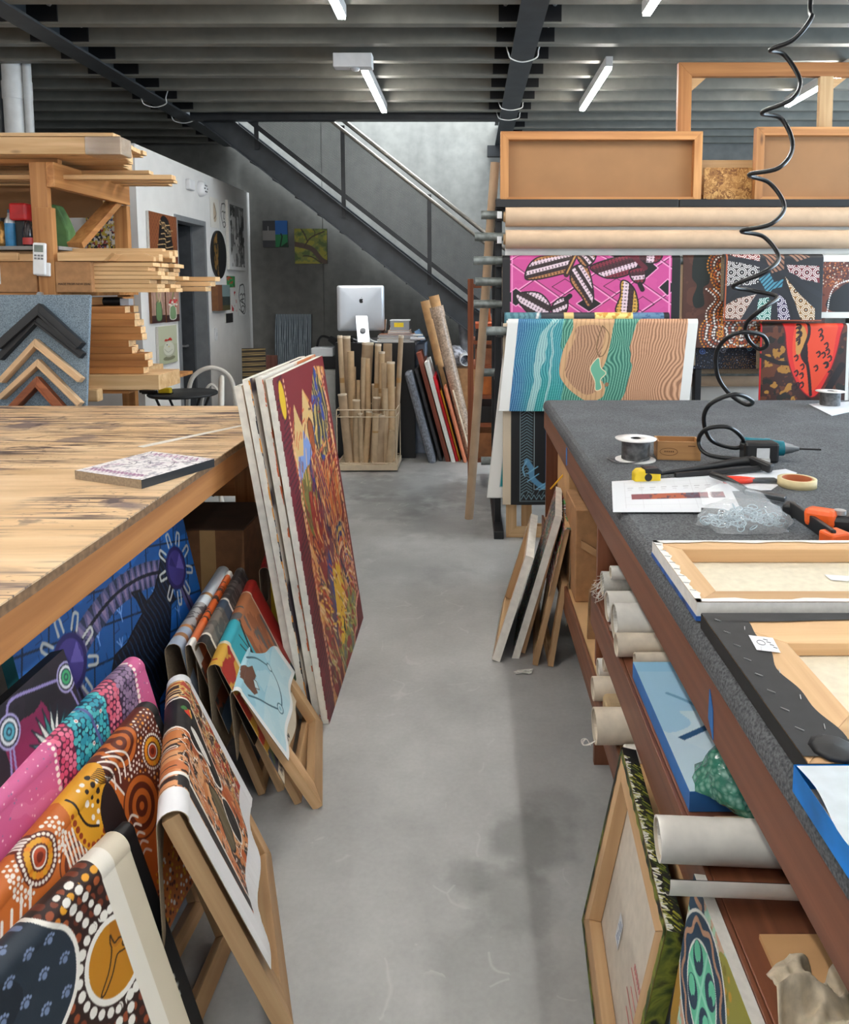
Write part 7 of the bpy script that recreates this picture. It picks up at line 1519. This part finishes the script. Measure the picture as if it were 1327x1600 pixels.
def art_turq(a, n):
    A = Art(a, n, (38, 52, 70)); A.put(A.y > .3, (52, 168, 186)); A.put((A.x < .32), (206, 160, 60)); A.put((A.x < .3) & (A.noise(7, seed=4) > .55), (176, 44, 36)); A.put((A.x > .30) & (A.x < .34), (226, 214, 190)); m = A.x > .68; A.put(m, (148, 86, 52)); A.put(m & (A.noise(8, 3, seed=6) > .54), (176, 110, 70)); A.put(m & (A.noise(14, 6, seed=7) > .62), (96, 92, 92)); A.put(A.x > 1.2, (160, 36, 30)); A.curve([(1.19, 1), (1.2, .5), (1.18, 0)], .02, (220, 200, 180))
    A.curve([(.62, .3), (.62, .7), (.7, .95)], .03, (24, 24, 28)); A.curve([(.62, .6), (.5, .85)], .014, (24, 24, 28)); A.curve([(.62, .7), (.56, .9)], .012, (24, 24, 28)); A.put(A.y < .24, (60, 90, 60)); A.put((A.y < .3) & (A.noise(9, seed=2) > .52), (36, 50, 84)); A.put(A.y < .1, (222, 212, 192))
    for k in range(9): A.curve([(.06 + k * .05, .03), (.07 + k * .05, .075), (.09 + k * .05, .035), (.1 + k * .05, .06)], .010, (40, 40, 50))
    return A
P2 = ((-.716, 1.97, .50), (-.789, 2.575, .50))
on_frame('turquoise, yellow and brown sheet draped second from the right of the back row', *P2, .215, .42, .36, wrap(art_turq, *P2, .42, 150), 'pine stretcher frame second from the right in the back row', inset=.07, wave=.008, ph=2.2, r=.02)
def art_grey(a, n):
    A = Art(a, n, (120, 112, 104)); A.put(A.noise(8, seed=5) > .56, (88, 84, 80)); A.put(A.x < .14, (34, 32, 32)); A.put((A.x > .14) & (A.x < .17), (220, 214, 202)); A.put((A.x > .66) & (A.x < .82), (50, 66, 84)); A.put(A.x > .85, (48, 44, 44)); A.put((A.x > .85) & (A.noise(26, 8, seed=9) > .55), (98, 92, 90)); A.put((A.x > .82) & (A.x < .85), (216, 212, 204)); 
    for k in range(6): A.poly([(.35 + .05 * k, .7 + .04 * (k % 3)), (.38 + .05 * k, .74 + .04 * (k % 3)), (.36 + .05 * k, .66 + .04 * (k % 3))], (36, 32, 30))
    return A
P3 = ((-.774, 2.03, .535), (-.836, 2.60, .535))
on_frame('grey and black sheet with white bands, middle of the back row', *P3, .205, .36, .40, wrap(art_grey, *P3, .36, 150), 'pine stretcher frame in the middle of the back row', inset=.07, wave=.007, ph=.4, r=.017)
def art_or(a, n):
    A = Art(a, n, (216, 98, 38)); A.put(A.x < .16, (226, 222, 216)); A.put((A.x > .16) & (A.x < .5), (216, 130, 96), .5); A.put((A.noise(20, 4, seed=5) > .62) & (A.x > .6), (60, 40, 34)); A.put(A.y < .72, (70, 66, 68)); A.put((A.y < .75) & (A.noise(6, seed=7) > .5), (150, 76, 48)); A.put(A.x > a - .12, (224, 220, 214)); A.put(A.y < .2, (96, 110, 130)); return A
P4 = ((-.803, 2.015, .535), (-.866, 2.57, .535))
on_frame('narrow orange and white sheet left of the grey one in the back row', *P4, .18, .30, .44, wrap(art_or, *P4, .30, 130), 'pine stretcher frame second from the left in the back row', inset=.07, wave=.006, ph=3.0, r=.010)
def art_br(a, n):
    A = Art(a, n, (70, 66, 70)); A.put(A.noise(14, 8, seed=3) > .54, (150, 150, 152)); A.put(A.noise(9, seed=6) > .6, (120, 66, 40)); A.put(A.x < .16, (160, 172, 190)); A.put((A.x > .16) & (A.x < .22), (150, 104, 66)); A.put((A.x > .22) & (A.x < .34), (150, 164, 186)); A.put((A.x > .34) & (A.x < .38), (176, 116, 62)); A.put(A.x > .86, (206, 216, 224)); A.put((A.x > 1.05) & (A.x < 1.1), (170, 120, 70)); return A
P5 = ((-.850, 2.02, .535), (-.905, 2.615, .535))
on_frame('sheet with blue-grey and brown bands at the left end of the back row', *P5, .12, .33, .46, wrap(art_br, *P5, .33, 130), None, wave=.008, ph=4.1, r=.024, blean=.10)
A_ = Art(.9, 60, (150, 26, 28)); A_.put(A_.noise(20, seed=3) > .5, (120, 18, 24)); A_.put(A_.y < .12, (206, 150, 40)); A_.put(A_.x > .86, (204, 150, 44))
drape('red_cloth', 'red cloth with a yellow hem behind the back row of sheets', (-.76, 2.64, .52), (-.80, 2.90, .52), (1, 0, 0), .26, .2, A_, r=.02, lean=.5, cat='cloth')
# print draped on its own frame
def art_print(a, n):
    A = Art(a, n, (206, 128, 72)); g = A.noise(5, seed=5); g2 = A.noise(14, 7, seed=6); g3 = A.noise(30, 16, seed=7)
    A.put(g > .52, (222, 164, 116)); A.put(g2 > .58, (186, 92, 44)); A.put((A.x < .42) & (A.x > .18), (222, 150, 100), .5); A.put(A.x > .95, (206, 160, 84)); A.put((A.x > .95) & (g3 > .5), (70, 40, 34)); A.put((A.x > .95) & (g3 < .40), (176, 62, 48)); A.put((A.x > .95) & (g3 < .52) & (g3 > .49), (240, 222, 180))
    A.put((g3 > .61) & (A.x < .95), (60, 40, 34)); A.put(np.abs(g2 - .5) < .012, (240, 232, 222)); A.put(np.abs(g2 - .47) < .008, (40, 28, 26))
    A.poly([(.70, 1.05), (.93, 1.05), (.95, .86), (.88, .72), (.80, .56), (.72, .50), (.66, .58), (.70, .72), (.64, .84)], (26, 24, 26), True, edge=(236, 232, 224), ew=.014); A.poly([(.74, .9), (.80, .84), (.78, .70), (.72, .64), (.70, .76)], (232, 230, 226), True, edge=(30, 26, 28), ew=.01); A.disc(.84, .93, .03, (220, 60, 40)); A.disc(.87, .90, .025, (230, 180, 60)); A.disc(.86, .96, .02, (60, 120, 60))
    A.poly([(.55, .66), (.6, .55), (.56, .4), (.48, .3), (.42, .36), (.46, .5)], (104, 92, 66), True, edge=(30, 26, 26), ew=.012); A.poly([(.62, .5), (.68, .44), (.66, .3), (.58, .24), (.55, .36)], (28, 24, 26), True, edge=(236, 230, 222), ew=.01); A.poly([(.20, .24), (.34, .18), (.5, .14), (.5, .08), (.3, .1), (.18, .18)], (48, 34, 32), True)
    A.poly([(.18, .98), (.27, .98), (.27, .5), (.24, .2), (.17, .2)], (30, 28, 32)); A.put((A.x > .26) & (A.x < .285), (240, 236, 230))
    A.put((A.x < .17) | (A.x > a - .07) | (A.y < .17), (232, 234, 238)); return A
PP = ((-.568, 1.315, .555), (-.752, 1.815, .555))
on_frame('orange, black and white print with a white border draped nearest the aisle', *PP, .205, .435, .30, wrap(art_print, *PP, .435, 240), 'pine stretcher frame carrying the white-bordered print', wave=.008, ph=.6, r=.03, rough=.015, bw=.055, bt=.035, blean=.0)
# front row: pink, orange, dotted
def art_pink(a, n):
    A = Art(a, n, (206, 96, 146)); A.put(A.noise(5, seed=2) > .52, (216, 116, 160), .7); A.dotfield(A.x > 0, .055, .004, [(236, 180, 200), (120, 120, 150), (246, 220, 226)], jit=.5)
    sl = A.x + .22 * (1 - A.y)
    def cells(m, cols, bg, gap=.036, rr=.0155): A.put(m, bg); A.dotfield(m, gap, rr, cols, jit=.08)
    cells((sl > 1.32) & (sl < 1.46), [(206, 74, 110), (222, 110, 140)], (96, 30, 60)); cells((sl > 1.46) & (sl < 1.78), [(58, 170, 182), (40, 146, 168), (80, 186, 190)], (24, 60, 84)); cells((sl > 1.78) & (sl < 1.92), [(214, 96, 120), (226, 124, 146)], (84, 34, 64)); cells((sl > 1.92) & (sl < 2.10), [(128, 104, 136), (148, 122, 152)], (54, 40, 66))
    for k in range(12): x_ = 1.50 + .05 * (k % 5); y_ = .35 + .06 * k; A.disc(x_ - .22 * (1 - y_) + .02, y_, .012, (226, 226, 220)); A.disc(x_ - .22 * (1 - y_) + .02, y_, .006, (196, 90, 90))
    for s0 in (1.30, 2.115): A.dots([(s0 - .22 * (1 - y), y) for y in (0, .3, .6, 1)], .0125, .034, (238, 222, 214))
    A.curve([(1.62 - .2, 0), (1.62, .5), (1.60, 1)], .02, (88, 92, 150)); return A
P3_ = ((-.895, .91, .64), (-.834, 1.745, .64))
on_frame('pink sheet with bands of teal and mauve dotted cells, hanging behind the orange one', *P3_, .17, .38, .25, wrap(art_pink, *P3_, .38, 250), 'pine stretcher frame under the pink sheet', wave=.004, r=.03)
def art_orange(a, n):
    OR, BR, BK, WH, YE = (196, 104, 42), (96, 40, 26), (30, 22, 24), (236, 230, 222), (222, 160, 40)
    A = Art(a, n, OR); A.put(A.noise(4, seed=3) > .5, (206, 114, 48), .6)
    def target(x, y, R):
        A.disc(x, y, R, BR); A.ringdots(x, y, R * .86, R * .075, 30, WH); A.disc(x, y, R * .74, BR); A.ringdots(x, y, R * .60, R * .13, 20, [YE, (226, 140, 36)]); A.disc(x, y, R * .40, WH); A.disc(x, y, R * .33, (186, 74, 40)); A.disc(x, y, R * .18, (120, 40, 26))
    def coil(x, y, R, k=5):
        for i in range(k): A.disc(x, y, R * (1 - i / k), BR if i % 2 == 0 else OR); A.disc(x, y, R * (1 - i / k) - R * .07, OR if i % 2 == 0 else BR)
    A.poly([(1.36, 1.02), (a, 1.02), (a, .55), (1.75, .35), (1.55, .6), (1.45, .85)], BR, True, edge=WH, ew=.012); A.dotfield(A.inside([(1.45, .98), (a, .98), (a, .62), (1.78, .45), (1.58, .68)]), .03, .0075, [WH, WH, (222, 150, 70)], jit=.1)
    coil(1.62, .96, .14); coil(1.58, .60, .16); target(1.82, .76, .105); coil(1.84, .42, .12, 4); coil(1.05, .72, .12); coil(.62, .55, .15); target(.875, .90, .115); A.dotfield((np.hypot(A.x - .875, A.y - .90) > .12) & (np.hypot(A.x - .875, A.y - .90) < .19) & (A.y > .8), .026, .009, [WH], jit=.08)
    for k in range(9): x0 = 1.22 - .025 * k; A.curve([(x0, .86), (x0 - .05, .62), (x0 - .14 - .01 * k, .38), (x0 - .18 - .02 * k, .2)], .013, WH)
    for k in range(5): A.curve([(.78 - .06 * k, .84), (.70 - .06 * k, .70), (.66 - .07 * k, .5)], .015, WH); A.curve([(1.42, .60 - .05 * k), (1.48, .62 - .05 * k), (1.52, .58 - .05 * k)], .012, WH); A.curve([(1.36 + .04 * k, .98), (1.42 + .05 * k, .88), (1.40 + .05 * k, .8)], .012, WH)
    A.poly([(1.16, 1.02), (1.42, 1.02), (1.40, .88), (1.33, .74), (1.22, .66), (1.13, .72), (1.10, .86)], YE, True); A.dotfield(A.inside([(1.22, 1.0), (1.36, 1.0), (1.33, .82), (1.24, .74)]), .045, .013, [WH, BK], jit=.1); A.dots([(1.12, .9), (1.14, .74), (1.24, .69), (1.33, .76)], .014, .035, (150, 60, 28)); A.curve([(1.16, .98), (1.18, .82), (1.25, .75)], .012, BK)
    A.poly([(1.30, .80), (1.42, .86), (1.44, .62), (1.38, .40), (1.30, .30), (1.24, .42), (1.26, .62)], BK, True)
    for k in range(7): A.curve([(1.33 + .012 * k, .96), (1.36 + .014 * k, .90), (1.42 + .01 * k, .86)], .005, BK)
    A.dotfield(A.y < .28, .035, .009, [WH, BR, YE], jit=.2); A.put(A.x > a - .055, (28, 27, 29)); A.put(A.x < .50, (26, 24, 26)); return A
P2_ = ((-.797, .85, .58), (-.762, 1.648, .58))
on_frame('orange sheet with brown coils, ringed discs and a dark lizard, middle of the front row', *P2_, .20, .40, .28, wrap(art_orange, *P2_, .40, 300), 'pine stretcher frame under the orange sheet', wave=.004, ph=1, r=.03)
def art_goanna(a, n):
    BG, R1, OC, YE, WH = (44, 24, 22), (150, 74, 42), (206, 126, 40), (226, 160, 44), (238, 236, 230)
    A = Art(a, n, BG); cx, cy = 1.12, .62
    d = np.hypot(A.x - cx, (A.y - cy)); R_ = random.Random(4)
    k = 0; R = .165
    while R < 1.4:
        cols = [[WH], [R1, (122, 58, 36)], [(122, 56, 36), (100, 46, 32)], [R1, (168, 88, 48)], [OC, YE], [R1, (120, 58, 36)], [(104, 48, 32)], [R1], [OC, (196, 110, 40)]][k % 9] if k else [WH]
        m = max(10, int(2 * PI * R / .042))
        for i in range(m):
            an = 2 * PI * i / m + .3 * k; rr = .0145 if k else .017
            A.disc(cx + R * math.cos(an), cy + R * math.sin(an), rr * (1 + .1 * R_.uniform(-1, 1)), cols[R_.randrange(len(cols))])
        R += .041 if k else .045; k += 1
    for off in (-.03, .03):
        A.curve([(cx - .02 + off, cy + .16), (cx - .06 + off, cy + .26), (cx - .10 + off, cy + .38)], .034, BG); A.dots([(cx - .02 + off, cy + .16), (cx - .06 + off, cy + .26), (cx - .10 + off, cy + .38)], .0165, .042, WH); A.curve([(cx - .02 + off, cy - .16), (cx - .06 + off, cy - .3), (cx - .1 + off, cy - .6)], .034, BG); A.dots([(cx - .02 + off, cy - .16), (cx - .06 + off, cy - .3), (cx - .1 + off, cy - .6)], .0165, .042, WH)
    A.disc(cx, cy, .142, WH); A.disc(cx, cy, .122, (190, 128, 30)); A.put((d < .12) & (A.noise(6, seed=3) > .5), (176, 112, 24))
    body = [(cx - .09, cy - .06), (cx - .05, cy - .05), (cx - .02, cy - .01), (cx + .02, cy + .03), (cx + .05, cy + .035)]
    lz = [(cx + .01, cy + .08), (cx + .016, cy + .045), (cx + .04, cy + .045), (cx + .055, cy + .03), (cx + .045, cy + .01), (cx + .075, cy - .015), (cx + .04, cy - .005), (cx + .01, cy + .0), (cx - .03, cy - .04), (cx - .08, cy - .07), (cx - .095, cy - .062), (cx - .04, cy - .02), (cx - .005, cy + .03), (cx + .0, cy + .06)]
    A.curve(lz, .006, (50, 30, 16), closed=True)
    B = [(-.1, 1.2), (.86, 1.2), (.90, .97), (.98, .86), (.99, .76), (.94, .66), (.84, .60), (.7, .55), (.55, .42), (.4, .2), (.36, -.1), (-.1, -.1)]
    m = A.inside([(p.x, p.y) for p in smooth([(x, y, 0) for x, y in B], 6, True)]); A.put(m, (28, 38, 50)); A.put(m & (A.noise(3, seed=6) > .5), (40, 54, 68), .7)
    for i in range(12):
        for j in range(10):
            x, y = .06 + .085 * i + .03 * (j % 2), .08 + .1 * j + .02 * (i % 2); q = (int(np.clip(y * A.h, 0, A.h - 1)), int(np.clip(x / A.a * A.w, 0, A.w - 1)))
            if m[q]:
                A.disc(x, y, .011, (116, 134, 170))
                for w in range(5): A.disc(x + .02 * math.cos(w * .6 + .4), y + .02 * math.sin(w * .6 + .4), .0055, (126, 144, 180))
    A.curve([(x, y) for x, y in B[1:11]], .017, WH)
    A.put(A.x > a - .16, (234, 230, 220)); A.put(A.x > a - .09, (212, 202, 182)); return A
P1_ = ((-.815, .70, .53), (-.668, 1.294, .53))
on_frame('dotted brown sheet with a lizard in an ochre disc, nearest the viewer', *P1_, .17, .46, .3, wrap(art_goanna, *P1_, .46, 330), 'pine stretcher frame under the dotted brown sheet', wave=.005, ph=2, r=.032)
def art_black(a, n):
    A = Art(a, n, (24, 25, 28)); A.put(A.noise(3, seed=2) > .55, (32, 36, 42)); A.dots([(a - .12, .05), (a - .06, .25), (a - .12, .42)], .014, .04, (230, 228, 222)); A.dots([(a - .2, .05), (a - .14, .25), (a - .2, .45)], .014, .04, (200, 130, 60)); return A
P6 = ((-.81, .95, .48), (-.69, 1.385, .48))
on_frame('black sheet with a dotted corner between the lizard sheet and the print', *P6, .17, .44, .2, wrap(art_black, *P6, .44, 140), 'pine stretcher frame below the black sheet', wave=.006, r=.02, bw=.06, bt=.035, cross=True)
# under the bench
t = thing('cardboard_box', 'brown cardboard box with a taped corner under the workbench', 'box', (-1.14, 2.76, 0)); part('box_body', MB().box(-.3, .27, 0, .36, 0, .62), M_carddark, t, .005); part('flap', MB().box(-.3, .27, 0, .36, .6202, .626), plain('dark_flap', (70, 48, 34), .85), t); part('tape_strip', MB().box(.10, .16, -.001, 0, .2, .62), M_tape, t)  # box browns coloured darker for the shade under the bench
solo('yellow_box', 'small yellow packet on the floor side of the brown box under the bench', 'packet', MB().box(-.845, -.80, 3.02, 3.1, .0, .47), plain('yellow_pack', (206, 170, 50), .5), bev=.003)
solo('dark_board', 'dark brown board standing at the near left under the workbench', 'board', MB().box(0, .55, 0, .02, 0, .80), plain('dark_hardboard', (74, 50, 36), .7, scale=6), M=frameM((-1.12, 1.05, 0), (0, 1, 0), (-.1, 0, 1)), bev=.002)
# ------------------------------------------------------------------ canvases leaning on the felt table
A = Art(1.2, 40, (120, 120, 120))
canvas('leaning_canvas', 'white edged canvas with its back to the aisle, leftmost by the far table leg', frameM((.128, 2.925, 0), (.07, .56, 0), (.138, 0, .454)), .565, .475, .034, A, M_gesso, bw=.05, fold=.012)
def dots_multi(a, n):
    A = Art(a, n, (96, 112, 96)); A.put(A.noise(5, seed=3) > .52, (150, 92, 80)); A.put(A.noise(6, seed=8) > .56, (40, 56, 70)); A.dotfield(A.x > 0, .03, .008, [(236, 234, 228), (60, 150, 120), (200, 80, 60), (220, 180, 90), (70, 60, 120)], jit=.2); A.put((A.x > a - .12) & (A.y < .5), (30, 30, 32)); A.dotfield((A.x > a - .12) & (A.y < .5), .03, .010, [(232, 232, 230)], jit=.1); return A
canvas('leaning_canvas', 'canvas of many-coloured dots with white edges, second by the far table leg', frameM((.235, 3.40, 0), (-.055, -.44, 0), (.175, 0, .623)), .445, .648, .03, dots_multi(.69, 220), M_gesso, bw=.05)
def art_purp(a, n):
    A = Art(a, n, (54, 46, 62)); g = A.noise(6, seed=4)
    A.put(np.sin(40 * A.x + 9 * g) > .2, (122, 112, 130)); A.put(np.sin(40 * A.x + 9 * g) > .75, (206, 204, 210)); A.put((A.noise(9, seed=2) > .6), (46, 62, 110)); A.put(A.y < .35, (40, 36, 38)); return A
P7 = ((.440, 3.44, .60), (.372, 2.965, .60))
on_frame('purple and white rippled sheet draped on a pine frame by the far table leg', *P7, .145, .26, .20, wrap(art_purp, *P7, .26, 110), 'pine stretcher frame under the purple rippled sheet', side=-1, wave=.006, r=.02)
def art_swirl(a, n):
    A = Art(a, n, (176, 110, 120)); g = A.noise(5, seed=9); t_ = np.sin(46 * A.x + 14 * g)
    A.put(t_ > .1, (222, 206, 204)); A.put(t_ > .55, (40, 110, 100)); A.put(t_ < -.6, (30, 30, 36)); A.put((A.noise(7, seed=3) > .58), (70, 150, 70)); A.put((A.noise(9, seed=5) > .62), (200, 70, 80)); A.put(A.y < .4, (206, 120, 120), .6); A.put((A.y < .6) & (np.sin(60 * A.y + 12 * g) > .5), (236, 226, 222)); return A
P8 = ((.452, 3.45, .61), (.398, 2.87, .59))
on_frame('swirling pink and green sheet draped rightmost by the far table leg', *P8, .125, .30, .42, wrap(art_swirl, *P8, .30, 120), 'pine stretcher frame under the swirling pink and green sheet', side=-1, wave=.006, r=.018)
p = px(853, 1044, Z=0); t = thing('stretcher_frame', 'pine frame end standing behind the others by the far table leg', 'frame', M=frameM((p.x + .02, p.y + .40, 0), (0, -1, 0), (.06, 0, .4))); stretcher(t, .39, .36, .045, .022, -.01)
solo('pencil', 'yellow pencil stuck behind the sheets by the far table leg', 'pencil', MB().cyl((.38, 3.35, .62), (.432, 3.3, .70), .004, seg=6), plain('pencil_yellow', (230, 176, 40), .4))
# backs and fronts leaning near the viewer
M_green = paint_edge('painted_turnover', [(228, 228, 218), (232, 232, 224), (40, 46, 26), (24, 26, 22), (60, 76, 30), (128, 134, 46), (26, 30, 22), (22, 24, 20), (220, 220, 206), (160, 160, 60)], scale=9)
t = canvas('leaning_canvas', 'canvas leaning back-out on the felt table with green and black painted edges', frameM((.284, 1.155, 0), (.027, .50, 0), (.084, 0, .437)), .505, .462, .034, Art(1.2, 30, (60, 80, 40)), M_green, bw=.05, fold=.014, back=plain('greyed_canvas', (206, 196, 182), .85, scale=40, var=.03))
W_, D_ = .505, .034; A = Art(W_ / D_, 44, (22, 23, 24)); R_ = random.Random(14)
for q in range(420):
    x, y = R_.uniform(0, A.a), R_.uniform(-.1, 1.1); f = 1 - x / A.a; l_ = R_.uniform(.2, .7)
    c_ = R_.choice([(24, 26, 22), (40, 48, 26), (132, 136, 44), (92, 108, 38), (172, 168, 62), (58, 76, 30)] if f > .12 else [(22, 22, 24), (26, 28, 24), (36, 38, 30)])
    A.line([(x, y), (x + l_ * .5, y + l_ * .6)], .09, c_)
for q in range(150):
    x = R_.uniform(0, A.a); A.line([(x, 1.05), (x + R_.uniform(-.2, .2), .9 - .35 * R_.random() ** 2)], .10, R_.choice([(226, 226, 216), (236, 236, 230), (206, 206, 150)]))
A.put(A.x > A.a - .9, (20, 20, 22))
h_, w_ = A.h, A.w; U_, V_ = np.meshgrid(np.linspace(0, W_, w_), np.linspace(0, D_, h_)); link('painted_turnover', grid_mesh('painted_turnover', np.stack([U_, V_, np.full_like(U_, .4626)], -1), A.linear(), [M_paint]), t)
lb = part('paper_label', MB().quad((.30, .0025 + .002, .13), (.30, .0045, .19), (.335, .0045, .19), (.335, .0045, .13)), M_paper, t)
mk = MB()
for k in range(5): mk.box(.306 , .328 - .004 * (k % 3), .0046, .0052, .14 + .009 * k, .142 + .009 * k)
part('pen_marks', mk, plain('pen_blue', (120, 136, 170), .6), lb)
st_ = MB()
for k in range(9): st_.box(.10 + .010 * k, .106 + .010 * k, .0036, .0044, .205, .215)
for k in range(4): st_.box(.09, .20 - .02 * (k % 2), .0036, .0044, .19 - .022 * k, .193 - .022 * k)
part('red_stamp', st_, plain('stamp_red', (206, 140, 136), .7), t)
def turtle(a, n):
    A = Art(a, n, (96, 206, 168)); A.put(A.noise(4, seed=3) > .52, (118, 216, 180), .8); A.x = (A.x + .05) / .80; A.y = 1 - (1 - A.y) / .80; A.win = lambda *k: (slice(None), slice(None)); NV, TN, WH = (28, 62, 88), (184, 140, 112), (228, 230, 224)
    A.put((A.x < .62) & (A.y > .2), (176, 214, 186)); A.put((A.x < .62) & (A.noise(11, seed=5) > .54), (206, 160, 136)); A.dotfield((A.x < .62), .04, .015, [(164, 210, 190), (176, 220, 200), (206, 176, 150)], jit=.12)
    A.poly([(.34, .98), (.60, 1.02), (.66, .8), (.52, .66), (.40, .86)], (150, 146, 60), True); A.dotfield(A.inside([(.36, .96), (.60, 1.0), (.64, .8), (.52, .68)]), .034, .011, [(196, 150, 50), (190, 60, 40), (130, 120, 40)], jit=.15); A.poly([(.02, .62), (.10, .66), (.12, .46), (.03, .42)], (170, 130, 50), True)
    A.poly([(.60, .75), (.70, .62), (.80, .36), (.84, .1), (a, -.1), (a, .9), (.82, .95)], (84, 206, 160), True, edge=WH, ew=.02); A.curve([(.62, .72), (.68, .58), (.74, .46), (.74, .30), (.82, .2)], .07, NV); A.curve([(.62, .72), (.68, .58), (.74, .46), (.74, .30), (.82, .2)], .018, TN); A.curve([(.02, .50), (.06, .36), (.02, .2), (.1, .05)], .06, NV); A.curve([(.02, .50), (.06, .36), (.02, .2), (.1, .05)], .015, TN)
    A.poly([(.0, 1.02), (.14, 1.02), (.20, .94), (.14, .88), (.04, .9)], NV, True); A.curve([(.03, .98), (.10, .95), (.16, .96)], .02, TN)
    cx, cy = .26, .76
    A.disc(cx, cy, .215, WH); A.disc(cx, cy, .205, NV); A.curve([(cx + .175 * math.cos(t) * (1 + .07 * math.sin(9 * t)), cy + .175 * math.sin(t) * (1 + .07 * math.sin(9 * t))) for t in np.linspace(0, 2 * PI, 40)[:-1]], .016, TN, closed=True); A.disc(cx, cy, .135, WH); A.disc(cx, cy, .126, (104, 206, 168))
    for sx in (-1, 1):
        for sy in (-1, 1): x, y = cx + .06 * sx, cy + .06 * sy; A.disc(x, y, .047, NV); A.disc(x + .012 * sx, y + .01, .030, (104, 206, 168)); A.disc(x + .016, y - .016, .014, NV)
    A.line([(cx, cy - .126), (cx, cy + .126)], .014, (150, 222, 196)); A.line([(cx - .126, cy), (cx + .126, cy)], .014, (150, 222, 196)); return A
canvas('turtle_painting', 'teal painting of a ringed turtle shell leaning on the lower edge of the felt table', frameM((.295, 1.118, 0), (0, -1, 0), (.074, 0, .594)), .55, .599, .019, turtle(.92, 360), M_primed)

p = px(818, 1052, Z=0); r = random.Random(1); mb = MB()
for k in range(6): mb.tube(smooth([(p.x + r.uniform(-.04, .04), p.y + r.uniform(-.012, .012), .003 + .002 * k) for q in range(4)], 5), .0022, 5)
solo('thread_scrap', 'small tangle of white threads on the floor by the far table leg', 'scrap', mb, M_primed)
